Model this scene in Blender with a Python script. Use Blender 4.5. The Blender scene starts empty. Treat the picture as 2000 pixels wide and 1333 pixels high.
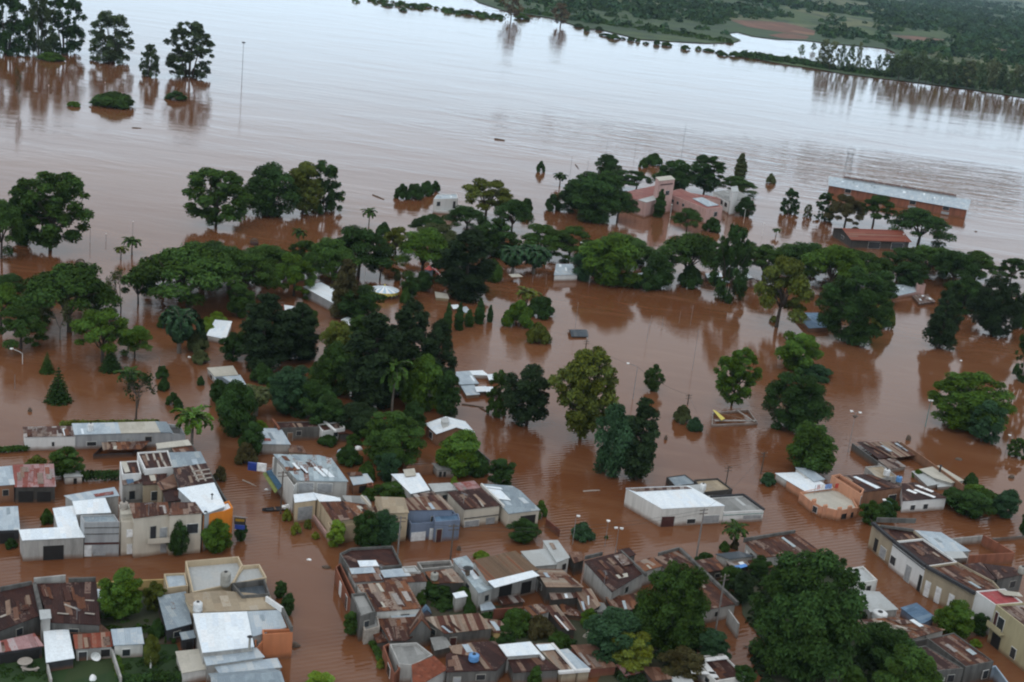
import bpy, bmesh, math, random
import numpy as np
from mathutils import Vector, Matrix
scene = bpy.context.scene
COL = scene.collection
R_ = math.radians
# ------------------------------------------------------------------ camera
CAM_H, FPX, PITCH, ROLL = 100.0, 2560.0, 17.35, 6.5      # height over the flood, focal length in photo pixels, angles
th, ph = R_(PITCH), R_(ROLL)
FW = Vector((0, math.cos(th), -math.sin(th)))
_r0, _u0 = Vector((1, 0, 0)), Vector((0, math.sin(th), math.cos(th)))
RT = math.cos(ph) * _r0 + math.sin(ph) * _u0
UP = -math.sin(ph) * _r0 + math.cos(ph) * _u0
cd = bpy.data.cameras.new('camera'); cam = bpy.data.objects.new('camera', cd); COL.objects.link(cam)
cam.matrix_world = Matrix(((RT.x, UP.x, -FW.x, 0), (RT.y, UP.y, -FW.y, 0), (RT.z, UP.z, -FW.z, CAM_H), (0, 0, 0, 1)))
cd.sensor_width = 36; cd.lens = FPX / 2000 * 36; cd.clip_start = 1; cd.clip_end = 60000
scene.camera = cam
# ------------------------------------------------------------------ sky, sun, exposure
SUN_EL, SUN_AZ = 52, 200
scene.view_settings.view_transform = 'Standard'; scene.view_settings.look = 'None'
scene.view_settings.exposure = 0.0; scene.view_settings.gamma = 1.0
scene.render.engine = 'CYCLES'
scene.cycles.use_denoising = True
scene.cycles.max_bounces = 6; scene.cycles.diffuse_bounces = 2; scene.cycles.glossy_bounces = 3
scene.cycles.volume_bounces = 0; scene.cycles.transparent_max_bounces = 4
scene.cycles.filter_width = 2.1
scene.cycles.sample_clamp_indirect = 4
w = bpy.data.worlds.new("World"); scene.world = w; w.use_nodes = True
nt = w.node_tree; N = nt.nodes; L = nt.links; N.clear()
out = N.new('ShaderNodeOutputWorld'); bg = N.new('ShaderNodeBackground'); bg.inputs[1].default_value = 0.1
sky = N.new('ShaderNodeTexSky'); sky.sky_type = 'NISHITA'; sky.sun_disc = False
sky.sun_elevation = R_(SUN_EL); sky.sun_rotation = R_(SUN_AZ); sky.air_density = 1.2; sky.dust_density = 2.0
tc = N.new('ShaderNodeTexCoord'); sep = N.new('ShaderNodeSeparateXYZ'); L.new(tc.outputs['Generated'], sep.inputs[0])
ramp = N.new('ShaderNodeValToRGB'); L.new(sep.outputs['Z'], ramp.inputs[0])        # overcast layer by elevation
e = ramp.color_ramp.elements
e[0].position = 0.0; e[0].color = (.60, .75, .88, 1)
e[1].position = 0.10; e[1].color = (.555, .69, .81, 1)
for p_, c_ in ((.19, (.455, .51, .565, 1)), (.29, (.415, .45, .475, 1)), (.5, (.40, .43, .455, 1)), (1.0, (.385, .405, .43, 1))):
    q = e.new(p_); q.color = c_
mp = N.new('ShaderNodeMapping'); mp.inputs['Scale'].default_value = (1.6, 1.6, 6); L.new(tc.outputs['Generated'], mp.inputs[0])
cn = N.new('ShaderNodeTexNoise'); cn.inputs['Scale'].default_value = 1.1; cn.inputs['Detail'].default_value = 2; L.new(mp.outputs[0], cn.inputs[0])
cr = N.new('ShaderNodeMapRange'); L.new(cn.outputs[0], cr.inputs[0])
for i_, v_ in ((1, .3), (2, .72), (3, 18.6), (4, 22.6)): cr.inputs[i_].default_value = v_
vm = N.new('ShaderNodeVectorMath'); vm.operation = 'SCALE'; L.new(ramp.outputs[0], vm.inputs[0]); L.new(cr.outputs[0], vm.inputs['Scale'])
mx = N.new('ShaderNodeMix'); mx.data_type = 'RGBA'; mx.inputs[0].default_value = .95
L.new(sky.outputs[0], mx.inputs[6]); L.new(vm.outputs[0], mx.inputs[7])
L.new(mx.outputs[2], bg.inputs[0]); L.new(bg.outputs[0], out.inputs[0])
sd = bpy.data.lights.new('sun', 'SUN'); sd.energy = 0.6; sd.angle = R_(20); sd.color = (1, .96, .9)
so = bpy.data.objects.new('sun', sd); COL.objects.link(so)
so.rotation_euler = (R_(90 - SUN_EL), 0, R_(180 - SUN_AZ))
# ------------------------------------------------------------------ pixel of the photo -> point of the place, and back
def P(px, py, z=0.0):
    d = FPX * FW + (px - 1000) * RT - (py - 666.5) * UP
    return Vector((0, 0, CAM_H)) + d * ((z - CAM_H) / d.z)
def proj(v):
    q = v - Vector((0, 0, CAM_H)); k = FPX / q.dot(FW)
    return 1000 + q.dot(RT) * k, 666.5 - q.dot(UP) * k
def mpp(px, py):
    return (P(px, py) - Vector((0, 0, CAM_H))).dot(FW) / FPX
def hz(px, py, hp):
    lo, hi = 0.0, 60.0
    for _ in range(30):
        m = (lo + hi) / 2; v = P(px, py, m); b = proj(Vector((v.x, v.y, 0)))
        if math.hypot(b[0] - px, b[1] - py) < hp: lo = m
        else: hi = m
    return lo
def up_m(px, py, hp):
    """metres of height that show as hp photo pixels above the base pixel"""
    lo, hi = 0.0, 120.0; b = P(px, py)
    for _ in range(30):
        m = (lo + hi) / 2; t = proj(Vector((b.x, b.y, m)))
        if math.hypot(t[0] - px, t[1] - py) < hp: lo = m
        else: hi = m
    return lo
# ------------------------------------------------------------------ objects
def tag(o, label=None, cat=None, group=None, kind=None):
    if label: o['label'] = label
    if cat: o['category'] = cat
    if group: o['group'] = group
    if kind: o['kind'] = kind
    return o
def empty(name, loc, rz=0.0, label=None, cat=None, group=None):
    o = bpy.data.objects.new(name, None); COL.objects.link(o); o.location = loc; o.rotation_euler = (0, 0, rz)
    o.empty_display_size = .5
    return tag(o, label, cat, group)
def link(name, me, parent=None):
    o = bpy.data.objects.new(name, me); COL.objects.link(o)
    if parent: o.parent = parent
    return o
class MB:
    """collects shapes and links them as one mesh object"""
    def __init__(s): s.v = []; s.f = []; s.uv = {}
    def face(s, pts, uv=None):
        b = len(s.v); s.v += [tuple(p) for p in pts]; s.f.append(list(range(b, b + len(pts))))
        if uv: s.uv[len(s.f) - 1] = uv
    def box(s, c, sx, sy, sz, rz=0.0):
        ca, sa = math.cos(rz), math.sin(rz); b = len(s.v)
        for z in (-.5, .5):
            for x, y in ((-.5, -.5), (.5, -.5), (.5, .5), (-.5, .5)):
                X, Y = x * sx, y * sy
                s.v.append((c[0] + X * ca - Y * sa, c[1] + X * sa + Y * ca, c[2] + z * sz))
        for q in ((3, 2, 1, 0), (4, 5, 6, 7), (0, 1, 5, 4), (1, 2, 6, 5), (2, 3, 7, 6), (3, 0, 4, 7)): s.f.append([b + i for i in q])
    def tube(s, pts, rad, n=6, cap=True):
        pts = [Vector(p) for p in pts]; rings = []
        for i, p in enumerate(pts):
            d = (pts[min(i + 1, len(pts) - 1)] - pts[max(i - 1, 0)]).normalized()
            a = d.cross(Vector((0, 0, 1)) if abs(d.z) < .95 else Vector((1, 0, 0))).normalized(); bb = d.cross(a)
            r = rad[i] if isinstance(rad, (list, tuple)) else rad
            st = len(s.v)
            for k in range(n):
                t = 2 * math.pi * k / n; s.v.append(tuple(p + r * (math.cos(t) * a + math.sin(t) * bb)))
            rings.append(st)
        for a0, b0 in zip(rings, rings[1:]):
            for k in range(n): s.f.append([a0 + k, a0 + (k + 1) % n, b0 + (k + 1) % n, b0 + k])
        if cap:
            s.f.append([rings[0] + k for k in range(n)][::-1]); s.f.append([rings[-1] + k for k in range(n)])
    def lathe(s, c, prof, n=20):
        st = len(s.v)
        for r, z in prof:
            for k in range(n):
                t = 2 * math.pi * k / n; s.v.append((c[0] + r * math.cos(t), c[1] + r * math.sin(t), c[2] + z))
        for i in range(len(prof) - 1):
            for k in range(n):
                a = st + i * n; s.f.append([a + k, a + (k + 1) % n, a + n + (k + 1) % n, a + n + k])
        s.f.append([st + k for k in range(n)][::-1]); s.f.append([st + (len(prof) - 1) * n + k for k in range(n)])
    def prism(s, poly, z0, z1):
        n = len(poly); b = len(s.v)
        for z in (z0, z1):
            for i, p in enumerate(poly): s.v.append((p[0], p[1], z[i] if isinstance(z, (list, tuple)) else z))
        for i in range(n): s.f.append([b + i, b + (i + 1) % n, b + n + (i + 1) % n, b + n + i])
        s.f.append([b + i for i in range(n)][::-1]); s.f.append([b + n + i for i in range(n)])
    def mesh(s, name, mat, smooth=False):
        me = bpy.data.meshes.new(name); me.from_pydata(s.v, [], s.f); me.update()
        if s.uv:
            ul = me.uv_layers.new(name='UVMap')
            for fi, uvs in s.uv.items():
                for k, li in enumerate(me.polygons[fi].loop_indices): ul.data[li].uv = uvs[k]
        if mat: me.materials.append(mat)
        bm = bmesh.new(); bm.from_mesh(me); bmesh.ops.recalc_face_normals(bm, faces=bm.faces); bm.to_mesh(me); bm.free()
        if smooth:
            for p in me.polygons: p.use_smooth = True
        return me
    def build(s, name, mat, parent=None, smooth=False):
        return link(name, s.mesh(name, mat, smooth), parent)
# ------------------------------------------------------------------ materials
def newmat(name):
    m = bpy.data.materials.new(name); m.use_nodes = True; t = m.node_tree
    return m, t.nodes, t.links, t.nodes['Principled BSDF']
def mixc(N, L, f, a, b):
    m = N.new('ShaderNodeMix'); m.data_type = 'RGBA'
    for sock, v in ((m.inputs[0], f), (m.inputs[6], a), (m.inputs[7], b)):
        if hasattr(v, 'links'): L.new(v, sock)
        elif isinstance(v, (int, float)): sock.default_value = v
        else: sock.default_value = (*v, 1)
    return m.outputs[2]
def mathn(N, L, op, a, b=0.0, c=None):
    m = N.new('ShaderNodeMath'); m.operation = op
    for i, v in enumerate((a, b) if c is None else (a, b, c)):
        if hasattr(v, 'links'): L.new(v, m.inputs[i])
        else: m.inputs[i].default_value = v
    return m.outputs[0]
def noise(N, L, vec, scale, detail=4, rough=.55, dist=0.0):
    n = N.new('ShaderNodeTexNoise'); n.inputs['Scale'].default_value = scale; n.inputs['Detail'].default_value = detail
    n.inputs['Roughness'].default_value = rough; n.inputs['Distortion'].default_value = dist
    if vec is not None: L.new(vec, n.inputs['Vector'])
    return n.outputs[0]
def step(N, L, v, lo, hi, a=0.0, b=1.0):
    m = N.new('ShaderNodeMapRange'); L.new(v, m.inputs[0])
    for i, x in ((1, lo), (2, hi), (3, a), (4, b)): m.inputs[i].default_value = x
    return m.outputs[0]
def scaled(N, L, vec, s):
    m = N.new('ShaderNodeMapping'); m.inputs['Scale'].default_value = s; L.new(vec, m.inputs[0]); return m.outputs[0]
MATS = {}
def wall_mat(key, col, dirt=.35, rough=.85):
    """painted or bare plaster with rain streaks and a tide of mud near the water"""
    m, N, L, b = newmat('wall_' + key)
    g = N.new('ShaderNodeNewGeometry').outputs['Position']
    n1 = noise(N, L, scaled(N, L, g, (.8, .8, .12)), 1.0, 6, .65)
    n2 = noise(N, L, g, .35, 5, .6)
    dark = tuple(c * .32 + .012 for c in col)
    f = mathn(N, L, 'MULTIPLY', step(N, L, n1, .42, .72), dirt * 1.5)
    c1 = mixc(N, L, f, col, dark)
    c2 = mixc(N, L, step(N, L, n2, .5, .75, 0, dirt * .9), c1, tuple(c * .75 + .03 for c in col))
    s = N.new('ShaderNodeSeparateXYZ'); L.new(g, s.inputs[0])
    mud = mathn(N, L, 'ADD', s.outputs[2], mathn(N, L, 'MULTIPLY', n2, -.9))
    c3 = mixc(N, L, step(N, L, mud, -.30, .45, .8, 0), c2, (.16, .075, .04))
    L.new(c3, b.inputs['Base Color']); b.inputs['Roughness'].default_value = rough; b.inputs['Specular IOR Level'].default_value = .15
    bp = N.new('ShaderNodeBump'); bp.inputs['Strength'].default_value = .25; bp.inputs['Distance'].default_value = .05
    L.new(noise(N, L, g, 3.0, 6, .7), bp.inputs['Height']); L.new(bp.outputs[0], b.inputs['Normal'])
    MATS[key] = m; return m
def roof_mat(key, ca, cb, cc, pb=.4, pc=.15, sheet=.85, length=3.2, rough=.6, corr=.35, blot=1.0, spec=.12, hv=(.8, 1.15)):
    """sheets laid side by side: each sheet keeps or loses its coat; blotches of rust run across them"""
    m, N, L, b = newmat('roof_' + key)
    uv = N.new('ShaderNodeUVMap').outputs[0]; oi = N.new('ShaderNodeObjectInfo')
    s = N.new('ShaderNodeSeparateXYZ'); L.new(uv, s.inputs[0]); u, v = s.outputs[0], s.outputs[1]
    rnd = mathn(N, L, 'MULTIPLY', oi.outputs['Random'], 97.0)
    iu = mathn(N, L, 'FLOOR', mathn(N, L, 'DIVIDE', u, sheet))
    iv = mathn(N, L, 'FLOOR', mathn(N, L, 'ADD', mathn(N, L, 'DIVIDE', v, length), mathn(N, L, 'MULTIPLY', iu, .37)))
    cb3 = N.new('ShaderNodeCombineXYZ'); L.new(iu, cb3.inputs[0]); L.new(iv, cb3.inputs[1]); L.new(rnd, cb3.inputs[2])
    wn = N.new('ShaderNodeTexWhiteNoise'); wn.noise_dimensions = '3D'; L.new(cb3.outputs[0], wn.inputs[0])
    sw = N.new('ShaderNodeSeparateColor'); L.new(wn.outputs['Color'], sw.inputs[0])
    off = N.new('ShaderNodeCombineXYZ'); L.new(u, off.inputs[0]); L.new(v, off.inputs[1]); L.new(rnd, off.inputs[2])
    nz = noise(N, L, scaled(N, L, off.outputs[0], (1.0, .45, 1)), .55, 6, .65)
    nf = noise(N, L, off.outputs[0], 2.6, 5, .7)
    k1 = mathn(N, L, 'ADD', sw.outputs[0], mathn(N, L, 'MULTIPLY', mathn(N, L, 'SUBTRACT', nz, .5), 2.2 * blot))
    c1 = mixc(N, L, step(N, L, k1, 1.0 - pb - .1, 1.0 - pb + .1), ca, cb)
    k2 = mathn(N, L, 'ADD', sw.outputs[1], mathn(N, L, 'MULTIPLY', mathn(N, L, 'SUBTRACT', nf, .5), 1.2 * blot))
    c2 = mixc(N, L, step(N, L, k2, 1.0 - pc - .04, 1.0 - pc + .04), c1, cc)
    ns = noise(N, L, scaled(N, L, off.outputs[0], (3.2, .28, 1)), 1.0, 4, .7)
    c2 = mixc(N, L, step(N, L, ns, .60, .68, 0, .7 * min(1, pc * 6)), c2, cc)
    c3 = mixc(N, L, step(N, L, nf, .35, .75, .0, .45), c2, tuple(x * .5 for x in ca))
    hsv = N.new('ShaderNodeHueSaturation'); L.new(c3, hsv.inputs['Color'])
    L.new(step(N, L, sw.outputs[2], 0, 1, *hv), hsv.inputs['Value'])
    L.new(hsv.outputs[0], b.inputs['Base Color']); b.inputs['Roughness'].default_value = rough; b.inputs['Specular IOR Level'].default_value = spec
    wv = mathn(N, L, 'SINE', mathn(N, L, 'MULTIPLY', u, 2 * math.pi / .28))
    seam = mathn(N, L, 'LESS_THAN', mathn(N, L, 'FRACT', mathn(N, L, 'DIVIDE', u, sheet)), .12)
    hgt = mathn(N, L, 'ADD', mathn(N, L, 'MULTIPLY', wv, .5), mathn(N, L, 'ADD', mathn(N, L, 'MULTIPLY', seam, 1.5), mathn(N, L, 'MULTIPLY', nf, 2.0)))
    bp = N.new('ShaderNodeBump'); bp.inputs['Strength'].default_value = corr; bp.inputs['Distance'].default_value = .06
    L.new(hgt, bp.inputs['Height']); L.new(bp.outputs[0], b.inputs['Normal'])
    MATS[key] = m; return m
def plain_mat(key, col, rough=.6, var=.25, metal=0.0):
    m, N, L, b = newmat(key)
    g = N.new('ShaderNodeNewGeometry').outputs['Position']
    n = noise(N, L, g, 1.3, 5, .65)
    L.new(mixc(N, L, step(N, L, n, .35, .7, 0, 1), tuple(min(1, c * (1 + var)) for c in col), tuple(c * (1 - var) for c in col)), b.inputs['Base Color'])
    b.inputs['Roughness'].default_value = rough; b.inputs['Metallic'].default_value = metal
    MATS[key] = m; return m
for k_, c_, d_ in (('white', (.64, .63, .60), 0.28), ('whiteclean', (.70, .70, .69), 0.15), ('stain', (.40, .39, .37), 0.5), ('cream', (.55, .50, .42), 0.2),
                   ('beige', (.52, .42, .29), 0.22), ('grey', (.36, .37, .38), 0.35), ('dark', (.07, .065, .06), .5), ('brick', (.26, .10, .06), .5),
                   ('orange', (.68, .22, .03), .15), ('terracotta', (.50, .19, .09), .25), ('salmon', (.58, .29, .18), .25), ('blue', (.17, .21, .29), .25), ('ochre', (.50, .36, .16), .35),
                   ('yellow', (.42, .37, .23), .3), ('tan', (.36, .30, .215), 0.3), ('pink', (.55, .36, .33), .3), ('concrete', (.135, .13, .122), .7),
                   ('charcoal', (.05, .05, .055), .5), ('paleblue', (.34, .42, .50), .25), ('brown', (.25, .13, .08), .4), ('brickdark', (.17, .06, .04), .5)):
    wall_mat(k_, c_, d_)
roof_mat('maroon', (.040, .017, .015), (.058, .023, .018), (.20, .13, .105), .35, .07)
roof_mat('rust', (.062, .024, .017), (.13, .048, .024), (.27, .19, .15), .45, .16)
roof_mat('rustbright', (.085, .032, .02), (.21, .085, .04), (.33, .26, .21), .5, .2)
roof_mat('stripe', (.10, .038, .026), (.29, .205, .15), (.36, .30, .24), .5, .15, sheet=.5, length=30, blot=.12)
roof_mat('patch', (.08, .035, .026), (.24, .18, .15), (.40, .37, .35), .55, .25)
roof_mat('pinkrust', (.25, .075, .06), (.36, .22, .22), (.42, .36, .36), .45, .15)
roof_mat('zinc', (.84, .90, .94), (.78, .86, .93), (.88, .91, .93), .3, .15, rough=.5, corr=.15, blot=.5, hv=(.94, 1.04))
roof_mat('galv', (.24, .29, .33), (.30, .36, .40), (.42, .46, .47), .4, .08, rough=.5, hv=(.94, 1.04))
roof_mat('galvlight', (.40, .47, .53), (.48, .55, .60), (.58, .61, .62), .4, .12, rough=.5, hv=(.94, 1.04))
roof_mat('galvrust', (.33, .40, .44), (.42, .49, .52), (.22, .09, .05), .4, .10, rough=.55)
roof_mat('creamflat', (.52, .49, .42), (.46, .43, .36), (.58, .55, .48), .3, .1, sheet=1.6, corr=.1, hv=(.94, 1.04))
roof_mat('tanflat', (.33, .26, .18), (.38, .31, .22), (.46, .40, .32), .4, .1, sheet=1.2, corr=.15)
roof_mat('greyflat', (.30, .30, .29), (.24, .24, .23), (.36, .36, .35), .4, .1, sheet=1.6, corr=.15)
roof_mat('paleflat', (.46, .48, .48), (.42, .43, .42), (.52, .52, .50), .3, .1, sheet=1.6, corr=.1, hv=(.94, 1.04))
roof_mat('tile', (.22, .062, .032), (.18, .055, .03), (.27, .10, .06), .4, .1, sheet=.4, length=.4, corr=.6)
roof_mat('tilebrown', (.17, .11, .07), (.22, .14, .09), (.30, .10, .05), .45, .08, sheet=.3, length=30, corr=.9, blot=.4)
roof_mat('redroof', (.27, .095, .08), (.31, .12, .10), (.36, .2, .17), .4, .1)
roof_mat('redpaint', (.36, .07, .075), (.40, .09, .09), (.42, .14, .13), .3, .05, corr=.15)
roof_mat('redrust', (.20, .048, .030), (.25, .08, .05), (.30, .20, .15), .45, .14, sheet=.6, length=30, blot=.3)
roof_mat('bluemetal', (.10, .17, .26), (.14, .22, .32), (.20, .28, .36), .4, .1)
roof_mat('slate', (.07, .085, .10), (.09, .105, .12), (.13, .14, .15), .4, .1)
roof_mat('brownroof', (.15, .075, .05), (.20, .11, .075), (.30, .2, .15), .4, .08)
for k_, c_, r_ in (('opening', (.012, .011, .011), .8), ('glass', (.03, .035, .04), .15), ('framewhite', (.6, .6, .58), .6), ('doorgrey', (.28, .29, .30), .6),  # opening: near-black colour for the shade seen inside doorways
                   ('doorwhite', (.62, .63, .64), .5), ('doormaroon', (.06, .018, .016), .6), ('timber', (.18, .10, .06), .8), ('bark', (.055, .042, .032), .95), ('barkpale', (.16, .14, .12), .95),
                   ('steel', (.22, .23, .24), .5), ('poleconc', (.20, .18, .17), .8), ('polewood', (.09, .065, .05), .9), ('lampwhite', (.8, .8, .78), .4), ('lampgreen', (.09, .20, .18), .5),
                   ('tankwhite', (.62, .63, .63), .5), ('tankgrey', (.30, .29, .26), .7), ('tankblue', (.10, .25, .50), .4), ('wire', (.03, .03, .03), .6), ('black', (.015, .015, .017), .6),
                   ('red', (.42, .05, .04), .5), ('signblue', (.02, .045, .24), .5), ('signyellow', (.24, .14, .015), .5), ('plasticwhite', (.8, .8, .8), .4), ('tarpblue', (.08, .25, .62), .5),
                   ('yellowpaint', (.62, .52, .12), .6), ('clothblue', (.16, .26, .52), .8), ('clothpink', (.6, .42, .42), .8), ('stone', (.34, .30, .26), .9), ('signgreen', (.1, .3, .12), .5), ('driftwood', (.10, .07, .05), .9), ('awninggreen', (.19, .22, .05), .7), ('awningblue', (.03, .09, .16), .7)):
    plain_mat(k_, c_, r_)
def leaf_mat():
    m, N, L, b = newmat('foliage')
    oi = N.new('ShaderNodeObjectInfo'); at = N.new('ShaderNodeAttribute'); at.attribute_name = 'tone'
    s = N.new('ShaderNodeSeparateColor'); L.new(at.outputs['Color'], s.inputs[0])
    h = N.new('ShaderNodeHueSaturation'); L.new(oi.outputs['Color'], h.inputs['Color'])
    L.new(step(N, L, s.outputs[0], 0, 1, .45, 1.6), h.inputs['Value']); L.new(step(N, L, s.outputs[1], 0, 1, .47, .53), h.inputs['Hue'])
    L.new(step(N, L, s.outputs[1], 0, 1, 1.1, .8), h.inputs['Saturation'])
    L.new(h.outputs[0], b.inputs['Base Color']); b.inputs['Roughness'].default_value = .7
    b.inputs['Specular IOR Level'].default_value = .04
    MATS['leaf'] = m
leaf_mat()
def water_mat():
    m, N, L, b = newmat('flood_water')
    g = N.new('ShaderNodeNewGeometry').outputs['Position']
    flow = N.new('ShaderNodeMapping'); flow.inputs['Rotation'].default_value = (0, 0, R_(9)); L.new(g, flow.inputs[0]); fl = flow.outputs[0]
    sil = noise(N, L, scaled(N, L, fl, (.006, .022, 1)), 1.0, 5, .6, .6)       # streaks of silt along the current
    sil2 = noise(N, L, scaled(N, L, fl, (.03, .13, 1)), 1.0, 5, .65, .8)
    c = mixc(N, L, step(N, L, sil, .35, .7), (.144, .053, .022), (.182, .078, .037))
    c = mixc(N, L, step(N, L, sil2, .5, .72, 0, .55), c, (.215, .105, .056))
    L.new(c, b.inputs['Base Color']); b.inputs['Roughness'].default_value = .04; b.inputs['IOR'].default_value = 1.333
    sp = N.new('ShaderNodeSeparateXYZ'); L.new(fl, sp.inputs[0])
    # the fast river beyond the shore trees is rough, the flooded streets only shiver
    river = step(N, L, sp.outputs[1], 330, 430)
    seam = mathn(N, L, 'MULTIPLY', step(N, L, mathn(N, L, 'ABSOLUTE', mathn(N, L, 'SUBTRACT', sp.outputs[1], 700)), 20, 110, 1, 0), step(N, L, sp.outputs[0], -190, -20))
    patch = step(N, L, noise(N, L, scaled(N, L, fl, (.012, .03, 1)), 1.0, 3, .5), .4, .62)
    r1 = noise(N, L, scaled(N, L, fl, (.55, 1.3, 1)), 1.0, 4, .6)
    r2 = noise(N, L, scaled(N, L, fl, (.09, .26, 1)), 1.0, 4, .6, .4)
    r3 = noise(N, L, scaled(N, L, fl, (.035, .11, 1)), 1.0, 4, .62, .8)
    wv = N.new('ShaderNodeTexWave'); wv.inputs['Scale'].default_value = .3; wv.inputs['Distortion'].default_value = 2.6; wv.inputs['Detail'].default_value = 3; wv.inputs['Detail Scale'].default_value = 1.4
    rot = N.new('ShaderNodeMapping'); rot.inputs['Rotation'].default_value = (0, 0, R_(62)); L.new(g, rot.inputs[0]); L.new(rot.outputs[0], wv.inputs[0])
    lane = step(N, L, noise(N, L, scaled(N, L, g, (.02, .012, 1)), 1.0, 2, .5), .40, .55)
    calm = step(N, L, sp.outputs[1], 300, 380, 1, 0)
    town = mathn(N, L, 'ADD', mathn(N, L, 'MULTIPLY', r1, .006), mathn(N, L, 'MULTIPLY', calm, mathn(N, L, 'MULTIPLY', mathn(N, L, 'MULTIPLY', wv.outputs[0], lane), .026)))
    riv = mathn(N, L, 'ADD', mathn(N, L, 'MULTIPLY', r2, mathn(N, L, 'ADD', mathn(N, L, 'MULTIPLY', patch, .014), .030)), mathn(N, L, 'MULTIPLY', r1, .010))
    sea = mathn(N, L, 'MULTIPLY', r3, mathn(N, L, 'ADD', mathn(N, L, 'MULTIPLY', seam, 1.2), mathn(N, L, 'MULTIPLY', mathn(N, L, 'MULTIPLY', river, patch), .16)))
    h = mathn(N, L, 'ADD', mathn(N, L, 'ADD', town, mathn(N, L, 'MULTIPLY', riv, river)), sea)
    bp = N.new('ShaderNodeBump'); bp.inputs['Strength'].default_value = 1.0; bp.inputs['Distance'].default_value = 1.0
    L.new(h, bp.inputs['Height']); L.new(bp.outputs[0], b.inputs['Normal'])
    MATS['water'] = m
water_mat()
def land_mat(key, cols, sc=.004):
    m, N, L, b = newmat(key)
    g = N.new('ShaderNodeNewGeometry').outputs['Position']
    vo = N.new('ShaderNodeTexVoronoi'); vo.inputs['Scale'].default_value = 1.0; L.new(scaled(N, L, g, (sc, sc * .55, 0)), vo.inputs['Vector'])
    s = N.new('ShaderNodeSeparateColor'); L.new(vo.outputs['Color'], s.inputs[0])
    c = mixc(N, L, step(N, L, s.outputs[0], .35, .5), cols[0], cols[1]); c = mixc(N, L, step(N, L, s.outputs[1], .8, .82), c, cols[2])
    c = mixc(N, L, step(N, L, noise(N, L, scaled(N, L, g, (.02, .012, 0)), 1.0, 6, .65), .45, .62), c, cols[3])
    c = mixc(N, L, step(N, L, noise(N, L, scaled(N, L, g, (.09, .09, 0)), 1.0, 4, .65), .5, .75, 0, .6), c, tuple(x * .6 for x in cols[3]))
    L.new(c, b.inputs['Base Color']); b.inputs['Roughness'].default_value = .95
    MATS[key] = m
land_mat('farmland', ((.036, .072, .020), (.058, .095, .024), (.12, .13, .05), (.020, .044, .017)))
land_mat('clay', ((.19, .085, .052), (.15, .065, .04), (.22, .11, .065), (.11, .055, .032)), .02)
land_mat('lawn', ((.018, .045, .009), (.024, .056, .011), (.03, .05, .012), (.012, .03, .007)), .2)
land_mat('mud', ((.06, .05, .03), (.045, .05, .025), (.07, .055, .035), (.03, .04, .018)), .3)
land_mat('palefield', ((.30, .36, .20), (.34, .38, .24), (.36, .36, .24), (.26, .32, .18)), .002)
# ------------------------------------------------------------------ water, far shore, hills, haze
m_ = MB(); m_.face([(-9000, -400, 0), (9000, -400, 0), (9000, 16000, 0), (-9000, 16000, 0)])
tag(m_.build('water', MATS['water']), 'brown flood water over river and streets', 'water', kind='structure')
m_ = MB(); m_.face([(-9000, -400, -3), (9000, -400, -3), (9000, 16000, -3), (-9000, 16000, -3)])
tag(m_.build('ground', MATS['mud']), 'ground drowned under the flood', 'ground', kind='structure')
def sheet(name, pts, z, mat, label, cat, dens=None):
    from mathutils.geometry import tessellate_polygon
    me = bpy.data.meshes.new(name); vs = [Vector((p[0], p[1], z)) for p in pts]; tris = []
    for t in tessellate_polygon([vs]):
        q, r, s = (vs[i] for i in t)
        tris.append(t if (r - q).cross(s - q).z > 0 else t[::-1])
    me.from_pydata([tuple(v) for v in vs], [], [tuple(t) for t in tris]); me.materials.append(mat)
    return tag(link(name, me), label, cat, kind='structure')
SHORE = [(905, -14), (935, 6), (985, 22), (1052, 33), (1075, 36), (1133, 54), (1185, 62), (1250, 78), (1310, 82), (1380, 86), (1432, 84), (1448, 80), (1430, 72), (1424, 66), (1440, 64), (1470, 72), (1520, 78), (1570, 80), (1610, 85), (1640, 88), (1690, 92), (1735, 97), (1748, 104), (1750, 118), (1744, 130), (1752, 158)]
spit_back = [(1425, 103), (1450, 104), (1500, 108), (1560, 116), (1590, 122), (1640, 132), (1690, 140), (1733, 138), (1780, 142)]
spit_front = [(1780, 161), (1700, 152), (1650, 146), (1590, 135), (1540, 128), (1500, 121), (1455, 112), (1425, 106)]
right_front = [(1800, 164), (1900, 177), (2000, 192), (2120, 212), (2300, 243)]
pts = [Vector((-900, 6000, 0)), Vector((-600, 3400, 0))] + [P(*q) for q in SHORE] + [P(*q) for q in right_front] + [Vector((2500, 900, 0)), Vector((9000, 900, 0)), Vector((9000, 6000, 0))]
sheet('land', pts, .7, MATS['farmland'], 'green farmland across the river', 'land')
sheet('land', [P(*q) for q in spit_back + spit_front], .55, MATS['farmland'], 'narrow spit between river and inlet', 'land')
hm = bpy.data.meshes.new('hills'); nx, ny = 90, 60; vs = []; fs = []
for j in range(ny):
    for i in range(nx):
        x = -2500 + 11500 * i / (nx - 1); y = 2300 + 12700 * (j / (ny - 1)) ** 1.4; d = max(0, (y - 2300))
        z = -.5 + 3.2 * (1 if j else 0) + d * .0042 * (1 + .5 * math.sin(x * .0011 + y * .0007) + .35 * math.sin(x * .0031 - y * .0013)) + min(d, 400) / 400 * 4 * math.sin(x * .006 + y * .004)
        vs.append((x, y, z if j else -.5))
for j in range(ny - 1):
    for i in range(nx - 1): fs.append((j * nx + i, j * nx + i + 1, (j + 1) * nx + i + 1, (j + 1) * nx + i))
hm.from_pydata(vs, [], fs); hm.materials.append(MATS['farmland'])
for p in hm.polygons: p.use_smooth = True
tag(link('hills', hm), 'low green hills fading to blue', 'hills', kind='structure')
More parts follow.
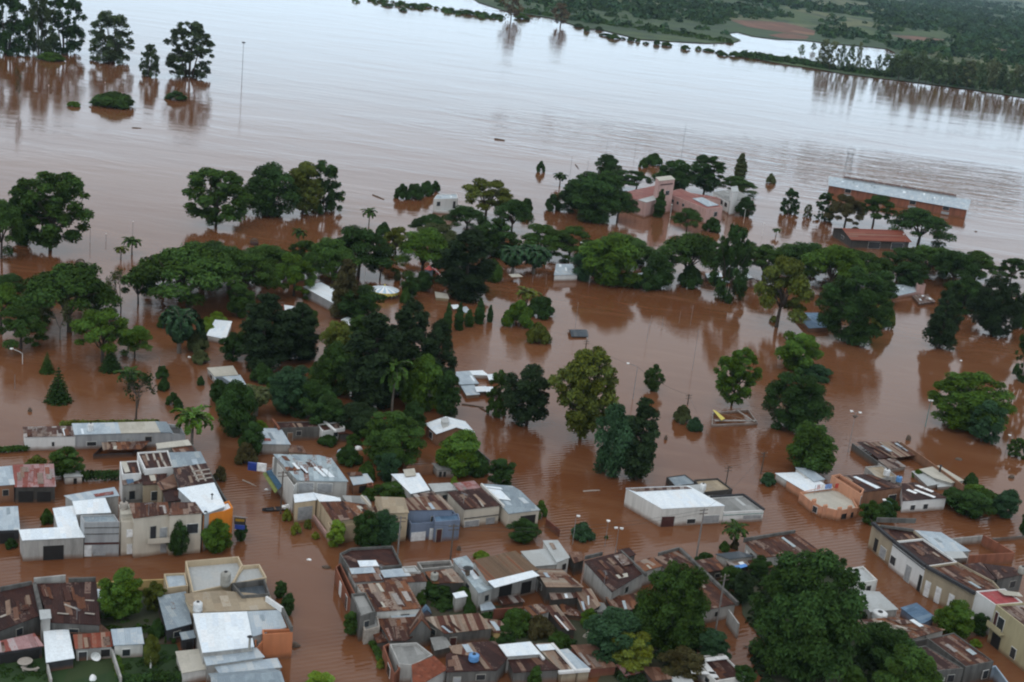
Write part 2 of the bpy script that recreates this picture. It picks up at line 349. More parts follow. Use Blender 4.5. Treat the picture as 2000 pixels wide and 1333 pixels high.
def hill_z(x, y):
    if y < 2300: return .7
    d = y - 2300
    return max(.7, -.5 + 3.2 + d * .0042 * (1 + .5 * math.sin(x * .0011 + y * .0007) + .35 * math.sin(x * .0031 - y * .0013)) + min(d, 400) / 400 * 4 * math.sin(x * .006 + y * .004))
for nm, q, z, mt, lb in (('field', [(1425, 40), (1480, 42), (1530, 45), (1560, 52), (1592, 62), (1590, 70), (1550, 68), (1500, 60), (1460, 54)], .75, 'clay', 'bare red clay slope above the inlet'),
                         ('field', [(1500, 70), (1530, 66), (1580, 72), (1575, 78), (1530, 77)], .76, 'clay', 'strip of clay along the inlet shore'),
                         ('field', [(1740, 70), (1790, 72), (1848, 76), (1842, 81), (1780, 80)], .77, 'clay', 'narrow clay strip behind the far trees'),
                         ('field', [(1925, 96), (1968, 96), (1972, 104), (1935, 104)], .78, 'clay', 'small orange clearing among far trees')):
    sheet(nm, [P(*a) for a in q], z, MATS[mt], lb, 'field')
def haze():
    m = bpy.data.materials.new('haze_air'); m.use_nodes = True; t = m.node_tree; t.nodes.clear()
    o = t.nodes.new('ShaderNodeOutputMaterial'); v = t.nodes.new('ShaderNodeVolumePrincipled')
    v.inputs['Color'].default_value = (.62, .84, 1, 1); v.inputs['Density'].default_value = HAZE; t.links.new(v.outputs[0], o.inputs['Volume'])
    b = MB(); b.box((0, 7800, 108), 18400, 17000, 224); ob = b.build('haze', m)
    tag(ob, 'thin blue haze over river and hills', 'haze', kind='stuff')
HAZE = 0.000032
# ------------------------------------------------------------------ trees: trunk + crown of leaf clumps, one prototype per habit
rng = np.random.default_rng(7)
def quads_mesh(name, cen, nrm, size, tone, asp=1.5):
    """one small leaf clump per centre"""
    n = len(cen); t = rng.normal(size=(n, 3)); a = np.cross(nrm, t); a /= np.linalg.norm(a, axis=1)[:, None] + 1e-9
    b = np.cross(nrm, a); s = (size * rng.uniform(.6, 1.35, n))[:, None]
    a = a * s * asp / 2; b = b * s / 2; k = nrm * s * .18
    v = np.stack([cen - a - b * .55, cen - b * .2 - k + a * .1, cen + a * .6 - b * .5, cen + a + b * .2 + k, cen + b, cen - a * .7 + b * .5], 1).reshape(-1, 3)
    me = bpy.data.meshes.new(name); nv = n * 6
    me.vertices.add(nv); me.vertices.foreach_set('co', v.astype(np.float32).ravel())
    me.loops.add(nv); me.loops.foreach_set('vertex_index', np.arange(nv, dtype=np.int32))
    me.polygons.add(n); me.polygons.foreach_set('loop_start', np.arange(0, nv, 6, dtype=np.int32))
    me.update(calc_edges=True)
    ca = me.color_attributes.new('tone', 'FLOAT_COLOR', 'FACE' if False else 'POINT')
    cc = np.ones((n, 6, 4), np.float32); cc[:, :, 0] = tone[:, None]; cc[:, :, 1] = rng.uniform(0, 1, n)[:, None] * .5 + tone[:, None] * .5
    ca.data.foreach_set('color', cc.ravel()); me.materials.append(MATS['leaf'])
    return me
def leaves(name, blobs, n, size, upb=.45, shell=.3, jit=.75, flat=0.0):
    if name == 'crown' and n > 2000: n, size = int(n * 1.75), size * .74
    B = np.array(blobs, float); vol = (B[:, 3] * B[:, 4] * B[:, 5]) ** .67; pk = rng.choice(len(B), n, p=vol / vol.sum())
    d = rng.normal(size=(n, 3)); d[:, 2] = np.where(rng.random(n) < .5, np.abs(d[:, 2]), d[:, 2]); d /= np.linalg.norm(d, axis=1)[:, None]
    r = 1 - np.abs(rng.normal(size=n)) * shell
    r = np.clip(r, .05, 1.15)[:, None]
    c = B[pk, :3] + d * B[pk, 3:6] * r
    nn = d / B[pk, 3:6]; nn /= np.linalg.norm(nn, axis=1)[:, None]
    nn = nn * .7 + np.array([0, 0, upb]) + rng.normal(size=(n, 3)) * jit * .6; nn /= np.linalg.norm(nn, axis=1)[:, None]
    bt = rng.uniform(0, 1, len(B)); tone = np.clip(bt[pk] * .6 + rng.uniform(0, 1, n) * .4, 0, 1)
    return quads_mesh(name, c, nn, size, tone)
def limb(mb, a, b, r0, r1, bend=.08, n=4):
    a, b = Vector(a), Vector(b); Ln = (b - a).length; pts = []
    o = Vector(rng.normal(size=3)) * Ln * bend
    for i in range(n + 1):
        t = i / n; pts.append(a.lerp(b, t) + o * math.sin(math.pi * t))
    mb.tube(pts, [r0 + (r1 - r0) * i / n for i in range(n + 1)], 6, True)
def proto_U(R=7.0, H=10.0, n=6500, nb=26, dome=.5, big=1.0):      # broad flat crown on spreading limbs
    bl = []; t = MB(); fork = H * .28
    limb(t, (0, 0, -1.5), (.2, .1, fork), .42, .3, .02)
    for i in range(nb):
        q = math.sqrt((i + .5) / nb); a = i * 2.39996 + rng.uniform(-.3, .3); r = R * q * .86
        z = H * (.90 - dome * q ** 2.2) + rng.uniform(-.5, .5) - (.9 if rng.random() < .3 else 0)
        s = R * rng.uniform(.20, .33) * big; bl.append((r * math.cos(a), r * math.sin(a), z, s, s, s * rng.uniform(.38, .62)))
        if i % 3 == 0: bl.append((r * .8 * math.cos(a + .4), r * .8 * math.sin(a + .4), z - H * rng.uniform(.12, .26), s * .8, s * .8, s * .4))
    for i in range(9):
        a = i * 2 * math.pi / 9 + rng.uniform(-.3, .3); r = R * rng.uniform(.45, .85)
        m = (r * .4 * math.cos(a), r * .4 * math.sin(a), H * .5 + rng.uniform(-.4, .6))
        limb(t, (.15, .1, fork - .3), m, .2, .12, .06); limb(t, m, (r * math.cos(a), r * math.sin(a), H * (.86 - dome * (r / R) ** 2.2)), .12, .03, .08)
    return leaves('crown', bl, n, .44, .8, .35), t.mesh('trunk', MATS['bark'], True), 2 * R, H
def proto_R(R=5.0, H=9.0, n=7600, nb=26, low=-.02, size=.40, shell=.32, k=(.2, .40), core=.5, limbs=10):        # full crown of uneven lobes
    bl = []; t = MB(); zc = H * (.5 + low / 2); hz_ = H * (1 - low) / 2; p1, p2, p3 = rng.uniform(0, 6.28, 3)
    limb(t, (0, 0, -1.5), (rng.uniform(-.3, .3), rng.uniform(-.3, .3), H * .42), .36, .2, .05)
    for i in range(nb):
        z = 1 - 2 * (i + .5) / nb; a = i * 2.39996 + rng.uniform(-.5, .5); q = math.sqrt(1 - z * z); s = R * rng.uniform(*k)
        irr = 1 + .20 * math.sin(2 * a + p1) + .14 * math.sin(3 * a + 4 * z + p2) + .10 * math.sin(5 * a - 3 * z + p3)
        f = min(.98, rng.uniform(.55, .90) * irr); top = 1 + .16 * math.sin(a + p3); c = (R * f * q * math.cos(a) * .84, R * f * q * math.sin(a) * .84, max(.3, zc + hz_ * z * min(1.02, rng.uniform(.72, .95) * top)))
        bl.append((*c, s, s * rng.uniform(.8, 1.1), s * rng.uniform(.55, .85)))
        if z > -.6 and i % max(1, nb // limbs) == 0: limb(t, (0, 0, H * rng.uniform(.18, .40)), c, .15, .03, .1)
    if core: bl.append((0, 0, zc, R * core, R * core, hz_ * core * 1.05))
    return leaves('crown', bl, n, size, .85, shell), t.mesh('trunk', MATS['bark'], True), 2 * R * .97, H
def proto_S(R=5.0, H=13.0, n=8200, stems=7, size=.40, nb=120):       # open, several stems fanning out, tufts with gaps between
    bl = []; t = MB(); tips = []
    for i in range(stems):
        a = i * 2.39996 + rng.uniform(-.4, .4); r = R * math.sqrt((i + .6) / stems) * .85; h = H * rng.uniform(.72, .95) * (1 - .22 * (r / R) ** 2)
        tip = Vector((r * math.cos(a), r * math.sin(a), h)); base = Vector((.3 * math.cos(a), .3 * math.sin(a), -1.5)); mid = base.lerp(tip, .5) + Vector((-.12 * tip.x, -.12 * tip.y, h * .1))
        t.tube([base, base.lerp(mid, .5), mid, mid.lerp(tip, .5), tip], [.15, .13, .1, .07, .02], 5)
    k = 0
    while k < nb:
        f = rng.uniform(.03, 1.0); prof = math.sin(math.pi * min(1, .26 + .68 * f)) ** .6; a = rng.uniform(0, 6.283); q = math.sqrt(rng.uniform(.05, 1)); r = R * prof * q * .88
        if (math.sin(a * 3 + f * 7) + math.sin(a * 5 - f * 11)) < -.75: continue
        s = R * rng.uniform(.10, .19); bl.append((r * math.cos(a), r * math.sin(a), H * f * .95, s, s, s * 1.1)); k += 1
    return leaves('crown', bl, n, size, .4, .4), t.mesh('trunk', MATS['bark'], True), 2 * R, H
def proto_K(R=3.2, H=15.0, n=9500, size=.40):      # tall dark column with ragged side plumes
    bl = []; t = MB(); limb(t, (0, 0, -1.5), (.2, 0, H * .92), .34, .06, .015, 6)
    nb = 46
    for i in range(nb):
        f = (i + .5) / nb; z = H * (.06 + .9 * f); a = i * 2.39996 + rng.uniform(-.5, .5); prof = (.62 + .5 * math.sin(min(1, f * 1.25) * math.pi * .62)) * (1 - f ** 3.2 * .85)
        r = R * prof * rng.uniform(.4, .86); s = R * rng.uniform(.3, .46) * (1.12 - .5 * f)
        bl.append((r * math.cos(a), r * math.sin(a), z, s, s, s * rng.uniform(.75, 1.25)))
        if i % 3 == 0: limb(t, (0, 0, z - .6), (r * math.cos(a), r * math.sin(a), z), .08, .02, .05, 2)
    return leaves('crown', bl, n, size, .3, .42), t.mesh('trunk', MATS['bark'], True), 2 * R, H
def proto_C(R=2.6, H=7.0, n=5200):       # layered conifer
    bl = []; t = MB(); limb(t, (0, 0, -1.2), (0, 0, H * .97), .2, .03, .0)
    for k in range(11):
        f = k / 10; z = H * (.06 + .86 * f); rr = R * (1 - f) ** .9 + .12; m = max(4, int(9 * (1 - f) + 3))
        for i in range(m):
            a = 2 * math.pi * i / m + k * .5; L_ = rr * rng.uniform(.85, 1.05)
            for q in (.35, .62, .88): bl.append((L_ * q * math.cos(a), L_ * q * math.sin(a), z - .22 * q * rr + .1, .16 * rr + .12, .16 * rr + .12, .13 + .03 * rr))
    return leaves('crown', bl, n, .26, .5, .4), t.mesh('trunk', MATS['bark'], True), 2 * R, H
def proto_Y(R=.9, H=5.5, n=2600):        # narrow cypress
    bl = []; t = MB(); limb(t, (0, 0, -1.2), (0, 0, H * .8), .12, .04, .0)
    for k in range(12):
        f = (k + .5) / 12; rr = R * (math.sin(math.pi * (.18 + .82 * f) ** .8) * .75 + .2); bl.append((rng.uniform(-.12, .12), rng.uniform(-.12, .12), H * (.02 + .93 * f), rr, rr, H * .075))
    return leaves('crown', bl, n, .26, .3, .25), t.mesh('trunk', MATS['bark'], True), 2 * R, H
def proto_B(R=2.6, H=3.2, n=3600, nb=15, size=.32):      # bush standing in the water
    bl = []; t = MB()
    for i in range(nb):
        q = math.sqrt((i + .3) / nb); a = i * 2.39996 + rng.uniform(-.3, .3); s = R * rng.uniform(.26, .4)
        bl.append((R * .72 * q * math.cos(a), R * .72 * q * math.sin(a), max(.15, H * (.82 - .62 * q ** 2) - s * .4 + rng.uniform(-.2, .2)), s, s, s * .8))
    for i in range(6):
        a = i * 1.05; limb(t, (.1 * math.cos(a), .1 * math.sin(a), -1.2), (R * .45 * math.cos(a), R * .45 * math.sin(a), H * .6), .08, .02, .08, 2)
    return leaves('crown', bl, n, size, .5, .32), t.mesh('stem', MATS['bark'], True), 2 * R, H
def fronds(n, Lf, droop, z0, stem_r, leaflet, up=.9, pairs=14):
    cs, ns, ax = [], [], []; t = MB()
    for i in range(n):
        a = i * 2.39996; el = up - 1.5 * (i / n) * droop + rng.uniform(-.12, .12); L_ = Lf * rng.uniform(.85, 1.1); p = Vector((.12 * math.cos(a), .12 * math.sin(a), z0)); pts = [p.copy()]
        for k in range(pairs):
            e2 = el - (k / pairs) ** 1.4 * 1.5 * droop; stp = L_ / pairs; dr = Vector((math.cos(a) * math.cos(e2), math.sin(a) * math.cos(e2), math.sin(e2))); p = p + dr * stp; pts.append(p.copy())
            side = Vector((-math.sin(a), math.cos(a), 0)); nrm = side.cross(dr)
            if k > 0:
                for sg in (-1, 1):
                    for q in (.3, .7):
                        w_ = leaflet * math.sin(math.pi * min(.95, .15 + k / pairs)) * q; c = p + side * sg * w_ - Vector((0, 0, .25 * w_)) + Vector(rng.normal(size=3)) * .05
                        cs.append(tuple(c)); ns.append(tuple((nrm + side * sg * .35).normalized()))
        t.tube(pts[::3], .035, 4, False)
    return np.array(cs), np.array(ns), t
def proto_P(H=8.0, n=17, Lf=3.2, droop=1.0, leaflet=.7, tr=.2, size=.42, base=1.0, low=False):
    cs, ns, t = fronds(n, Lf, droop, H * .74, .03, leaflet)
    tb = MB(); tb.v, tb.f = t.v, t.f
    tb.tube([(0, 0, -1.5), (.1, 0, H * .25), (.05, .05, H * .5), (0, 0, H * .76)], [tr * base * 1.3, tr, tr * .9, tr * 1.1], 8)
    tone = rng.uniform(0, 1, len(cs))
    return quads_mesh('crown', cs, ns, size, tone, 2.0), tb.mesh('trunk', MATS['barkpale'], True), 2 * Lf * .8, H
def proto_N(R=3.5, H=8.0, n=260, pale=False):       # bare or nearly leafless
    t = MB(); tips = []
    def grow(p, d, L_, r, k):
        e_ = p + d * L_; t.tube([p, p.lerp(e_, .5) + Vector(rng.normal(size=3)) * L_ * .05, e_], [r, r * .8, r * .55], 5, False)
        if k == 0: tips.append(e_); return
        for _ in range(3 if k > 1 else 4):
            q = (d + Vector(rng.normal(size=3)) * .55 + Vector((0, 0, .12))).normalized(); grow(e_, q, L_ * rng.uniform(.6, .82), r * .55, k - 1)
    grow(Vector((0, 0, -1.2)), Vector((.05, 0, 1)), H * .34, .2, 4)
    tp = np.array([tuple(v) for v in tips]); ex = np.abs(tp[:, :2]).max(); hz_ = tp[:, 2].max()
    c = tp[rng.integers(0, len(tp), n)] + rng.normal(size=(n, 3)) * .25; ns = rng.normal(size=(n, 3)); ns /= np.linalg.norm(ns, axis=1)[:, None]
    return quads_mesh('crown', c, ns, .3, rng.uniform(0, .6, n)), t.mesh('trunk', MATS['barkpale' if pale else 'bark'], True), 2 * ex, hz_
def proto_F(R=9.0, H=22.0, n=620, size=1.35):      # tree of the far bank, tall and feathery
    bl = []; t = MB(); limb(t, (0, 0, -1.5), (.4, 0, H * .8), .5, .12, .02, 4)
    for i in range(20):
        f = (i + .5) / 20; a = i * 2.39996; r = R * rng.uniform(.25, .8) * (math.sin(math.pi * (.2 + .75 * f)) * .9 + .1); s = R * rng.uniform(.2, .36); c = (r * math.cos(a), r * math.sin(a), H * (.16 + .8 * f)); bl.append((*c, s, s, s))
        if i % 3 == 0: limb(t, (0, 0, c[2] - 1.5), c, .14, .04, .04, 2)
    return leaves('crown', bl, n, size, .4, .4), t.mesh('trunk', MATS['bark'], False), 2 * R, H
PROTO = {'U': [proto_U(), proto_U(7, 9, 6800, 24, .44), proto_U(6, 10, 6200, 22, .58), proto_U(7, 10, 5600, 18, .48, .95)],
         'R': [proto_R(), proto_R(5, 8, 8000, 34, -.04), proto_R(4.6, 9.5, 7400, 28, .03), proto_R(5.2, 8.5, 7000, 40, 0, .4, .36, (.16, .3), .42), proto_R(4.6, 7.5, 7000, 22, -.05, .4, .3, (.26, .44))],
         'T': [proto_R(7, 14, 9500, 58, .06, .5, .42, (.13, .24), .3, 18), proto_R(7, 13, 9500, 52, .03, .5, .42, (.14, .25), .3, 18)],
         'G': [proto_R(9, 16, 17000, 70, -.05, .48, .34, (.13, .27), .5, 16), proto_R(9, 15, 17000, 76, -.03, .46, .34, (.12, .26), .5, 16)],
         'S': [proto_S(), proto_S(5.5, 12, 8600, 9, .40, 130), proto_S(4.4, 13, 7400, 6, .38, 100)],
         'K': [proto_K(), proto_K(3.6, 15, 10500), proto_K(2.8, 14, 8500)],
         'C': [proto_C()], 'Y': [proto_Y(), proto_Y(.75, 5)],
         'B': [proto_B(), proto_B(2.6, 2.8, 3800, 18), proto_B(2.4, 3.4, 3400, 12)],
         'P': [proto_P(), proto_P(7, 13, 2.8, 1.1)], 'D': [proto_P(6.5, 46, 3.4, 1.25, .6, .3, .42)], 'A': [proto_P(5, 60, 2.4, 1.35, .5, .3, .34)],
         'N': [proto_N(), proto_N(3.5, 8, 420), proto_N(3.2, 8, 900, True)],
         'F': [proto_F(), proto_F(8, 24), proto_F(10, 20), proto_F(7, 22)]}
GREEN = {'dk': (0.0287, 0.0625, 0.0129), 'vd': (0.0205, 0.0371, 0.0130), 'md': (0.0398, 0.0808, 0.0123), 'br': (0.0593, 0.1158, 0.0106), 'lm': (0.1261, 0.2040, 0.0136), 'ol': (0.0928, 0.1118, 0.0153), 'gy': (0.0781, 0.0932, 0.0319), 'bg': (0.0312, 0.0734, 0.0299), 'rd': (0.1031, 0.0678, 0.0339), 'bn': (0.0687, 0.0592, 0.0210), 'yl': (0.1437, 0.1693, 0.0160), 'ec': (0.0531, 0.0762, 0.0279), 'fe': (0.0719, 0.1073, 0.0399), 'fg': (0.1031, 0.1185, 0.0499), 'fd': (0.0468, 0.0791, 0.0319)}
NAMES = {'U': 'umbrella_tree', 'R': 'tree', 'T': 'tree', 'G': 'tree', 'S': 'eucalyptus_tree', 'K': 'tall_dark_tree', 'C': 'conifer_tree', 'Y': 'cypress_tree', 'B': 'bush', 'P': 'palm_tree', 'D': 'date_palm', 'A': 'palm_tree', 'N': 'bare_tree', 'F': 'bank_tree'}
cnt = {}
def tree(px, py, wpx, hpx, sp, col, label, group=None, var=None, z=0.0, rot=None, name=None, lean=0.0):
    base = P(px, py, 0); q = mpp(px, py); h = up_m(px, py, hpx); wm = wpx * q
    k = cnt.get(sp, 0); cnt[sp] = k + 1; pr = PROTO[sp]; cr_, tr_, w0, h0 = pr[k % len(pr) if var is None else var]
    nm = name or NAMES[sp]
    o = empty(nm, (base.x, base.y, z), rot if rot is not None else (k * 2.1 + px * .013) % 6.28, label, 'bush' if sp == 'B' else ('palm' if sp in 'PDA' else 'tree'), group)
    o.scale = (wm / w0, wm / w0, h / h0); o.rotation_euler[1] = lean
    t = link(tr_.name.split('.')[0], tr_, o); c = link('crown', cr_, o)
    g = GREEN[col]; v = random.Random(int(px * 7 + py)).uniform(.85, 1.15); c.color = (g[0] * v, g[1] * v, g[2] * v, 1)
    return o
def hedge(name, a, b, wid, hpx, col, label):
    A, B_ = P(*a), P(*b); h = up_m(*a, hpx); Ln = (B_ - A).length; n = max(3, int(Ln / .7)); bl = []
    for i in range(n + 1):
        p = A.lerp(B_, i / n); bl.append((p.x - A.x, p.y - A.y, h * .5 + rng.uniform(-.1, .1), .6, wid, h * .52))
    me = leaves('hedge', bl, int(700 * Ln / 3 * max(1, h / 1.5)), .3, .5, .3)
    o = link(name, me); o.location = (A.x, A.y, 0); g = GREEN[col]; o.color = (*g, 1); return tag(o, label, 'hedge')
# ------------------------------------------------------------------ the plants of the photograph: base x, base y, width, height (photo pixels), habit, green, label
TREES = [
 # across the first reach of river, upper left
 (14, 106, 100, 128, 'S', 'dk', 'dark eucalyptus cut by the picture edge, upper left corner'),
 (78, 108, 70, 128, 'S', 'ec', 'tall thin eucalyptus behind the low green mound, upper left'),
 (126, 103, 92, 122, 'S', 'dk', 'broad dark eucalyptus leaning over the open river, upper left'),
 (216, 122, 98, 100, 'S', 'ec', 'open eucalyptus with several trunks between dark grove and small sapling'),
 (292, 150, 44, 64, 'S', 'ec', 'small eucalyptus between the two large open ones in the river'),
 (368, 152, 108, 112, 'S', 'ec', 'fan-shaped eucalyptus standing alone nearest the tall lamp mast'),
 (101, 118, 58, 17, 'B', 'br', 'low bright green mound in front of the dark eucalyptus grove'),
 (222, 208, 94, 31, 'B', 'md', 'large drowned shrub dome alone in the river'),
 (345, 195, 47, 19, 'B', 'dk', 'small drowned shrub below the fan-shaped eucalyptus'),
 (145, 208, 31, 11, 'B', 'br', 'tiny bright shrub beside the large drowned shrub dome'),
 (36, 206, 30, 78, 'N', 'gy', 'thin leafless tree alone in the river, far left'),
 (100, 489, 168, 160, 'T', 'md', 'big spreading tree with a fork of dark limbs, left river edge'),
 (47, 478, 70, 108, 'R', 'dk', 'dark tree tucked behind the big spreading tree at left'),
 (2, 505, 92, 122, 'U', 'md', 'ragged light tree cut by the left picture edge'),
 (420, 443, 138, 116, 'T', 'md', 'fullest round tree of the four in the river left of centre'),
 (520, 420, 118, 92, 'R', 'dk', 'dark bushy tree second in the row of four in the river'),
 (590, 418, 84, 98, 'R', 'ol', 'olive-topped tree third in the row of four in the river'),
 (632, 414, 84, 100, 'S', 'dk', 'open crooked tree at the right end of the row of four'),
 (258, 498, 34, 37, 'P', 'md', 'small palm with full dark head, left flooded park'),
 (236, 507, 26, 29, 'P', 'ol', 'small yellowing palm beside its darker taller twin, left park'),
 (720, 442, 28, 38, 'P', 'md', 'lone small palm in the water left of the white hut'),
 (1093, 364, 28, 29, 'P', 'dk', 'drooping dark palm in the river left of the pink building'),
 (584, 480, 27, 36, 'P', 'md', 'squat palm peeking above the umbrella trees, centre left'),
 # park, left third
 (136, 648, 190, 134, 'U', 'md', 'wide umbrella tree on a slim forked trunk, left park'),
 (72, 612, 60, 62, 'U', 'dk', 'small shaded umbrella tree under the wide one at left'),
 (236, 612, 66, 84, 'N', 'gy', 'nearly leafless grey tree behind the leaning umbrella trees', ),
 (270, 594, 74, 72, 'U', 'dk', 'dark umbrella tree right of the leafless grey tree'),
 (190, 618, 92, 60, 'U', 'md', 'small feathery umbrella tree with pale limbs, left park'),
 (2, 640, 96, 86, 'U', 'br', 'bright umbrella tree cut by the left edge of the park'),
 (117, 663, 72, 82, 'N', 'gy', 'bare grey tree on a crooked dark trunk, left park'),
 (40, 682, 104, 92, 'U', 'md', 'layered umbrella tree near a bent lamp at far left'),
 (200, 708, 132, 106, 'U', 'br', 'bright layered umbrella tree in front of the left park grove'),
 (263, 698, 70, 64, 'U', 'br', 'small leaning umbrella tree beside the flooded street'),
 (216, 724, 44, 52, 'C', 'dk', 'dark conifer in front of the bright layered umbrella tree'),
 (365, 600, 216, 118, 'U', 'md', 'largest umbrella tree, spreading limbs over the street bend'),
 (395, 560, 170, 96, 'U', 'dk', 'dark umbrella tree behind the largest one, left of centre'),
 (478, 588, 132, 100, 'U', 'md', 'umbrella tree merging with the largest one on its right'),
 (446, 560, 130, 84, 'U', 'dk', 'umbrella tree filling the gap behind the largest pair'),
 (520, 545, 130, 66, 'U', 'md', 'low umbrella crown behind the bright round-topped tree'),
 (572, 578, 92, 88, 'U', 'br', 'bright round-topped tree on a bare trunk near the pavilion'),
 (590, 525, 70, 58, 'U', 'md', 'small flat tree behind the pavilion grove'),
 (648, 562, 112, 98, 'U', 'md', 'umbrella tree behind the white pavilion roof'),
 (700, 540, 134, 96, 'U', 'dk', 'dark umbrella tree between pavilion and curved street lamp'),
 (772, 498, 68, 58, 'U', 'ol', 'small pale umbrella tree on a crooked trunk above the carousel'),
 (742, 545, 66, 50, 'U', 'md', 'low umbrella tree left above the carousel'),
 (825, 540, 112, 96, 'U', 'br', 'bright umbrella tree behind the red fairground slide'),
 (748, 462, 34, 30, 'B', 'dk', 'small dark shrub at the water edge above the carousel'),
 (838, 462, 76, 42, 'U', 'dk', 'low dark tree below the white river hut'),
 (850, 500, 110, 70, 'U', 'gy', 'greyish umbrella tree behind the tall brown-green tree'),
 (905, 580, 112, 134, 'K', 'vd', 'tall brown-green tree standing at the fairground slide'),
 (948, 430, 120, 82, 'U', 'ol', 'high domed umbrella tree beside the white river hut'),
 (910, 452, 90, 52, 'U', 'dk', 'dark low tree in front of the white river hut'),
 (1000, 455, 80, 66, 'U', 'dk', 'dark umbrella tree right of the high domed one'),
 (960, 500, 104, 70, 'R', 'dk', 'dense dark tree behind the tall brown-green tree'),
 (785, 389, 34, 33, 'B', 'dk', 'leftmost shrub of the dark clump by the white river hut'),
 (808, 389, 40, 34, 'B', 'dk', 'second shrub of the dark clump by the white river hut'),
 (832, 382, 36, 30, 'B', 'dk', 'third shrub of the dark clump by the white river hut'),
 (850, 375, 24, 24, 'B', 'dk', 'rightmost small shrub of the dark clump by the white river hut'),
 (1028, 414, 28, 30, 'B', 'dk', 'round dark bush right of the domed tree, river side'),
 # park, middle
 (1062, 505, 118, 70, 'U', 'md', 'umbrella tree in the middle of the park line'),
 (1112, 500, 92, 60, 'U', 'md', 'umbrella tree left of the white bent lamp, park line'),
 (1000, 535, 58, 58, 'D', 'bg', 'feathery palm left in the palm clump at the pond'),
 (1042, 536, 60, 60, 'D', 'bg', 'feathery palm right in the palm clump at the pond'),
 (962, 548, 44, 44, 'B', 'md', 'mixed shrub between dark tree and palm clump'),
 (1190, 556, 124, 92, 'R', 'br', 'bright bushy tree right of the small grey-roofed kiosk'),
 (1140, 548, 60, 56, 'R', 'bg', 'bluish dark bush tree behind the grey-roofed kiosk'),
 (1215, 510, 120, 56, 'U', 'md', 'umbrella tree crown behind the bright bushy tree'),
 (1340, 552, 136, 98, 'U', 'md', 'umbrella tree with lace-like limbs above the pond wall'),
 (1282, 562, 74, 62, 'R', 'dk', 'dark round tree left of the lace-limbed umbrella tree'),
 (1260, 566, 52, 40, 'B', 'dk', 'dark shrub at the pond edge below the round tree'),
 (1345, 560, 56, 46, 'B', 'dk', 'dark shrub at the pond edge below the lace-limbed tree'),
 (1418, 584, 88, 146, 'S', 'dk', 'tall thin dark tree whose trunk stands in the pond'),
 (1518, 640, 124, 158, 'U', 'ol', 'olive tall tree on two trunks standing in the pond'),
 (1490, 548, 108, 70, 'U', 'md', 'umbrella tree behind the olive tall tree'),
 (1575, 545, 122, 76, 'U', 'dk', 'umbrella tree left below the red-roofed shed'),
 (1622, 568, 130, 90, 'U', 'br', 'broad bright umbrella tree in front of the red-roofed shed'),
 (1690, 560, 104, 72, 'U', 'md', 'umbrella tree right of the broad bright one'),
 (1660, 668, 152, 142, 'G', 'dk', 'massive dark tree at the drowned blue house'),
 (1722, 640, 50, 60, 'B', 'ol', 'olive shrub on the right flank of the massive dark tree'),
 (1752, 548, 112, 66, 'U', 'dk', 'umbrella tree below the right end of the red-roofed shed'),
 (1808, 540, 112, 62, 'U', 'md', 'umbrella tree above the blue-white collapsed roof'),
 (1860, 560, 110, 70, 'U', 'dk', 'dark umbrella tree right of the blue-white roof'),
 (1902, 545, 92, 58, 'U', 'md', 'umbrella tree reaching toward the river, right side'),
 (1972, 556, 64, 56, 'U', 'dk', 'round-headed tree beside the river, right edge'),
 (1715, 590, 76, 60, 'R', 'dk', 'dark bush tree left of the blue-white roof'),
 (1834, 680, 66, 122, 'K', 'vd', 'tall dark narrow tree in the water right of the massive one'),
 (1936, 655, 118, 118, 'G', 'vd', 'dense dark tree block at the right pond edge'),
 (1880, 610, 90, 70, 'R', 'dk', 'shaded tree behind the dense dark block at right'),
 (1998, 744, 56, 132, 'S', 'dk', 'tall ragged tree cut by the right picture edge'),
 (1998, 640, 50, 70, 'R', 'md', 'lighter tree behind the ragged one, right picture edge'),
 (1240, 522, 84, 52, 'U', 'md', 'umbrella crown joining the bright bushy tree and the dark round tree'),
 (1160, 528, 80, 48, 'U', 'dk', 'low dark crown behind the white bent lamp'),
 (876, 548, 86, 60, 'U', 'dk', 'dark crown between red slide and tall brown-green tree'),
 (1455, 528, 86, 56, 'U', 'md', 'umbrella crown right of the tall thin dark tree'),
 (1545, 522, 84, 48, 'U', 'md', 'umbrella crown behind the olive tall tree, shed side'),
 (1650, 536, 96, 52, 'U', 'dk', 'dark low crown directly below the red-roofed shed'),
 (1838, 528, 88, 48, 'U', 'md', 'low umbrella crown above the chimney stack roof'),
 (1395, 522, 76, 52, 'U', 'dk', 'dark crown left of the tall thin dark tree'),
 (612, 545, 80, 54, 'U', 'dk', 'dark crown behind the white pavilion, left part'),
 (668, 520, 84, 56, 'U', 'md', 'umbrella crown behind the white pavilion, right part'),
 (320, 560, 84, 70, 'U', 'dk', 'dark umbrella tree at the left of the largest umbrella group'),
 (170, 590, 80, 54, 'U', 'md', 'umbrella crown behind the wide umbrella tree at left'),
 (15, 585, 80, 50, 'U', 'dk', 'dark flat crown low at the left edge of the park'),
 (1775, 565, 70, 54, 'R', 'dk', 'dark bush tree right behind the blue-white roof'),
 # round the pink building
 (1165, 432, 112, 92, 'R', 'dk', 'dark tree in the middle of the clump left of the pink building'),
 (1206, 432, 72, 60, 'U', 'dk', 'dark low tree touching the pink building on its left'),
 (1118, 415, 70, 60, 'R', 'dk', 'dark tree at the left end of the clump by the pink building'),
 (1078, 411, 36, 36, 'B', 'dk', 'small dark bush left of the clump by the pink building'),
 (1145, 398, 90, 60, 'R', 'dk', 'dark tree at the back of the clump by the pink building'),
 (1186, 345, 52, 42, 'R', 'dk', 'round tree rising behind the clump by the pink building'),
 (1200, 372, 86, 44, 'U', 'dk', 'dark crown row behind the pink building, left part'),
 (1242, 372, 62, 40, 'U', 'dk', 'dark crown row behind the pink building, right part'),
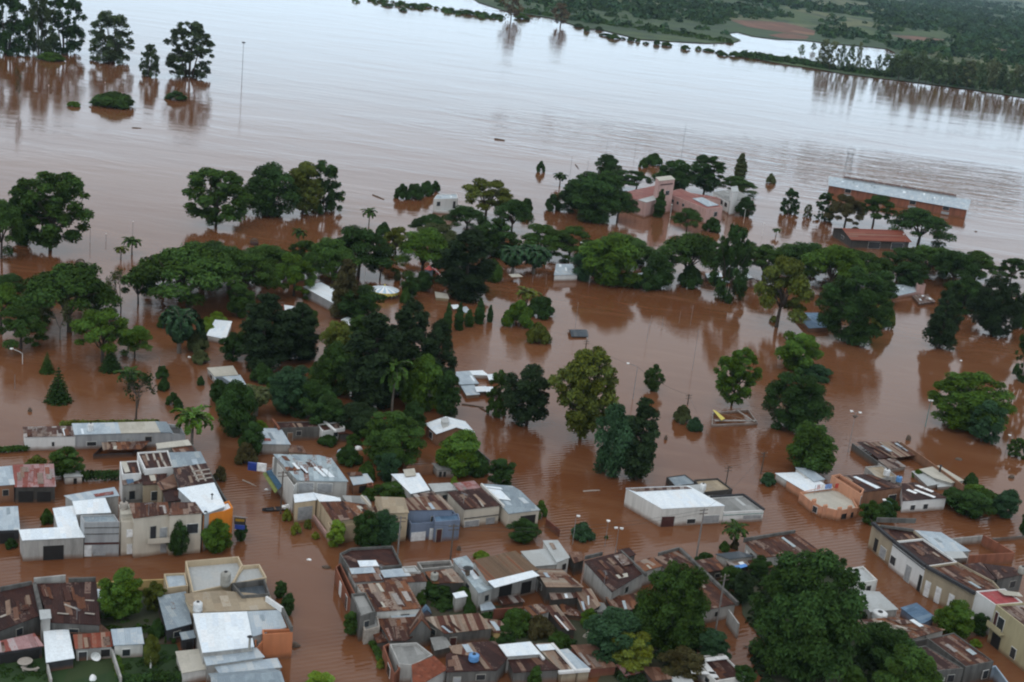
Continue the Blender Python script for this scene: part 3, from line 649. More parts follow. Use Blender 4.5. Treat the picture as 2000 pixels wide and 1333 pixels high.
 (1138, 432, 30, 28, 'B', 'gy', 'pale grey-green bush below the dark clump'),
 (1286, 424, 24, 56, 'Y', 'dk', 'paddle-shaped palm-like column in front of the pink tower'),
 (1312, 378, 84, 68, 'R', 'dk', 'tree directly behind the pink tower'),
 (1374, 378, 94, 76, 'T', 'dk', 'tall spreading tree between pink tower and white house'),
 (1275, 322, 44, 24, 'B', 'dk', 'half-drowned bush behind the pink building'),
 (1256, 328, 20, 22, 'B', 'md', 'tiny drowned bush behind the pink building'),
 (1444, 348, 26, 50, 'Y', 'gy', 'leaning grey poplar behind the white house'),
 (1440, 382, 78, 38, 'U', 'md', 'low umbrella tree right behind the white house'),
 (1452, 422, 40, 35, 'R', 'dk', 'round dark tree at the corner of the white house'),
 (1340, 450, 62, 42, 'U', 'md', 'low umbrella tree in front of the pink building'),
 (1390, 452, 40, 30, 'B', 'dk', 'dark bush in front of the pink building, right corner'),
 (1505, 358, 22, 20, 'B', 'gy', 'lone round bush in the river right of the white house'),
 (1541, 418, 44, 50, 'S', 'dk', 'lone small tree with mirror image right of the white house'),
 (1055, 336, 20, 24, 'B', 'dk', 'lone small bush in the river above the drooping palm'),
 (1577, 424, 20, 25, 'S', 'gy', 'tiny sparse tree left of the brick warehouse'),
 (1608, 430, 46, 56, 'S', 'dk', 'sparse tree at the left corner of the brick warehouse'),
 (1648, 442, 76, 66, 'U', 'bn', 'brownish umbrella tree in front of the brick warehouse'),
 (1705, 440, 84, 62, 'U', 'md', 'green umbrella tree in front of the brick warehouse'),
 (1792, 478, 124, 74, 'U', 'dk', 'wide umbrella tree between warehouse and red-roofed shed'),
 (1515, 462, 18, 18, 'P', 'md', 'tiny palm head in the water left of the red-roofed shed'),
 # gardens left of centre
 (350, 690, 70, 92, 'D', 'bg', 'big date palm hanging over the flooded street'),
 (384, 684, 50, 46, 'B', 'gy', 'grey-green bush below the date palm'),
 (392, 684, 24, 62, 'Y', 'vd', 'dark cypress beside the white tent-like roof'),
 (402, 652, 38, 34, 'B', 'lm', 'lime green round bush left of the white tent-like roof'),
 (424, 630, 40, 24, 'B', 'lm', 'lime green bush behind the white tent-like roof'),
 (466, 618, 60, 60, 'R', 'md', 'tree filling the space behind the white tent-like roof'),
 (390, 708, 40, 26, 'B', 'gy', 'low grey bush at the street edge below the date palm'),
 (508, 696, 104, 100, 'G', 'dk', 'broad dark garden tree right of the white tent-like roof'),
 (515, 720, 100, 150, 'K', 'vd', 'tall brown-green conifer-like tree above the red yard'),
 (584, 704, 78, 112, 'K', 'vd', 'tall dark tree in front of the white pavilion'),
 (560, 700, 80, 90, 'R', 'dk', 'dark tree between the two tall ones above the red yard'),
 (704, 628, 96, 66, 'R', 'dk', 'dark bushy tree at the right end of the white pavilion'),
 (672, 622, 62, 118, 'K', 'bn', 'brownish tall tree behind the right end of the pavilion'),
 (660, 725, 74, 100, 'R', 'ol', 'garden tree with an orange-tinged side in mid gardens'),
 (645, 770, 92, 92, 'R', 'md', 'mid green garden tree right of the red yard'),
 (690, 770, 70, 80, 'R', 'md', 'mid green garden tree against the tall dark ones'),
 (722, 800, 116, 190, 'K', 'vd', 'tall dark tree at the left of the tall central group'),
 (792, 770, 104, 186, 'K', 'vd', 'tallest dark tree in the middle of the central group'),
 (848, 772, 76, 150, 'K', 'vd', 'tall dark tree at the right of the tall central group'),
 (512, 746, 52, 38, 'B', 'dk', 'clipped dark bush in the red yard'),
 (565, 805, 116, 90, 'G', 'bg', 'blue-green leafy tree below the red yard'),
 (498, 812, 58, 62, 'A', 'gy', 'grey spiky fan palm below the light blue roof'),
 (436, 790, 50, 40, 'R', 'dk', 'dark shrub at the street side of the light blue roof'),
 (458, 770, 30, 24, 'B', 'bn', 'brownish bush touching the light blue roof'),
 (462, 850, 84, 100, 'R', 'dk', 'dark street-side tree between fan palm and blue-white house'),
 (490, 890, 60, 70, 'R', 'dk', 'dark thicket left of the small blue-white roof'),
 (508, 838, 30, 18, 'B', 'lm', 'lime bush behind the small blue-white roof'),
 (405, 790, 1, 1, None, '', ''),
 (765, 812, 58, 128, 'P', 'md', 'tall palm rising in the central gardens'),
 (820, 800, 90, 96, 'R', 'br', 'bright garden tree at the foot of the tall central group'),
 (868, 818, 60, 90, 'R', 'dk', 'dark tree above the white gabled house'),
 (640, 840, 100, 64, 'R', 'dk', 'shadowed tree behind the long rust roof with white frame'),
 (700, 850, 90, 60, 'R', 'vd', 'blackish thicket right of the long rust roof'),
 (760, 905, 136, 100, 'G', 'md', 'dome-shaped garden tree left of the white gabled house'),
 (752, 940, 52, 58, 'R', 'bg', 'blue-green small tree in front of the dome-shaped one'),
 (892, 922, 104, 76, 'R', 'br', 'yellow-topped tree in front of the white gabled house'),
 (975, 948, 60, 50, 'R', 'dk', 'round dark tree at the water right of the garden wall'),
 (872, 652, 19, 62, 'Y', 'dk', 'first cypress from the left in the pond-side row'),
 (895, 645, 20, 55, 'Y', 'dk', 'second cypress from the left in the pond-side row'),
 (915, 638, 20, 34, 'Y', 'md', 'third and shortest cypress from the left in the pond-side row'),
 (935, 632, 22, 50, 'Y', 'dk', 'fourth cypress from the left in the pond-side row'),
 (956, 629, 13, 34, 'Y', 'dk', 'thin last cypress at the right of the pond-side row'),
 (800, 585, 46, 44, 'R', 'dk', 'small tree right of the carousel'),
 (828, 568, 40, 36, 'R', 'dk', 'round tree between carousel and fairground slide'),
 (776, 548, 14, 22, 'Y', 'gy', 'tiny grey shrub behind the carousel'),
 (790, 592, 22, 34, 'B', 'md', 'thin shrub at the right rim of the carousel'),
 (1010, 636, 66, 56, 'B', 'br', 'big bright bush in the pond beside the palm'),
 (1056, 618, 62, 44, 'B', 'dk', 'big dark bush in the pond beside the palm'),
 (1050, 668, 56, 40, 'B', 'ol', 'light loose bush nearest the floating dark roof'),
 (1028, 605, 44, 48, 'P', 'ol', 'palm rising behind the two big pond bushes'),
 (600, 655, 54, 50, 'R', 'md', 'small garden tree below the white pavilion wall'),
 (735, 700, 66, 70, 'R', 'dk', 'dark garden tree filling the gap below the carousel'),
 (700, 672, 58, 54, 'R', 'md', 'mid green tree behind the tall central group at left'),
 (456, 702, 60, 50, 'R', 'dk', 'dark low tree below the white tent-like roof'),
 (610, 815, 84, 70, 'R', 'dk', 'dark tree at the right of the blue-green leafy tree'),
 (545, 770, 60, 40, 'B', 'md', 'garden shrub between clipped bush and blue-green tree'),
 (680, 905, 56, 40, 'B', 'dk', 'dark shrub behind the pale yard rubble'),
 (715, 938, 40, 40, 'B', 'md', 'shrub left of the blue-green small tree'),
 (425, 780, 40, 44, 'B', 'dk', 'dark street-side shrub above the thicket'),
 (448, 820, 50, 50, 'R', 'md', 'mid green street-side tree in the thicket row'),
 (480, 905, 46, 44, 'B', 'bn', 'brownish shrub beside the half blue sign'),
 (800, 850, 60, 60, 'R', 'dk', 'dark tree between palm foot and white gabled house'),
 (930, 925, 56, 44, 'B', 'dk', 'dark shrub along the dark garden wall'),
 (330, 640, 46, 40, 'B', 'dk', 'drowned shrub under the largest umbrella tree'),
 # right of centre
 (1132, 856, 158, 182, 'T', 'ol', 'great olive-yellow tree with spreading crown in mid water'),
 (1025, 832, 104, 112, 'R', 'vd', 'blackish tree left of the great olive-yellow tree'),
 (968, 812, 50, 88, 'S', 'md', 'thin tree among the collapsed white roofs'),
 (1272, 764, 44, 50, 'R', 'md', 'small round-headed tree beside a street lamp in mid water'),
 (1192, 928, 84, 136, 'R', 'bg', 'blue-green tree right below the great olive-yellow tree'),
 (1240, 938, 78, 164, 'K', 'vd', 'tall blackish tree nearest the white hall'),
 (1330, 824, 40, 36, 'B', 'gy', 'spiky bush left of the wrecked house'),
 (1356, 840, 36, 26, 'B', 'bg', 'low bush at the corner of the wrecked house'),
 (1430, 792, 104, 116, 'T', 'br', 'bright-topped tree behind the wrecked house'),
 (1556, 722, 96, 76, 'R', 'br', 'bright loose tree above the round dark thicket'),
 (1592, 736, 80, 26, 'B', 'bg', 'flat grey-green bush above the round dark thicket'),
 (1545, 838, 146, 116, 'G', 'dk', 'round dark thicket right of the wrecked house'),
 (1578, 922, 110, 88, 'R', 'md', 'bushy tree behind the salmon terrace house'),
 (1882, 838, 168, 112, 'G', 'br', 'wide bright tree beside the green street lamp'),
 (1918, 862, 76, 78, 'R', 'bg', 'darker tree in front of the wide bright one'),
 (1985, 892, 44, 36, 'S', 'md', 'drowned small tree at the right edge of the water'),
 (1500, 946, 34, 26, 'B', 'bg', 'drowned shrub at the tip of the salmon terrace house'),
 (1700, 1022, 54, 42, 'R', 'md', 'street tree left of the bent lamp by the salmon house'),
 (1734, 1016, 44, 40, 'R', 'dk', 'street tree right behind the bent lamp by the salmon house'),
 (1888, 1006, 90, 46, 'R', 'dk', 'dark tree right of the small white house'),
 (1960, 1008, 58, 50, 'R', 'bg', 'squat bushy tree at the right side of the water'),
 (1895, 950, 32, 28, 'B', 'dk', 'dark bush at the end of the long garden wall'),
 (1998, 1048, 26, 50, 'R', 'dk', 'dark tree cut by the right edge beside the brick lot'),
 (1792, 932, 26, 16, 'B', 'br', 'bright weeds between the pale inner wall and white sheets'),
 (1860, 985, 60, 34, 'B', 'dk', 'dark bush left of the dark tree by the small white house'),
 (1925, 985, 70, 30, 'B', 'md', 'low garden bush joining the two trees at right'),
 (1905, 965, 60, 20, 'B', 'br', 'grassy bank bush below the end of the long garden wall'),
 # lower left quarter
 (92, 728, 30, 42, 'C', 'md', 'smaller conifer standing in the left park water'),
 (114, 785, 52, 70, 'C', 'dk', 'larger conifer standing in the left park water'),
 (268, 822, 112, 88, 'N', 'dk', 'dark half-bare spreading tree behind the long shed', None, 1),
 (252, 760, 46, 42, 'P', 'md', 'small palm behind the dark half-bare tree'),
 (316, 738, 28, 26, 'B', 'dk', 'upper of two round bushes beside the street at left'),
 (320, 762, 26, 26, 'B', 'dk', 'lower of two round bushes beside the street at left'),
 (338, 790, 30, 26, 'B', 'dk', 'dark bush beside the big street palm'),
 (374, 880, 72, 92, 'P', 'br', 'big queen palm at the right end of the long shed', None, 0),
 (348, 800, 22, 22, 'B', 'dk', 'small dark bush above the big street palm'),
 (392, 752, 17, 18, 'B', 'dk', 'little dark bush in the street beside the light blue roof'),
 (126, 932, 78, 56, 'R', 'md', 'yard tree beside the red rusty hut'),
 (70, 918, 50, 30, 'B', 'ol', 'olive bush behind the red rusty hut'),
 (430, 938, 28, 30, 'B', 'bn', 'reddish shrub on the street wall by the maroon roof'),
 (424, 1078, 60, 58, 'R', 'br', 'street tree with orange fruit in front of the orange shop'),
 (470, 1056, 30, 38, 'R', 'dk', 'small dark street tree beside the hanging shop sign'),
 (346, 1084, 40, 64, 'R', 'dk', 'slim street tree in front of the cream house'),
 (560, 1016, 22, 24, 'B', 'yl', 'yellow-green pruned shrub nearest the drifting boat'),
 (577, 1042, 24, 24, 'B', 'yl', 'second yellow-green pruned shrub from the drifting boat'),
 (601, 1032, 18, 20, 'B', 'ol', 'olive pruned shrub against the beige corner house'),
 (616, 1052, 18, 14, 'B', 'yl', 'lowest yellow-green pruned shrub at the beige corner house'),
 (657, 1066, 44, 46, 'R', 'lm', 'lime green young tree in front of the beige corner house'),
 (712, 1072, 68, 72, 'R', 'dk', 'left of two dark street trees before the beige house'),
 (748, 1068, 62, 70, 'R', 'bg', 'right of two dark street trees before the beige house'),
 (762, 978, 72, 34, 'R', 'md', 'garden tree covering the corner of a shining white roof'),
 (1020, 1056, 62, 36, 'R', 'dk', 'dark tree in front of the grey-blue zinc house'),
 (1054, 1010, 30, 36, 'B', 'br', 'bright bush behind the grey-blue zinc house'),
 (1136, 1052, 52, 34, 'B', 'bg', 'loose drowned bush in the street by the white hall'),
 (1432, 1072, 46, 54, 'P', 'md', 'ragged palm in front of the white hall annex'),
 (1414, 1076, 24, 20, 'B', 'md', 'left of two small bushes under the ragged palm'),
 (1434, 1072, 18, 22, 'B', 'bn', 'right of two small bushes under the ragged palm'),
 (1378, 1098, 44, 18, 'B', 'dk', 'dark flat bush on the roof line below the white hall'),
 (940, 1092, 38, 16, 'B', 'lm', 'lime bush on the street behind the ribbed tile roof'),
 (886, 950, 18, 22, 'B', 'lm', 'lime bush beside the small grey hut'),
 (1184, 1052, 9, 7, 'B', 'md', 'tiny drowned bush beside the double lamp in the street'),
 # bottom
 (238, 1210, 92, 90, 'R', 'br', 'bright leafy tree in the back yard of the maroon roofs'),
 (302, 1190, 54, 52, 'R', 'ol', 'loose olive tree beside the ochre street wall'),
 (306, 1245, 36, 38, 'B', 'dk', 'round bush beside the grey-blue side roof'),
 (296, 1302, 36, 58, 'R', 'ol', 'slim garden tree on the lawn by the white post'),
 (334, 1255, 26, 24, 'B', 'dk', 'dark bush under the grey-blue side roof'),
 (547, 1168, 30, 32, 'R', 'dk', 'upper of two round street trees at the beige house'),
 (560, 1200, 34, 38, 'R', 'dk', 'lower of two round street trees at the beige house'),
 (683, 1240, 36, 44, 'R', 'md', 'round street tree at the old brick corner house'),
 (850, 1168, 72, 30, 'R', 'dk', 'vine-covered hedge tree in the yard behind rust roofs'),
 (820, 1182, 26, 28, 'B', 'md', 'shrub next to the blue tarpaulin tent'),
 (916, 1200, 30, 28, 'B', 'dk', 'bush between small yard hut and grey box roof'),
 (742, 1306, 16, 20, 'B', 'yl', 'little yellow-green street shrub at the terrace house'),
 (1010, 1232, 74, 46, 'B', 'md', 'overgrown shrub in the middle back yard'),
 (1052, 1240, 70, 40, 'B', 'bn', 'brownish undergrowth shrub beside the white-doored hut'),
 (1195, 1172, 32, 30, 'B', 'br', 'bright small bush beside the maroon roof wall'),
 (1192, 1282, 136, 84, 'R', 'bg', 'light blue-green broad tree in the lower middle'),
 (1232, 1306, 106, 66, 'R', 'yl', 'drooping yellow-green tree below the light blue-green one'),
 (1305, 1262, 170, 164, 'G', 'md', 'large dark dome tree covering the long rust roof'),
 (1330, 1325, 90, 50, 'R', 'bn', 'brown-green bush tree beside the small white-framed roof'),
 (1388, 1292, 80, 56, 'R', 'bg', 'blue-green bush at the walled inlet of water'),
 (1548, 1320, 232, 246, 'G', 'dk', 'largest dark tree of the picture, lower right'),
 (1640, 1218, 90, 112, 'S', 'dk', 'loose right-hand shoulder tree of the largest dark tree'),
 (1446, 1180, 60, 60, 'R', 'vd', 'shadowed tree left behind the largest dark tree'),
 (1716, 1300, 112, 80, 'R', 'dk', 'dark tree between largest tree and rust roofs'),
 (1762, 1372, 128, 104, 'R', 'md', 'domed leafy tree cut by the bottom edge at right'),
 (1858, 1236, 82, 58, 'R', 'br', 'bright street tree beside the blue-topped shed'),
 (1908, 1240, 38, 42, 'R', 'dk', 'dark street tree in front of the yellow house'),
 (1905, 1262, 26, 14, 'B', 'lm', 'lime shrub in the street below the yellow house'),
 (905, 1172, 44, 26, 'B', 'md', 'vine bush at the right end of the rust-roof yard'),
 (868, 1190, 40, 24, 'B', 'dk', 'low bush in front of the vine-covered hedge tree'),
 (985, 1250, 44, 30, 'B', 'dk', 'dark bush below the little ochre-walled roof'),
 (1092, 1262, 50, 30, 'B', 'md', 'bush between narrow strip shed and white beams'),
 (1150, 1222, 44, 36, 'B', 'br', 'bright bush beside the narrow strip shed'),
 (1250, 1215, 50, 40, 'B', 'dk', 'dark bush at the end of the low rust-roofed shed'),
 (1140, 1176, 26, 18, 'B', 'md', 'small bush behind the striped lean roofs'),
 (1480, 1128, 50, 40, 'R', 'dk', 'dark tree right of the blue tarpaulin'),
 (1425, 1150, 50, 44, 'R', 'md', 'garden tree below the small low rust roof'),
 (1620, 1120, 60, 40, 'R', 'dk', 'dark tree behind the largest dark tree, street side'),
 (820, 1000, 30, 20, 'B', 'dk', 'dark bush between the dazzling roof and striped roof'),
 (720, 975, 34, 24, 'B', 'md', 'bush in front of the brown hut pillar'),
 (640, 868, 44, 20, 'B', 'dk', 'dark plants below the sooty wall'),
 (690, 868, 36, 22, 'B', 'md', 'plants at the right foot of the sooty wall'),
 (22, 1070, 26, 20, 'B', 'dk', 'dark plants beside the blue-grey shed at left'),
 (92, 1022, 30, 30, 'B', 'md', 'yard bush between red rusty hut and white garage'),
 (1042, 1338, 34, 34, 'R', 'md', 'small tree cut by the bottom edge, middle'),
 (1660, 1345, 60, 40, 'R', 'md', 'low tree cut by the bottom edge below the largest tree'),
 (1450, 1345, 60, 44, 'R', 'dk', 'shadowed tree cut by the bottom edge left of the largest tree'),
 (622, 1342, 56, 26, 'R', 'lm', 'bright treetop cut by the bottom edge at the street'),
]
for t_ in TREES:
    if t_[4] is None: continue
    o_ = tree(*t_[:7], *(t_[7:9] if len(t_) > 7 else ()))
hedge('hedge', (122, 832), (306, 829), .9, 9, 'ol', 'long clipped hedge behind the long low shed')
hedge('hedge', (0, 884), (50, 881), .8, 11, 'md', 'short hedge at the left edge beside the long shed')
hedge('hedge', (162, 940), (228, 938), .8, 20, 'dk', 'dark hedge wall in the yard by the small white frames')
hedge('hedge', (236, 1328), (222, 1270), .5, 9, 'br', 'clipped hedge running beside the white yard hut')
hedge('hedge', (236, 1333), (360, 1328), .9, 14, 'dk', 'thick hedge along the bottom edge of the lawn')
hedge('hedge', (728, 1262), (748, 1300), .4, 9, 'md', 'narrow planted strip along the terrace house street wall')
# ------------------------------------------------------------------ far bank
ord_ = ('first', 'second', 'third', 'fourth', 'fifth', 'sixth', 'seventh', 'eighth', 'ninth', 'tenth', 'eleventh', 'twelfth', 'thirteenth', 'fourteenth', 'fifteenth', 'sixteenth', 'seventeenth', 'eighteenth', 'nineteenth', 'twentieth',
        'twenty-first', 'twenty-second', 'twenty-third', 'twenty-fourth', 'twenty-fifth', 'twenty-sixth', 'twenty-seventh', 'twenty-eighth', 'twenty-ninth', 'thirtieth', 'thirty-first', 'thirty-second', 'thirty-third', 'thirty-fourth', 'thirty-fifth', 'thirty-sixth', 'thirty-seventh', 'thirty-eighth', 'thirty-ninth', 'fortieth', 'forty-first', 'forty-second', 'forty-third', 'forty-fourth', 'forty-fifth', 'forty-sixth')
tree(998, 39, 52, 58, 'F', 'rd', 'reddish leafless-looking tree, left of two on the far shoreline', var=2)
tree(1094, 52, 46, 46, 'F', 'rd', 'reddish tree on the far shoreline, right of two and smaller', var=1)
tree(1564, 110, 20, 22, 'F', 'br', 'small bright tree standing in the far inlet water')
tree(1588, 100, 14, 16, 'F', 'dk', 'small dark tree standing in the far inlet water')
rr = random.Random(4)
row = []
for i, (x, y, h, wd) in enumerate([(1604, 134, 56, 34), (1620, 138, 58, 34), (1640, 140, 50, 26), (1656, 142, 56, 22), (1672, 144, 60, 18), (1690, 144, 36, 24), (1712, 146, 38, 20)] +
                                  [(1728 + 13.2 * k, 152 + 1.62 * k * 1.05 + rr.uniform(-1, 2), rr.uniform(44, 66), rr.uniform(26, 40)) for k in range(23)]):
    row.append((x, y, wd, h))
for i, (x, y, wd, h) in enumerate(row):
    tree(x, y, wd, h, 'F', rr.choice(['fe', 'fg', 'fe', 'fd', 'fg']), ord_[i] + ' tree from the left in the tall row on the far right bank', 'tall trees in a row on the far bank')
bx = [(742, 5), (757, 12), (788, 22), (806, 14), (822, 17), (832, 14), (852, 18), (868, 22), (884, 24), (898, 27), (914, 28), (930, 31), (948, 33), (962, 36), (1018, 38), (1030, 39), (1130, 53), (1146, 62), (1170, 60), (1184, 71), (1198, 76), (1216, 78), (1232, 81), (1246, 83), (1262, 86), (1282, 88), (1302, 90), (1338, 96), (1364, 97), (1384, 101), (1406, 106), (1412, 109), (1436, 111)]
for i, (x, y) in enumerate(bx):
    s = rr.uniform(.7, 1.3)
    tree(x, y + rr.uniform(-1, 1), 17 * s * rr.uniform(.7, 1.6), 8.5 * s * rr.uniform(.5, 1.1), 'B', rr.choice(['md', 'br', 'dk', 'md']), ord_[i] + ' drowned bush from the left along the far waterline', 'drowned bushes strung along the far shoreline')
def clump_field(name, spots, size, label, cat, cols, per=26):
    cs, ns, tn, sz = [], [], [], []
    for (x, y, z, r, h) in spots:
        n = per; d = rng.normal(size=(n, 3)); d[:, 2] = np.abs(d[:, 2]); d /= np.linalg.norm(d, axis=1)[:, None]
        cs.append(np.array([x, y, z]) + d * np.array([r, r, h]) * rng.uniform(.75, 1.05, (n, 1))); nn = d * .8 + np.array([0, 0, .4]) + rng.normal(size=(n, 3)) * .4
        ns.append(nn / np.linalg.norm(nn, axis=1)[:, None]); tn.append(np.clip(rng.uniform(0, 1) * .6 + rng.uniform(0, .4, n), 0, 1)); sz.append(np.full(n, size * r))
    me = quads_mesh(name, np.concatenate(cs), np.concatenate(ns), np.concatenate(sz), np.concatenate(tn))
    o = link(name, me); o.color = (*GREEN[cols], 1); return tag(o, label, cat, kind='stuff')
def nz(x, y, s):
    from mathutils import noise as mn
    return mn.noise(Vector((x * s, y * s, 3.1)))
spots = []; spots2 = []
for k in range(46000):
    y = 1250 + 5200 * rr.random() ** 1.5; x = rr.uniform(-700, 4200) if y < 2600 else rr.uniform(-300, 1.2 * y + 600)
    px, py = proj(Vector((x, y, 1)))
    if py > 150 or px < 880 or px > 2060 or py < -25: continue
    # keep to the dry side of the shoreline
    line = 8 + (px - 905) * .165 if px < 1440 else (80 if px < 1690 else 96 + max(0, px - 1745) * .16)
    if py > line - 3 and px < 1745: continue
    if px >= 1745 and py > 150: continue
    if 1425 < px < 1595 and 38 < py < 76: continue
    if 1738 < px < 1850 and 66 < py < 84: continue
    a = nz(x * .55, y * .8, .0040) + .55 * nz(x * .6, y, .014)
    th_ = .13 if px < 1450 else (.06 if px < 1720 else (-.2 if py > 84 else -.01))
    if a < th_ and rr.random() > .05: continue
    r = rr.uniform(4.5, 9) * (1.25 if y > 2500 else 1); (spots if rr.random() < .6 else spots2).append((x, y, hill_z(x, y) - .5, r, r * rr.uniform(.8, 1.4)))
spots = spots[:9500]; spots2 = spots2[:7500]
clump_field('woodland', spots, .62, 'dark patchy woodland across the farmland', 'woodland', 'dk')
clump_field('woodland', spots2, .62, 'lighter scattered trees across the farmland', 'woodland', 'bg')
sp3 = []
for k in range(420):                                              # thicket along the far right bank under the tall row
    px = rr.uniform(1452, 2080); y0 = 110 + (px - 1452) * .142; c = P(px, y0 + rr.uniform(-5, 1.5) - (rr.uniform(0, 26) if px > 1745 else 0), .7); r = rr.uniform(2.2, 4.6); sp3.append((c.x, c.y, .3, r, r * rr.uniform(.7, 1.3)))
clump_field('thicket', sp3, .62, 'dark thicket along the far river bank', 'thicket', 'dk', 34)
sp4 = []
for k in range(260):
    px = rr.uniform(985, 1430); y0 = 20 + (px - 985) * .148; c = P(px, y0 - rr.uniform(0, 7), .7); r = rr.uniform(2, 4.2); sp4.append((c.x, c.y, .3, r, r * .8))
clump_field('shore_scrub', sp4, .62, 'low scrub along the far shoreline', 'scrub', 'md', 26)

sp5 = []
for k in range(170):
    px = rr.uniform(690, 985); y0 = 0 + (px - 690) * .128 + 1; a_ = nz(px * 1.0, 7.0, .03)
    if a_ < -.05: continue
    c = P(px, y0 + rr.uniform(-7, 3), 0); r = rr.uniform(1.6, 4.5); sp5.append((c.x, c.y, -.2, r, r * rr.uniform(.4, .8)))
clump_field('shore_scrub', sp5, .6, 'ragged drowned scrub off the far shoreline', 'scrub', 'md', 26)
# ------------------------------------------------------------------ buildings: footprints and heights measured from the photograph
def inset(poly, d):
    """offset a polygon (list of Vector) inwards by d metres in plan"""
    n = len(poly); ar = sum(poly[i].x * poly[(i + 1) % n].y - poly[(i + 1) % n].x * poly[i].y for i in range(n)); sg = 1 if ar > 0 else -1; outp = []
    for i in range(n):
        p, a, b = poly[i], poly[i - 1], poly[(i + 1) % n]
        e1 = Vector((p.x - a.x, p.y - a.y)).normalized(); e2 = Vector((b.x - p.x, b.y - p.y)).normalized()
        n1 = Vector((-e1.y, e1.x)) * sg; n2 = Vector((-e2.y, e2.x)) * sg; m = n1 + n2; k = max(.35, m.length_squared / 2)
        q = m * (d / k); outp.append(Vector((p.x + q.x, p.y + q.y, p.z)))
    return outp
HOUSES = []
class House:
    def __init__(s, name, label, cat, at, group=None):
        c = P(*at); s.o = empty(name, (c.x, c.y, 0), 0, label, cat, group); s.c = c; s.b = []; s.q = []; s.cat = cat; HOUSES.append(s)
    def rel(s, v): return Vector((v.x - s.c.x, v.y - s.c.y, v.z))
    def block(s, pts, hp, roof, wall, par=0.0, dz=None, over=.16, flip=0, z=None, zb=-1.5, open_=False):
        if z is None:
            ref = max(range(len(pts)), key=lambda i: pts[i][1]); z = hz(*pts[ref], hp)
        dz = dz or [0] * len(pts)
        W = [s.rel(P(x, y, z + dz[i])) for i, (x, y) in enumerate(pts)]; n = len(W); s.b.append((W, z))
        m = MB()
        if not open_:
            for i in range(n):
                a, b = W[i], W[(i + 1) % n]; m.face([(a.x, a.y, zb), (b.x, b.y, zb), tuple(b), tuple(a)])
        if par:
            I = inset(W, .2); drop = Vector((0, 0, par))
            for i in range(n):
                j = (i + 1) % n; m.face([W[i], W[j], I[j], I[i]]); m.face([I[i], I[j], I[j] - drop - Vector((0, 0, .2)), I[i] - drop - Vector((0, 0, .2))])
            Rf = [p - drop for p in inset(W, .22)]
        else: Rf = [p + Vector((0, 0, .03)) for p in inset(W, -over)]
        if m.f: m.build('wall', MATS[wall], s.o)
        s.q.append([z, roof, [p.copy() for p in Rf], 0])
        if roof:
            r = MB(); o0 = Rf[0]; ux = (Rf[1] - Rf[0]); ux.z = 0; ux.normalize(); vx = Vector((-ux.y, ux.x, 0))
            if flip: ux, vx = vx, ux
            uv = [((p - o0).dot(ux), (p - o0).dot(vx)) for p in Rf]; t = Vector((0, 0, .09)); k = len(r.v)
            r.face([p + t for p in Rf], uv); r.face([p for p in Rf][::-1], uv[::-1])
            for i in range(n):
                j = (i + 1) % n; r.face([Rf[i], Rf[j], Rf[j] + t, Rf[i] + t], [uv[i], uv[j], uv[j], uv[i]])
            r.build('roof', MATS[roof], s.o)
        return len(s.b) - 1
    def gable(s, pts, hp, roof, wall, rise, over=.35, z=None, flip=0):
        if z is None:
            ref = max(range(4), key=lambda i: pts[i][1]); z = hz(*pts[ref], hp)
        W = [s.rel(P(x, y, z)) for x, y in pts]; s.b.append((W, z)); s.q.append([z, None, W, 9]); up = Vector((0, 0, rise)); m = MB()
        a, b = (W[0] + W[1]) / 2 + up, (W[2] + W[3]) / 2 + up
        for i in range(4):
            p, q = W[i], W[(i + 1) % 4]; m.face([(p.x, p.y, -1.5), (q.x, q.y, -1.5), tuple(q), tuple(p)])
        m.face([W[0], W[1], a]); m.face([W[2], W[3], b]); m.build('wall', MATS[wall], s.o)
        r = MB(); ax = (b - a).normalized() * over; t = Vector((0, 0, .1))
        for e0, e1 in ((W[0], W[3]), (W[1], W[2])):
            d0 = (e0 - a).normalized() * over; d1 = (e1 - b).normalized() * over
            q = [e0 + d0 - ax, a - ax, b + ax, e1 + d1 + ax]; q = [v + Vector((0, 0, .05)) for v in q]
            ln = (q[3] - q[0]).length; wd = (q[1] - q[0]).length; uv = [(0, 0), (0, wd), (ln, wd), (ln, 0)]
            if flip: uv = [(y, x) for x, y in uv]
            r.face([v + t for v in q], uv); r.face(q[::-1], uv[::-1])
            for i in range(4): r.face([q[i], q[(i + 1) % 4], q[(i + 1) % 4] + t, q[i] + t], [uv[i], uv[(i + 1) % 4]] * 2)
        r.build('roof', MATS[roof], s.o); return len(s.b) - 1
    def spot(s, blk, e, u, f):
        W, z = s.b[blk]; a, b = W[e], W[(e + 1) % len(W)]; p = a.lerp(b, u); return Vector((p.x, p.y, p.z * f))
    def op(s, blk, e, u0, u1, f0, f1, kind='window', mat=None, label=None, frame='framewhite'):
        if blk < len(s.q): s.q[blk][3] += 1
        W, z = s.b[blk]; a, b = W[e], W[(e + 1) % len(W)]; c = sum(W, Vector()) / len(W); d = Vector((b.x - a.x, b.y - a.y, 0)); L_ = d.length; d.normalize(); nr = Vector((d.y, -d.x, 0))
        if nr.dot(Vector((c.x - a.x, c.y - a.y, 0))) > 0: nr = -nr
        um = (u0 + u1) / 2; top = a.lerp(b, um).z; p = a.lerp(b, um); z0, z1 = top * f0, top * f1; wd = (u1 - u0) * L_; ang = math.atan2(d.y, d.x)
        def slab(nm, w_, h0, h1, pr, mt, par):
            m = MB(); m.box((p.x + nr.x * pr, p.y + nr.y * pr, (h0 + h1) / 2), w_, .14, h1 - h0, ang); return m.build(nm, MATS[mt], par)
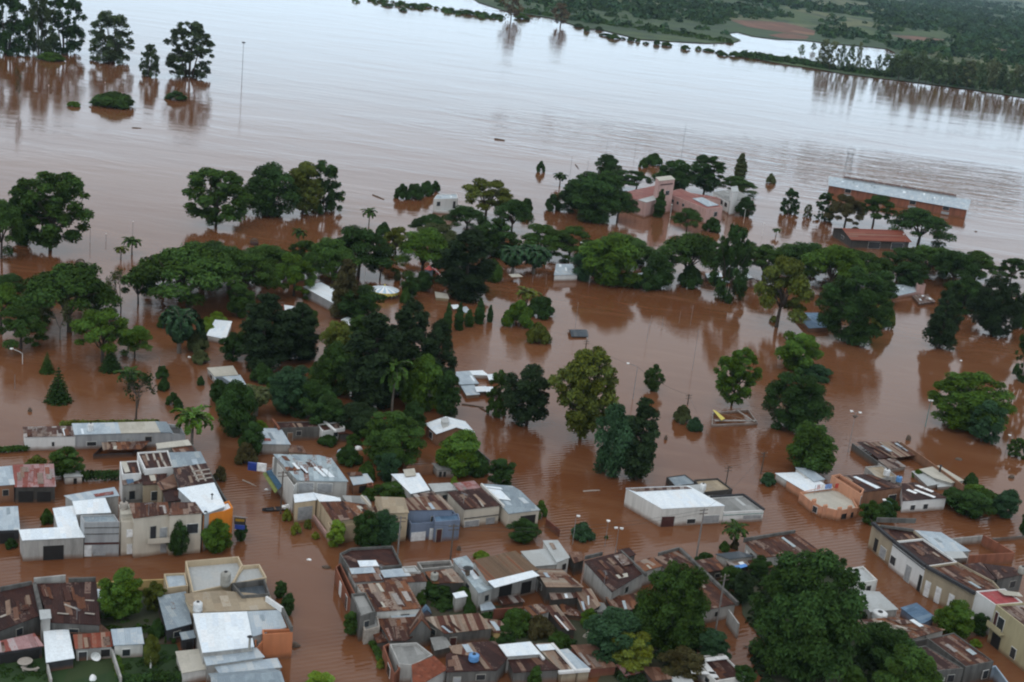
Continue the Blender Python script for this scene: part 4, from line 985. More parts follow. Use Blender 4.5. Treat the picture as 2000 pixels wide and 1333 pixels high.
        if kind == 'window':
            w_ = slab('window', wd + .16, z0 - .08, z1 + .08, .0, frame, s.o); slab('pane', wd, z0, z1, .03, mat or 'glass', w_); r = w_
        elif kind == 'door':
            r = slab('door', wd, z0, z1, .01, mat or 'doorwhite', s.o); slab('door_frame', wd + .2, z0, z1 + .12, -.02, frame, r)
        elif kind == 'garage': r = slab('garage_door', wd, z0, z1, .01, mat or 'opening', s.o)  # without a material: dark slab painting the shade of an open gateway
        elif kind == 'stripe': r = slab('fascia', wd, z0, z1, .02, mat, s.o)
        elif kind == 'opening': r = slab('doorway', wd, z0, z1, .01, 'opening', s.o)  # flat slab; the shade inside the doorway is painted near-black
        elif kind == 'balcony':
            m = MB(); dp = .9; m.box((p.x + nr.x * dp / 2, p.y + nr.y * dp / 2, z0), wd, dp, .14, ang); m.box((p.x + nr.x * dp, p.y + nr.y * dp, (z0 + z1) / 2), wd, .1, z1 - z0, ang); r = m.build('balcony', MATS[mat], s.o)
        if label: r['label'] = label
        return r
    def panel(s, pts, z, mat, name='roof_sheet', t=.06, dz=None):
        """a sheet of another colour laid on a roof"""
        W = [s.rel(P(x, y, z + .17 + (dz[i] if dz else 0))) for i, (x, y) in enumerate(pts)]; m = MB(); u = Vector((0, 0, t)); n = len(W)
        uv = [((p - W[0]).x, (p - W[0]).y) for p in W]
        m.face([p + u for p in W], uv); m.face(W[::-1], uv[::-1])
        for i in range(n): m.face([W[i], W[(i + 1) % n], W[(i + 1) % n] + u, W[i] + u], [uv[i], uv[(i + 1) % n]] * 2)
        return m.build(name, MATS[mat], s.o)
    def beam(s, a, b, z, wd, hh, mat, name='parapet'):
        A, B_ = s.rel(P(*a, z)), s.rel(P(*b, z)); d = B_ - A; m = MB(); c = (A + B_) / 2; m.box((c.x, c.y, z + .02), d.length, wd, hh, math.atan2(d.y, d.x)); return m.build(name, MATS[mat], s.o)
def water_tank(px, py, z, d, h, mat, label, lid='black'):
    c = P(px, py, z); o = empty('water_tank', tuple(c), 0, label, 'tank'); r = d / 2
    m = MB(); m.lathe((0, 0, 0), [(r * .95, 0), (r, .1), (r, h * .3), (r * .97, h * .34), (r, h * .38), (r, h * .62), (r * .97, h * .66), (r, h * .7), (r, h * .85), (r * .7, h * .97)]); m.build('body', MATS[mat], o, True)
    m = MB(); m.lathe((0, 0, h * .96), [(r * .34, 0), (r * .34, .12), (r * .2, .18)], 12); m.build('lid', MATS[lid], o); return o
def low_wall(name, label, pts, z, hpx_mat, wd=.25, zb=-1.5):
    c = P(*pts[0]); o = empty(name, (c.x, c.y, 0), 0, label, 'wall')
    m = MB(); W = [P(x, y, z) for x, y in pts]
    for a, b in zip(W, W[1:]):
        d = b - a; q = (a + b) / 2; m.box((q.x - c.x, q.y - c.y, (z + zb) / 2), d.length + wd, wd, z - zb, math.atan2(d.y, d.x))
    m.build('masonry', MATS[hpx_mat], o); return o
# ---- left block north of the first street
h = House('shed', 'long low shed with white left end and mottled grey wall', 'shed', (180, 880))
h.block([(46, 836), (142, 834), (147, 852), (49, 854)], 27, 'patch', 'whiteclean'); h.op(0, 2, .42, .47, .3, .6)
h.block([(142, 829), (232, 827), (238, 847), (147, 850)], 29, 'galvlight', 'grey'); h.block([(232, 827), (305, 825), (315, 845), (238, 847)], 29, 'creamflat', 'grey')
h.block([(305, 825), (324, 826), (336, 846), (315, 845)], 29, 'galv', 'grey'); h.block([(326, 828), (352, 831), (362, 850), (337, 847)], 30, None, 'grey', par=.4)
h.op(1, 2, .1, .3, .25, .5); h.op(1, 2, .55, .75, .25, .5)
h = House('lean_to', 'sagging rusty lean-to over black shadow behind the white frames', 'shed', (230, 890))
h.block([(200, 866), (290, 863), (276, 878), (203, 880)], 16, 'rustbright', 'dark', open_=True); h.block([(202, 870), (286, 868), (258, 884), (182, 888)], 9, None, 'charcoal')  # charcoal box below the sheet paints in its black shadow
h = House('hut', 'small hut with streaky red and grey rusted roof', 'hut', (65, 975))
h.block([(27, 910), (103, 908), (107, 951), (30, 952)], 32, 'pinkrust', 'dark', dz=[.5, .5, 0, 0]); h.op(0, 2, .55, .92, .1, .75, 'opening'); h.op(0, 2, .1, .45, .1, .7, 'opening')
h.block([(-12, 915), (22, 912), (27, 947), (-10, 950)], 34, 'galvlight', 'brown')
h = House('shed', 'plain shed with blue-grey roof at the left edge', 'shed', (15, 1060)); h.block([(-14, 993), (33, 991), (37, 1035), (-10, 1037)], 26, 'galvlight', 'charcoal'); h.op(0, 2, .2, .8, .0, .8, 'opening')
h = House('garage', 'white-roofed angular garage with a black gateway on the street', 'garage', (100, 1095))
h.block([(39, 1037), (152, 1030), (163, 1050), (45, 1056)], 41, 'zinc', 'stain', dz=[.3, .3, 0, 0]); h.op(0, 2, .33, .67, .0, .68, 'garage')
h.block([(105, 995), (142, 990), (152, 1030), (115, 1033)], 42, 'zinc', 'stain'); h.block([(142, 976), (204, 975), (215, 1002), (150, 1005)], 46, 'zinc', 'stain')
h.block([(128, 970), (222, 954), (231, 969), (143, 979)], 46, 'galvlight', 'stain'); h.panel([(183, 966), (221, 960), (222, 966), (187, 971)], h.b[-1][1], 'pinkrust')
h = House('house', 'pale grey two-storey house with a dark red band above its shopfront', 'house', (195, 1090))
h.block([(157, 1007), (223, 1005), (233, 1020), (165, 1021)], 68, 'galv', 'grey', par=.3); h.op(0, 2, .0, 1., .37, .42, 'stripe', 'doormaroon'); h.op(0, 2, .38, .74, .05, .31, 'garage', 'doorgrey'); h.op(0, 2, .8, .98, .03, .33, 'door'); h.op(0, 2, .0, 1., .66, .68, 'stripe', 'concrete'); h.op(0, 2, .0, 1., .84, .86, 'stripe', 'concrete')
h = House('house', 'cream two-storey house with balcony and rust roof facing the street', 'house', (300, 1085))
h.block([(254, 985), (326, 983), (331, 1004), (262, 1013)], 78, 'rust', 'cream', dz=[.4, .4, 0, 0]); h.block([(234, 988), (256, 987), (263, 1004), (238, 1006)], 74, 'creamflat', 'cream')
h.block([(236, 1012), (287, 1009), (288, 1017), (237, 1020)], 66, 'creamflat', 'cream', par=.2); h.op(2, 2, .25, .78, .55, .76, 'window', 'plasticwhite'); h.op(2, 2, .05, .4, .06, .3, 'garage', 'doorgrey'); h.op(2, 2, .55, .75, .04, .32, 'door')
h.block([(287, 1004), (330, 1001), (331, 1014), (288, 1017)], 68, 'greyflat', 'cream', par=.9); h.op(3, 2, .1, .92, .46, .76, 'window', 'doorgrey'); h.op(3, 2, .0, 1., .40, .54, 'balcony', 'cream'); h.op(3, 2, .1, .5, .05, .3, 'garage', 'doorgrey'); h.op(3, 2, .6, .85, .03, .32, 'door')
h.block([(336, 984), (380, 983), (394, 1003), (331, 1007)], 78, 'rust', 'cream'); h.op(4, 2, .1, .45, .52, .75, 'window'); h.op(4, 2, .55, .9, .05, .34, 'garage', 'doorgrey')
h = House('shop', 'bright orange corner shop under a brilliant white roof', 'shop', (420, 1075))
h.block([(349, 956), (417, 945), (438, 990), (400, 1004)], 74, 'zinc', 'grey', dz=[.3, .3, 0, 0]); h.block([(397, 1007), (438, 999), (455, 992), (447, 978), (398, 996)], 70, 'zinc', 'orange', par=.35); h.op(1, 0, .2, .8, .05, .34, 'garage', 'doorgrey'); h.op(1, 0, .0, .98, .4, .43, 'stripe', 'orange')
h = House('house', 'house with dark maroon roof crossed by pale battens and blue-grey rear', 'house', (380, 1000))
h.block([(340, 916), (401, 907), (416, 943), (352, 953)], 72, 'maroon', 'concrete'); z_ = h.b[-1][1]
for a, b in (((386, 908), (402, 940)), ((372, 910), (388, 941)), ((375, 922), (409, 917)), ((378, 930), (412, 925)), ((382, 938), (414, 933))): h.beam(a, b, z_ + .2, .3, .12, 'stone', 'batten')
h.block([(332, 886), (390, 884), (401, 906), (340, 914)], 68, 'galv', 'concrete'); h.block([(318, 957), (349, 953), (358, 977), (325, 981)], 58, 'maroon', 'concrete'); h.block([(308, 945), (338, 928), (349, 951), (316, 958)], 60, 'brownroof', 'tan')
h = House('house', 'maroon-roofed house boxed in by wide white frames', 'house', (285, 985))
h.block([(268, 884), (328, 880), (339, 912), (283, 917)], 68, 'maroon', 'whiteclean', par=.35); z_ = h.b[-1][1]
for a, b in (((285, 886), (290, 900)), ((299, 885), (303, 899)), ((312, 884), (318, 902)), ((307, 900), (312, 914)), ((318, 900), (325, 913))): h.beam(a, b, z_ - .2, .35, .1, 'stone', 'batten')
h.block([(234, 902), (269, 900), (276, 925), (239, 927)], 62, 'maroon', 'whiteclean', par=.25); h.panel([(236, 903), (247, 902), (254, 922), (244, 924)], h.b[-1][1] - .2, 'creamflat')
h.block([(278, 928), (324, 926), (320, 945), (280, 948)], 56, 'maroon', 'tan'); h.op(2, 2, .3, .6, .45, .75, 'window'); h.block([(238, 930), (275, 928), (279, 944), (241, 948)], 50, 'patch', 'stain')
h.panel([(291, 929), (302, 928), (305, 939), (295, 940)], h.b[2][1], 'creamflat'); h.panel([(246, 936), (258, 933), (262, 942), (249, 946)], h.b[3][1], 'bluemetal'); h.panel([(258, 932), (268, 931), (272, 938), (262, 941)], h.b[3][1], 'paleflat')
h.block([(240, 950), (278, 950), (281, 975), (244, 978)], 26, None, 'concrete', par=.3)
h = House('house', 'cream flat-roofed house with a rusty strip beside the street palm', 'house', (340, 940)); h.block([(306, 868), (366, 861), (372, 870), (309, 877)], 62, 'creamflat', 'stain'); h.block([(337, 876), (372, 871), (379, 882), (341, 885)], 60, 'rust', 'concrete')
low_wall('garden_wall', 'long stained street wall running down beside the white roof', [(372, 866), (396, 898), (420, 940), (452, 994)], 4.6, 'concrete', .3)
h = House('shed', 'white patched yard shed hidden under the yard tree', 'shed', (140, 945)); h.block([(125, 924), (157, 922), (160, 931), (127, 933)], 14, 'paleflat', 'white'); h.op(0, 2, .3, .5, .05, .8, 'opening')
# ---- lower left block
h = House('house', 'wide house with two maroon roofs split by a grey dividing wall', 'house', (110, 1230))
h.block([(-20, 1164), (64, 1145), (79, 1202), (-20, 1240)], 40, 'maroon', 'concrete', dz=[.6, .6, 0, 0]); h.block([(71, 1143), (186, 1139), (194, 1221), (100, 1216)], 40, 'maroon', 'concrete', dz=[.6, .6, 0, 0]); z_ = h.b[-1][1]
h.beam((67, 1143), (84, 1212), z_ + .6, .5, .8, 'concrete'); h.beam((66, 1137), (128, 1131), z_ + .7, .3, 1.2, 'stain'); h.beam((134, 1136), (187, 1134), z_ + .6, .3, 1.0, 'concrete'); h.beam((0, 1153), (62, 1141), z_ + .7, .3, .9, 'concrete')
h.block([(79, 1194), (96, 1193), (98, 1208), (81, 1210)], 52, 'paleflat', 'stain'); h.block([(132, 1218), (194, 1221), (214, 1236), (136, 1237)], 22, 'brownroof', 'concrete')
h.block([(-10, 1257), (66, 1240), (82, 1262), (-10, 1276)], 26, 'pinkrust', 'charcoal', dz=[.5, .5, 0, 0]); h.op(4, 2, .06, .9, .0, .8, 'opening')
for a, b in (((88, 1160), (116, 1159)), ((79, 1163), (116, 1165)), ((152, 1161), (184, 1163)), ((112, 1198), (134, 1200)), ((166, 1198), (185, 1200)), ((126, 1181), (150, 1190)), ((155, 1172), (184, 1174))): h.beam(a, b, z_ + .42, .28, .06, 'stone', 'roof_sheet')
for a, b in (((0, 1164), (14, 1161)), ((28, 1181), (40, 1179)), ((0, 1190), (18, 1187)), ((0, 1206), (19, 1199))): h.beam(a, b, h.b[0][1] + .35, .4, .06, 'stone', 'roof_sheet')
h = House('porch', 'porch with a plain white roof over a dark blue wall', 'porch', (115, 1300)); h.block([(87, 1235), (132, 1232), (143, 1286), (92, 1294)], 22, 'zinc', 'charcoal', dz=[.4, .4, 0, 0])
h = House('outbuilding', 'small washhouse with striped rusty roof beside the white porch', 'outbuilding', (185, 1290)); h.block([(145, 1242), (214, 1237), (218, 1263), (149, 1268)], 26, 'redrust', 'stain', dz=[.3, .3, 0, 0]); h.op(0, 2, .7, .93, .0, .75, 'door', 'charcoal'); h.op(0, 2, .05, .3, .3, .8, 'opening')
h = House('hut', 'small white yard hut with pale blue roof and one dark window', 'hut', (250, 1290)); h.block([(219, 1232), (274, 1228), (279, 1258), (224, 1261)], 28, 'galvlight', 'white', dz=[.5, .5, 0, 0]); h.op(0, 2, .45, .72, .25, .68)
h = House('canopy', 'little white canopy on the side of the maroon roofed house', 'canopy', (192, 1190)); h.block([(182, 1154), (194, 1153), (199, 1171), (187, 1172)], 26, 'zinc', 'dark', open_=True)
low_wall('street_wall', 'ochre street wall behind the bright leafy tree', [(189, 1139), (258, 1134), (318, 1132)], 1.9, 'ochre'); low_wall('yard_wall', 'grey yard wall along the clipped hedge of the white hut', [(219, 1268), (236, 1322)], 1.6, 'stain')
low_wall('yard_wall', 'pale garden wall between porch lawn and washhouse', [(93, 1298), (100, 1326)], 1.5, 'stain')
h = House('house', 'large beige house with stepped parapets, tan terrace and white zinc roof', 'house', (470, 1240))
h.block([(362, 1096), (466, 1087), (476, 1108), (453, 1141), (376, 1157)], 44, 'paleflat', 'beige', par=1.1); h.block([(470, 1105), (507, 1102), (521, 1128), (453, 1141)], 46, 'paleflat', 'beige', par=.7)
h.block([(320, 1121), (362, 1119), (368, 1144), (327, 1149)], 34, 'galvlight', 'beige', par=.4); h.block([(452, 1139), (517, 1131), (527, 1160), (473, 1164)], 50, 'slate', 'concrete', par=1.0)
h.block([(362, 1162), (434, 1156), (526, 1165), (535, 1190), (397, 1197), (371, 1182)], 44, 'tanflat', 'beige'); h.block([(310, 1167), (361, 1158), (372, 1219), (327, 1231)], 30, 'galv', 'charcoal')
h.block([(379, 1201), (480, 1197), (494, 1264), (397, 1275)], 46, 'zinc', 'stain', dz=[.2, .2, 0, 0]); h.block([(483, 1197), (544, 1194), (557, 1226), (495, 1243)], 44, 'galvlight', 'stain')
h.block([(512, 1230), (569, 1228), (572, 1236), (514, 1240)], 50, None, 'terracotta', par=.3); h.block([(497, 1250), (512, 1240), (516, 1250), (500, 1268)], 36, None, 'terracotta', par=.2); h.beam((520, 1170), (552, 1192), 4.6, .3, .8, 'whiteclean'); h.beam((552, 1192), (570, 1230), 4.6, .3, .8, 'concrete')
h.block([(397, 1278), (500, 1268), (514, 1284), (405, 1300)], 36, 'galvlight', 'stain')
h.op(6, 2, .1, .3, .35, .75)
h = House('canopy', 'cream canopy roof at the lower left of the beige house', 'canopy', (375, 1315)); h.block([(345, 1275), (392, 1270), (405, 1307), (357, 1315)], 22, 'creamflat', 'white')
h = House('house', 'blue-grey hipped roof cut by the bottom edge', 'house', (480, 1345)); h.gable([(412, 1318), (420, 1362), (556, 1352), (530, 1308)], 30, 'galv', 'stain', 1.2); h.block([(420, 1302), (540, 1288), (548, 1304), (430, 1316)], 30, 'galvlight', 'stain')
h = House('shed', 'narrow shed under the beige house with grey roof', 'shed', (370, 1270)); h.block([(353, 1238), (376, 1234), (380, 1246), (357, 1250)], 26, 'galv', 'charcoal'); h.op(0, 2, .2, .7, .0, .8, 'opening')
# ---- gardens and second block
h = House('house', 'small house with blue-white roof faded pink at one corner', 'house', (530, 890)); h.block([(495, 838), (548, 839), (566, 869), (513, 868)], 20, 'galvlight', 'stain', dz=[.3, .3, 0, 0]); h.panel([(512, 851), (526, 852), (530, 862), (516, 862)], h.b[0][1], 'pinkrust')
h = House('house', 'long rust roof framed by white walls above a sooty wall', 'house', (600, 868)); h.block([(536, 825), (617, 823), (624, 834), (545, 837)], 26, 'maroon', 'concrete', par=.15); h.block([(620, 829), (668, 823), (674, 836), (630, 843)], 24, 'patch', 'whiteclean', par=.3); h.block([(660, 836), (674, 833), (690, 848), (662, 848)], 16, 'rust', 'dark'); z_ = h.b[0][1]; h.beam((634, 824), (656, 843), z_ + .1, .5, .3, 'whiteclean'); h.beam((532, 820), (545, 838), z_, .4, .5, 'brick')
h = House('shed', 'low brown-roofed shed between two blue-grey roofs', 'shed', (580, 890)); h.block([(563, 870), (590, 873), (597, 886), (566, 884)], 12, 'brownroof', 'tan')
h = House('house', 'tall grey two-storey house with blue corrugated roof at the street bend', 'house', (610, 1000)); h.block([(536, 889), (622, 891), (646, 897), (678, 941), (582, 939)], 58, 'galvrust', 'stain', dz=[.5, .5, .4, 0, 0]); h.op(0, 3, .3, .6, .62, .92, 'window', 'doorgrey'); h.op(0, 3, .68, .98, .6, .93, 'window', 'doorgrey'); h.panel([(556, 913), (582, 912), (586, 919), (559, 920)], h.b[0][1] + .2, 'rustbright')
h.block([(533, 893), (545, 892), (586, 940), (574, 950)], 54, None, 'white', par=.3); h.block([(575, 968), (612, 964), (617, 977), (577, 982)], 42, 'zinc', 'beige'); h.op(2, 2, .15, .85, .15, .75, 'garage', 'doorgrey'); h.block([(614, 965), (663, 974), (664, 979), (625, 980)], 44, 'zinc', 'beige'); h.op(0, 4, .2, .35, .2, .45)
h = House('awning', 'street awning with yellow-green edge and dark blue slope', 'awning', (535, 975)); h.block([(514, 923), (524, 919), (551, 949), (538, 962)], 20, None, 'stain', open_=True); h.panel([(513, 926), (519, 921), (543, 958), (537, 964)], h.b[0][1] + .05, 'awninggreen', 'edge'); h.panel([(519, 921), (534, 916), (556, 944), (543, 958)], h.b[0][1] + .3, 'awningblue', 'slope')
h = House('hut', 'brown hut with grey sheet roof and a brown brick pillar', 'hut', (705, 962)); h.block([(683, 930), (716, 927), (727, 943), (691, 948)], 18, 'galvlight', 'brown', dz=[.4, .4, 0, 0]); h.block([(716, 944), (727, 942), (730, 948), (719, 950)], 20, None, 'brick', par=.1); h.op(0, 2, .1, .7, .05, .8, 'opening'); h.panel([(676, 924), (705, 922), (709, 929), (683, 931)], h.b[0][1] + .4, 'rust')
h = House('house', 'house with the most dazzling white roof beside a dark garden tree', 'house', (810, 985)); h.block([(766, 928), (817, 926), (838, 958), (803, 965)], 32, 'zinc', 'stain'); h.block([(838, 947), (878, 945), (893, 957), (848, 962)], 28, 'paleflat', 'stain'); h.block([(789, 919), (808, 917), (811, 929), (793, 931)], 34, 'creamflat', 'brown'); h.block([(808, 968), (846, 962), (866, 985), (828, 992)], 34, 'patch', 'concrete')
h = House('hut', 'tiny grey concrete hut in a flooded back yard', 'hut', (865, 935)); h.block([(845, 907), (884, 908), (888, 919), (855, 919)], 14, 'greyflat', 'stain'); h.op(0, 2, .5, .65, .1, .8, 'opening'); h.op(0, 2, .75, .9, .1, .8, 'opening')
low_wall('garden_wall', 'dark yard wall left of the tiny grey hut', [(796, 911), (845, 908)], 2.0, 'brown')
h = House('house', 'cream-fronted house under a broad dark maroon roof', 'house', (930, 1030)); h.block([(876, 963), (940, 955), (976, 988), (907, 996)], 36, 'maroon', 'cream', dz=[.5, .5, 0, 0]); h.block([(886, 946), (925, 941), (938, 954), (899, 960)], 34, 'pinkrust', 'stain'); h.op(0, 2, .0, .98, .48, .53, 'stripe', 'concrete'); h.op(0, 2, .55, .95, .05, .35, 'window', 'doorgrey'); h.op(0, 2, .1, .35, .05, .4, 'garage', 'doorgrey'); h.beam((925, 962), (944, 990), h.b[0][1] + .3, .3, .1, 'stone', 'batten')
h = House('house', 'house with grey-blue zinc roof carrying a white patch at the block end', 'house', (1010, 1035)); h.block([(941, 947), (1000, 951), (1015, 960), (1053, 997), (994, 1004)], 30, 'galv', 'cream', dz=[.4, .4, .3, 0, 0]); h.panel([(950, 954), (978, 958), (998, 978), (972, 975)], h.b[0][1] + .3, 'zinc'); h.panel([(943, 949), (978, 953), (982, 957), (947, 952)], h.b[0][1] + .45, 'zinc'); h.op(0, 3, .1, .6, .0, .75, 'opening'); h.beam((940, 947), (984, 990), h.b[0][1] + .5, .35, .5, 'white')
h = House('house', 'blue-fronted house with terrace, white garage and striped rust roof', 'house', (850, 1055)); h.block([(788, 998), (886, 998), (899, 1016), (803, 1024)], 34, 'bluemetal', 'blue', par=.9); h.op(0, 2, .69, .98, .0, .5, 'garage', 'doorwhite'); h.op(0, 2, .5, .6, .0, .62, 'door'); h.op(0, 2, .18, .38, .18, .5, 'window')
h.block([(787, 976), (858, 968), (884, 996), (793, 997)], 50, 'stripe', 'blue'); h.block([(846, 1006), (895, 1003), (899, 1016), (850, 1020)], 40, 'bluemetal', 'blue', par=.3)
h = House('house', 'beige corner house with rusty roofs behind street trees', 'house', (690, 1060)); h.block([(628, 982), (668, 980), (700, 1012), (652, 1020)], 44, 'rust', 'beige'); h.block([(668, 981), (733, 990), (750, 1010), (700, 1014)], 42, 'rustbright', 'beige'); h.block([(733, 972), (788, 974), (797, 1002), (746, 1004)], 56, 'tanflat', 'beige'); h.block([(670, 970), (714, 971), (724, 985), (684, 991)], 36, 'greyflat', 'stain'); h.block([(640, 1020), (745, 1008), (752, 1018), (644, 1030)], 34, 'tanflat', 'beige', par=.3); h.beam((706, 970), (724, 990), 4.6, .3, .5, 'cream'); h.op(4, 2, .1, .3, .1, .6)
low_wall('ramp_wall', 'thin slanting wall at the left foot of the beige corner house', [(613, 1006), (638, 1040)], 1.2, 'pink')
low_wall('garden_wall', 'dark garden wall running down to the water from the white gabled house', [(918, 858), (935, 880), (956, 898)], 1.6, 'concrete'); low_wall('broken_wall', 'broken maroon wall in the street beside the zinc-roofed house', [(1068, 1014), (1092, 1034)], 1.4, 'brickdark')
# ---- central corner block
h = House('house', 'old corner house with rounded stone parapet and patched maroon roofs', 'house', (720, 1160)); h.block([(663, 1081), (686, 1070), (767, 1066), (786, 1104), (683, 1112)], 42, 'maroon', 'concrete', par=.5); h.panel([(698, 1096), (734, 1095), (741, 1107), (703, 1108)], h.b[0][1] - .35, 'zinc')
h.block([(681, 1112), (736, 1108), (750, 1134), (694, 1138)], 40, 'rust', 'stain'); h.panel([(682, 1111), (728, 1108), (734, 1119), (687, 1122)], h.b[1][1] + .02, 'galvlight')
h.block([(736, 1117), (790, 1112), (800, 1125), (742, 1129)], 38, 'galvlight', 'stain'); h.block([(742, 1129), (825, 1121), (833, 1136), (754, 1139)], 36, 'rust', 'stain'); h.block([(785, 1107), (812, 1105), (822, 1118), (790, 1118)], 40, 'paleflat', 'stain', par=.3); h.block([(655, 1108), (665, 1100), (694, 1160), (688, 1180)], 34, None, 'brick', par=.2)
h.op(5, 3, .25, .35, .1, .8, 'window'); h.op(5, 3, .6, .7, .05, .8, 'door')
h = House('house', 'house with orange-tiled junk roof and white tank beside the old corner house', 'house', (870, 1150)); h.block([(832, 1119), (882, 1113), (904, 1138), (846, 1140)], 30, 'rustbright', 'dark'); h.block([(815, 1098), (880, 1094), (886, 1106), (824, 1112)], 24, None, 'stain', par=.3)
h = House('house', 'house with one big flaking rust roof and a weathered stone front', 'house', (760, 1210)); h.block([(699, 1144), (792, 1137), (821, 1189), (736, 1195)], 34, 'rustbright', 'white', dz=[.4, .4, 0, 0]); h.block([(686, 1160), (714, 1157), (734, 1195), (704, 1204)], 50, 'greyflat', 'concrete', par=.5); h.block([(762, 1200), (818, 1197), (826, 1207), (767, 1208)], 22, 'galvlight', 'stain'); h.block([(704, 1206), (738, 1204), (742, 1224), (712, 1232)], 28, 'greyflat', 'stone', par=.3)
h = House('house', 'long ribbed red and cream striped roof with a small gable front', 'house', (890, 1262)); h.block([(831, 1208), (934, 1200), (960, 1228), (869, 1238)], 26, 'stripe', 'concrete', dz=[.7, .7, 0, 0]); h.block([(738, 1211), (815, 1207), (835, 1226), (792, 1252), (762, 1252)], 24, 'rust', 'concrete'); h.gable([(800, 1240), (842, 1232), (832, 1214), (806, 1214)], 30, 'rust', 'concrete', 2.0, .1)
h = House('outbuilding', 'little ribbed rust roof over an ochre wall', 'outbuilding', (975, 1250)); h.block([(949, 1211), (976, 1214), (995, 1236), (966, 1236)], 18, 'stripe', 'ochre')
h = House('house', 'house with grey tiled terrace and low parapet near the street', 'house', (800, 1320)); h.block([(761, 1258), (814, 1255), (845, 1279), (806, 1300), (779, 1297)], 36, 'greyflat', 'stain', par=.5); h.block([(748, 1262), (760, 1256), (782, 1305), (770, 1318)], 30, None, 'brick', par=.2); h.op(1, 3, .3, .5, .2, .8)
h = House('house', 'house with clean ribbed terracotta roof at the bottom edge', 'house', (840, 1350)); h.block([(806, 1301), (848, 1284), (872, 1308), (808, 1345)], 30, 'tile', 'stain', dz=[.5, .5, 0, 0])
h = House('house', 'maroon-roofed house with striped sheets and a blue drum', 'house', (920, 1340)); h.block([(873, 1281), (925, 1257), (966, 1255), (990, 1286), (970, 1309), (873, 1313)], 30, 'maroon', 'concrete'); h.panel([(876, 1263), (920, 1256), (938, 1284), (885, 1277)], h.b[0][1], 'stripe'); h.panel([(902, 1260), (914, 1259), (924, 1274), (912, 1275)], h.b[0][1] + .1, 'galvlight')
h = House('house', 'house with white, maroon and tan striped roof parts and white beams', 'house', (1060, 1330)); h.block([(976, 1262), (1034, 1256), (1052, 1278), (991, 1282)], 34, 'zinc', 'stain'); h.block([(991, 1283), (1049, 1279), (1090, 1308), (1004, 1314)], 26, 'maroon', 'concrete'); h.block([(1045, 1260), (1080, 1258), (1126, 1310), (1098, 1313)], 24, 'stripe', 'tan'); z_ = h.b[-1][1]; h.panel([(1046, 1260), (1079, 1258), (1088, 1269), (1056, 1272)], z_ + .05, 'zinc'); h.block([(1092, 1272), (1108, 1270), (1151, 1308), (1130, 1312)], 24, 'galvlight', 'tan'); h.beam((1078, 1258), (1126, 1312), z_ + .3, .4, .3, 'whiteclean'); h.beam((1091, 1314), (1151, 1309), z_ + .1, .5, .35, 'whiteclean'); h.beam((1034, 1256), (1062, 1288), z_ + .4, .4, .3, 'whiteclean')
h = House('house', 'plain brown sheet roof over a brick wall with a grey step at its foot', 'house', (1180, 1325)); h.block([(1117, 1263), (1160, 1260), (1202, 1303), (1151, 1307)], 18, 'brownroof', 'brickdark', dz=[.3, .3, 0, 0])
h = House('house', 'house with ribbed brown tile roof and white gutter strip over open rooms', 'house', (1000, 1185)); h.block([(926, 1096), (1006, 1078), (1050, 1114), (953, 1136)], 46, 'tilebrown', 'stain', dz=[.5, .5, 0, 0]); h.panel([(953, 1136), (1040, 1115), (1054, 1125), (966, 1149)], h.b[0][1] - .05, 'zinc', 'gutter_sheet'); h.block([(886, 1094), (910, 1088), (961, 1150), (936, 1159)], 36, 'galvrust', 'stain'); h.op(0, 2, .1, .3, .1, .6, 'opening'); h.op(0, 2, .5, .75, .1, .65, 'opening')
h = House('house', 'house with bare white concrete roof slabs at the street', 'house', (1060, 1125)); h.block([(1019, 1079), (1068, 1074), (1086, 1103), (1044, 1107)], 30, 'paleflat', 'stain'); h.block([(1062, 1058), (1088, 1057), (1111, 1090), (1088, 1099)], 34, 'paleflat', 'white'); h.panel([(1072, 1061), (1080, 1061), (1087, 1073), (1080, 1074)], h.b[1][1], 'rustbright'); h.block([(1112, 1080), (1134, 1080), (1140, 1094), (1122, 1100)], 26, 'brownroof', 'dark')
h = House('house', 'house with ribbed maroon roof in long stripes behind the open-room house', 'house', (1095, 1175)); h.block([(1047, 1113), (1096, 1114), (1137, 1147), (1068, 1147)], 34, 'stripe', 'dark', flip=1); h.block([(1073, 1155), (1126, 1154), (1132, 1167), (1078, 1172)], 22, 'patch', 'dark'); h.block([(1124, 1154), (1153, 1152), (1171, 1183), (1153, 1195), (1139, 1194)], 24, 'stripe', 'dark'); h.block([(1165, 1178), (1178, 1180), (1186, 1194), (1168, 1196)], 16, 'greyflat', 'stain')
h = House('hut', 'yard hut with rusty roof and a white door', 'hut', (1055, 1225)); h.block([(1024, 1187), (1058, 1181), (1072, 1195), (1042, 1204)], 26, 'rustbright', 'stain'); h.op(0, 2, .35, .7, .0, .75, 'door')
h = House('shed', 'narrow strip shed with rusty panels and white battens', 'shed', (1105, 1245)); h.block([(1065, 1186), (1086, 1184), (1122, 1231), (1098, 1227)], 20, 'stripe', 'dark'); h.beam((1084, 1203), (1110, 1232), h.b[0][1] + .2, .25, .1, 'whiteclean', 'batten')
low_wall('yard_wall', 'dark brick yard wall behind the small yard hut', [(966, 1190), (1028, 1186)], 2.2, 'brickdark'); h = House('shed', 'low grey box with flat metal roof at the yard wall', 'shed', (950, 1205)); h.block([(938, 1179), (958, 1178), (966, 1190), (941, 1193)], 10, 'galvlight', 'stain')
h = House('outhouse', 'rounded yard outhouse with a small white lid roof', 'outhouse', (890, 1195)); h.block([(886, 1161), (905, 1157), (911, 1165), (891, 1169)], 30, 'zinc', 'stain')
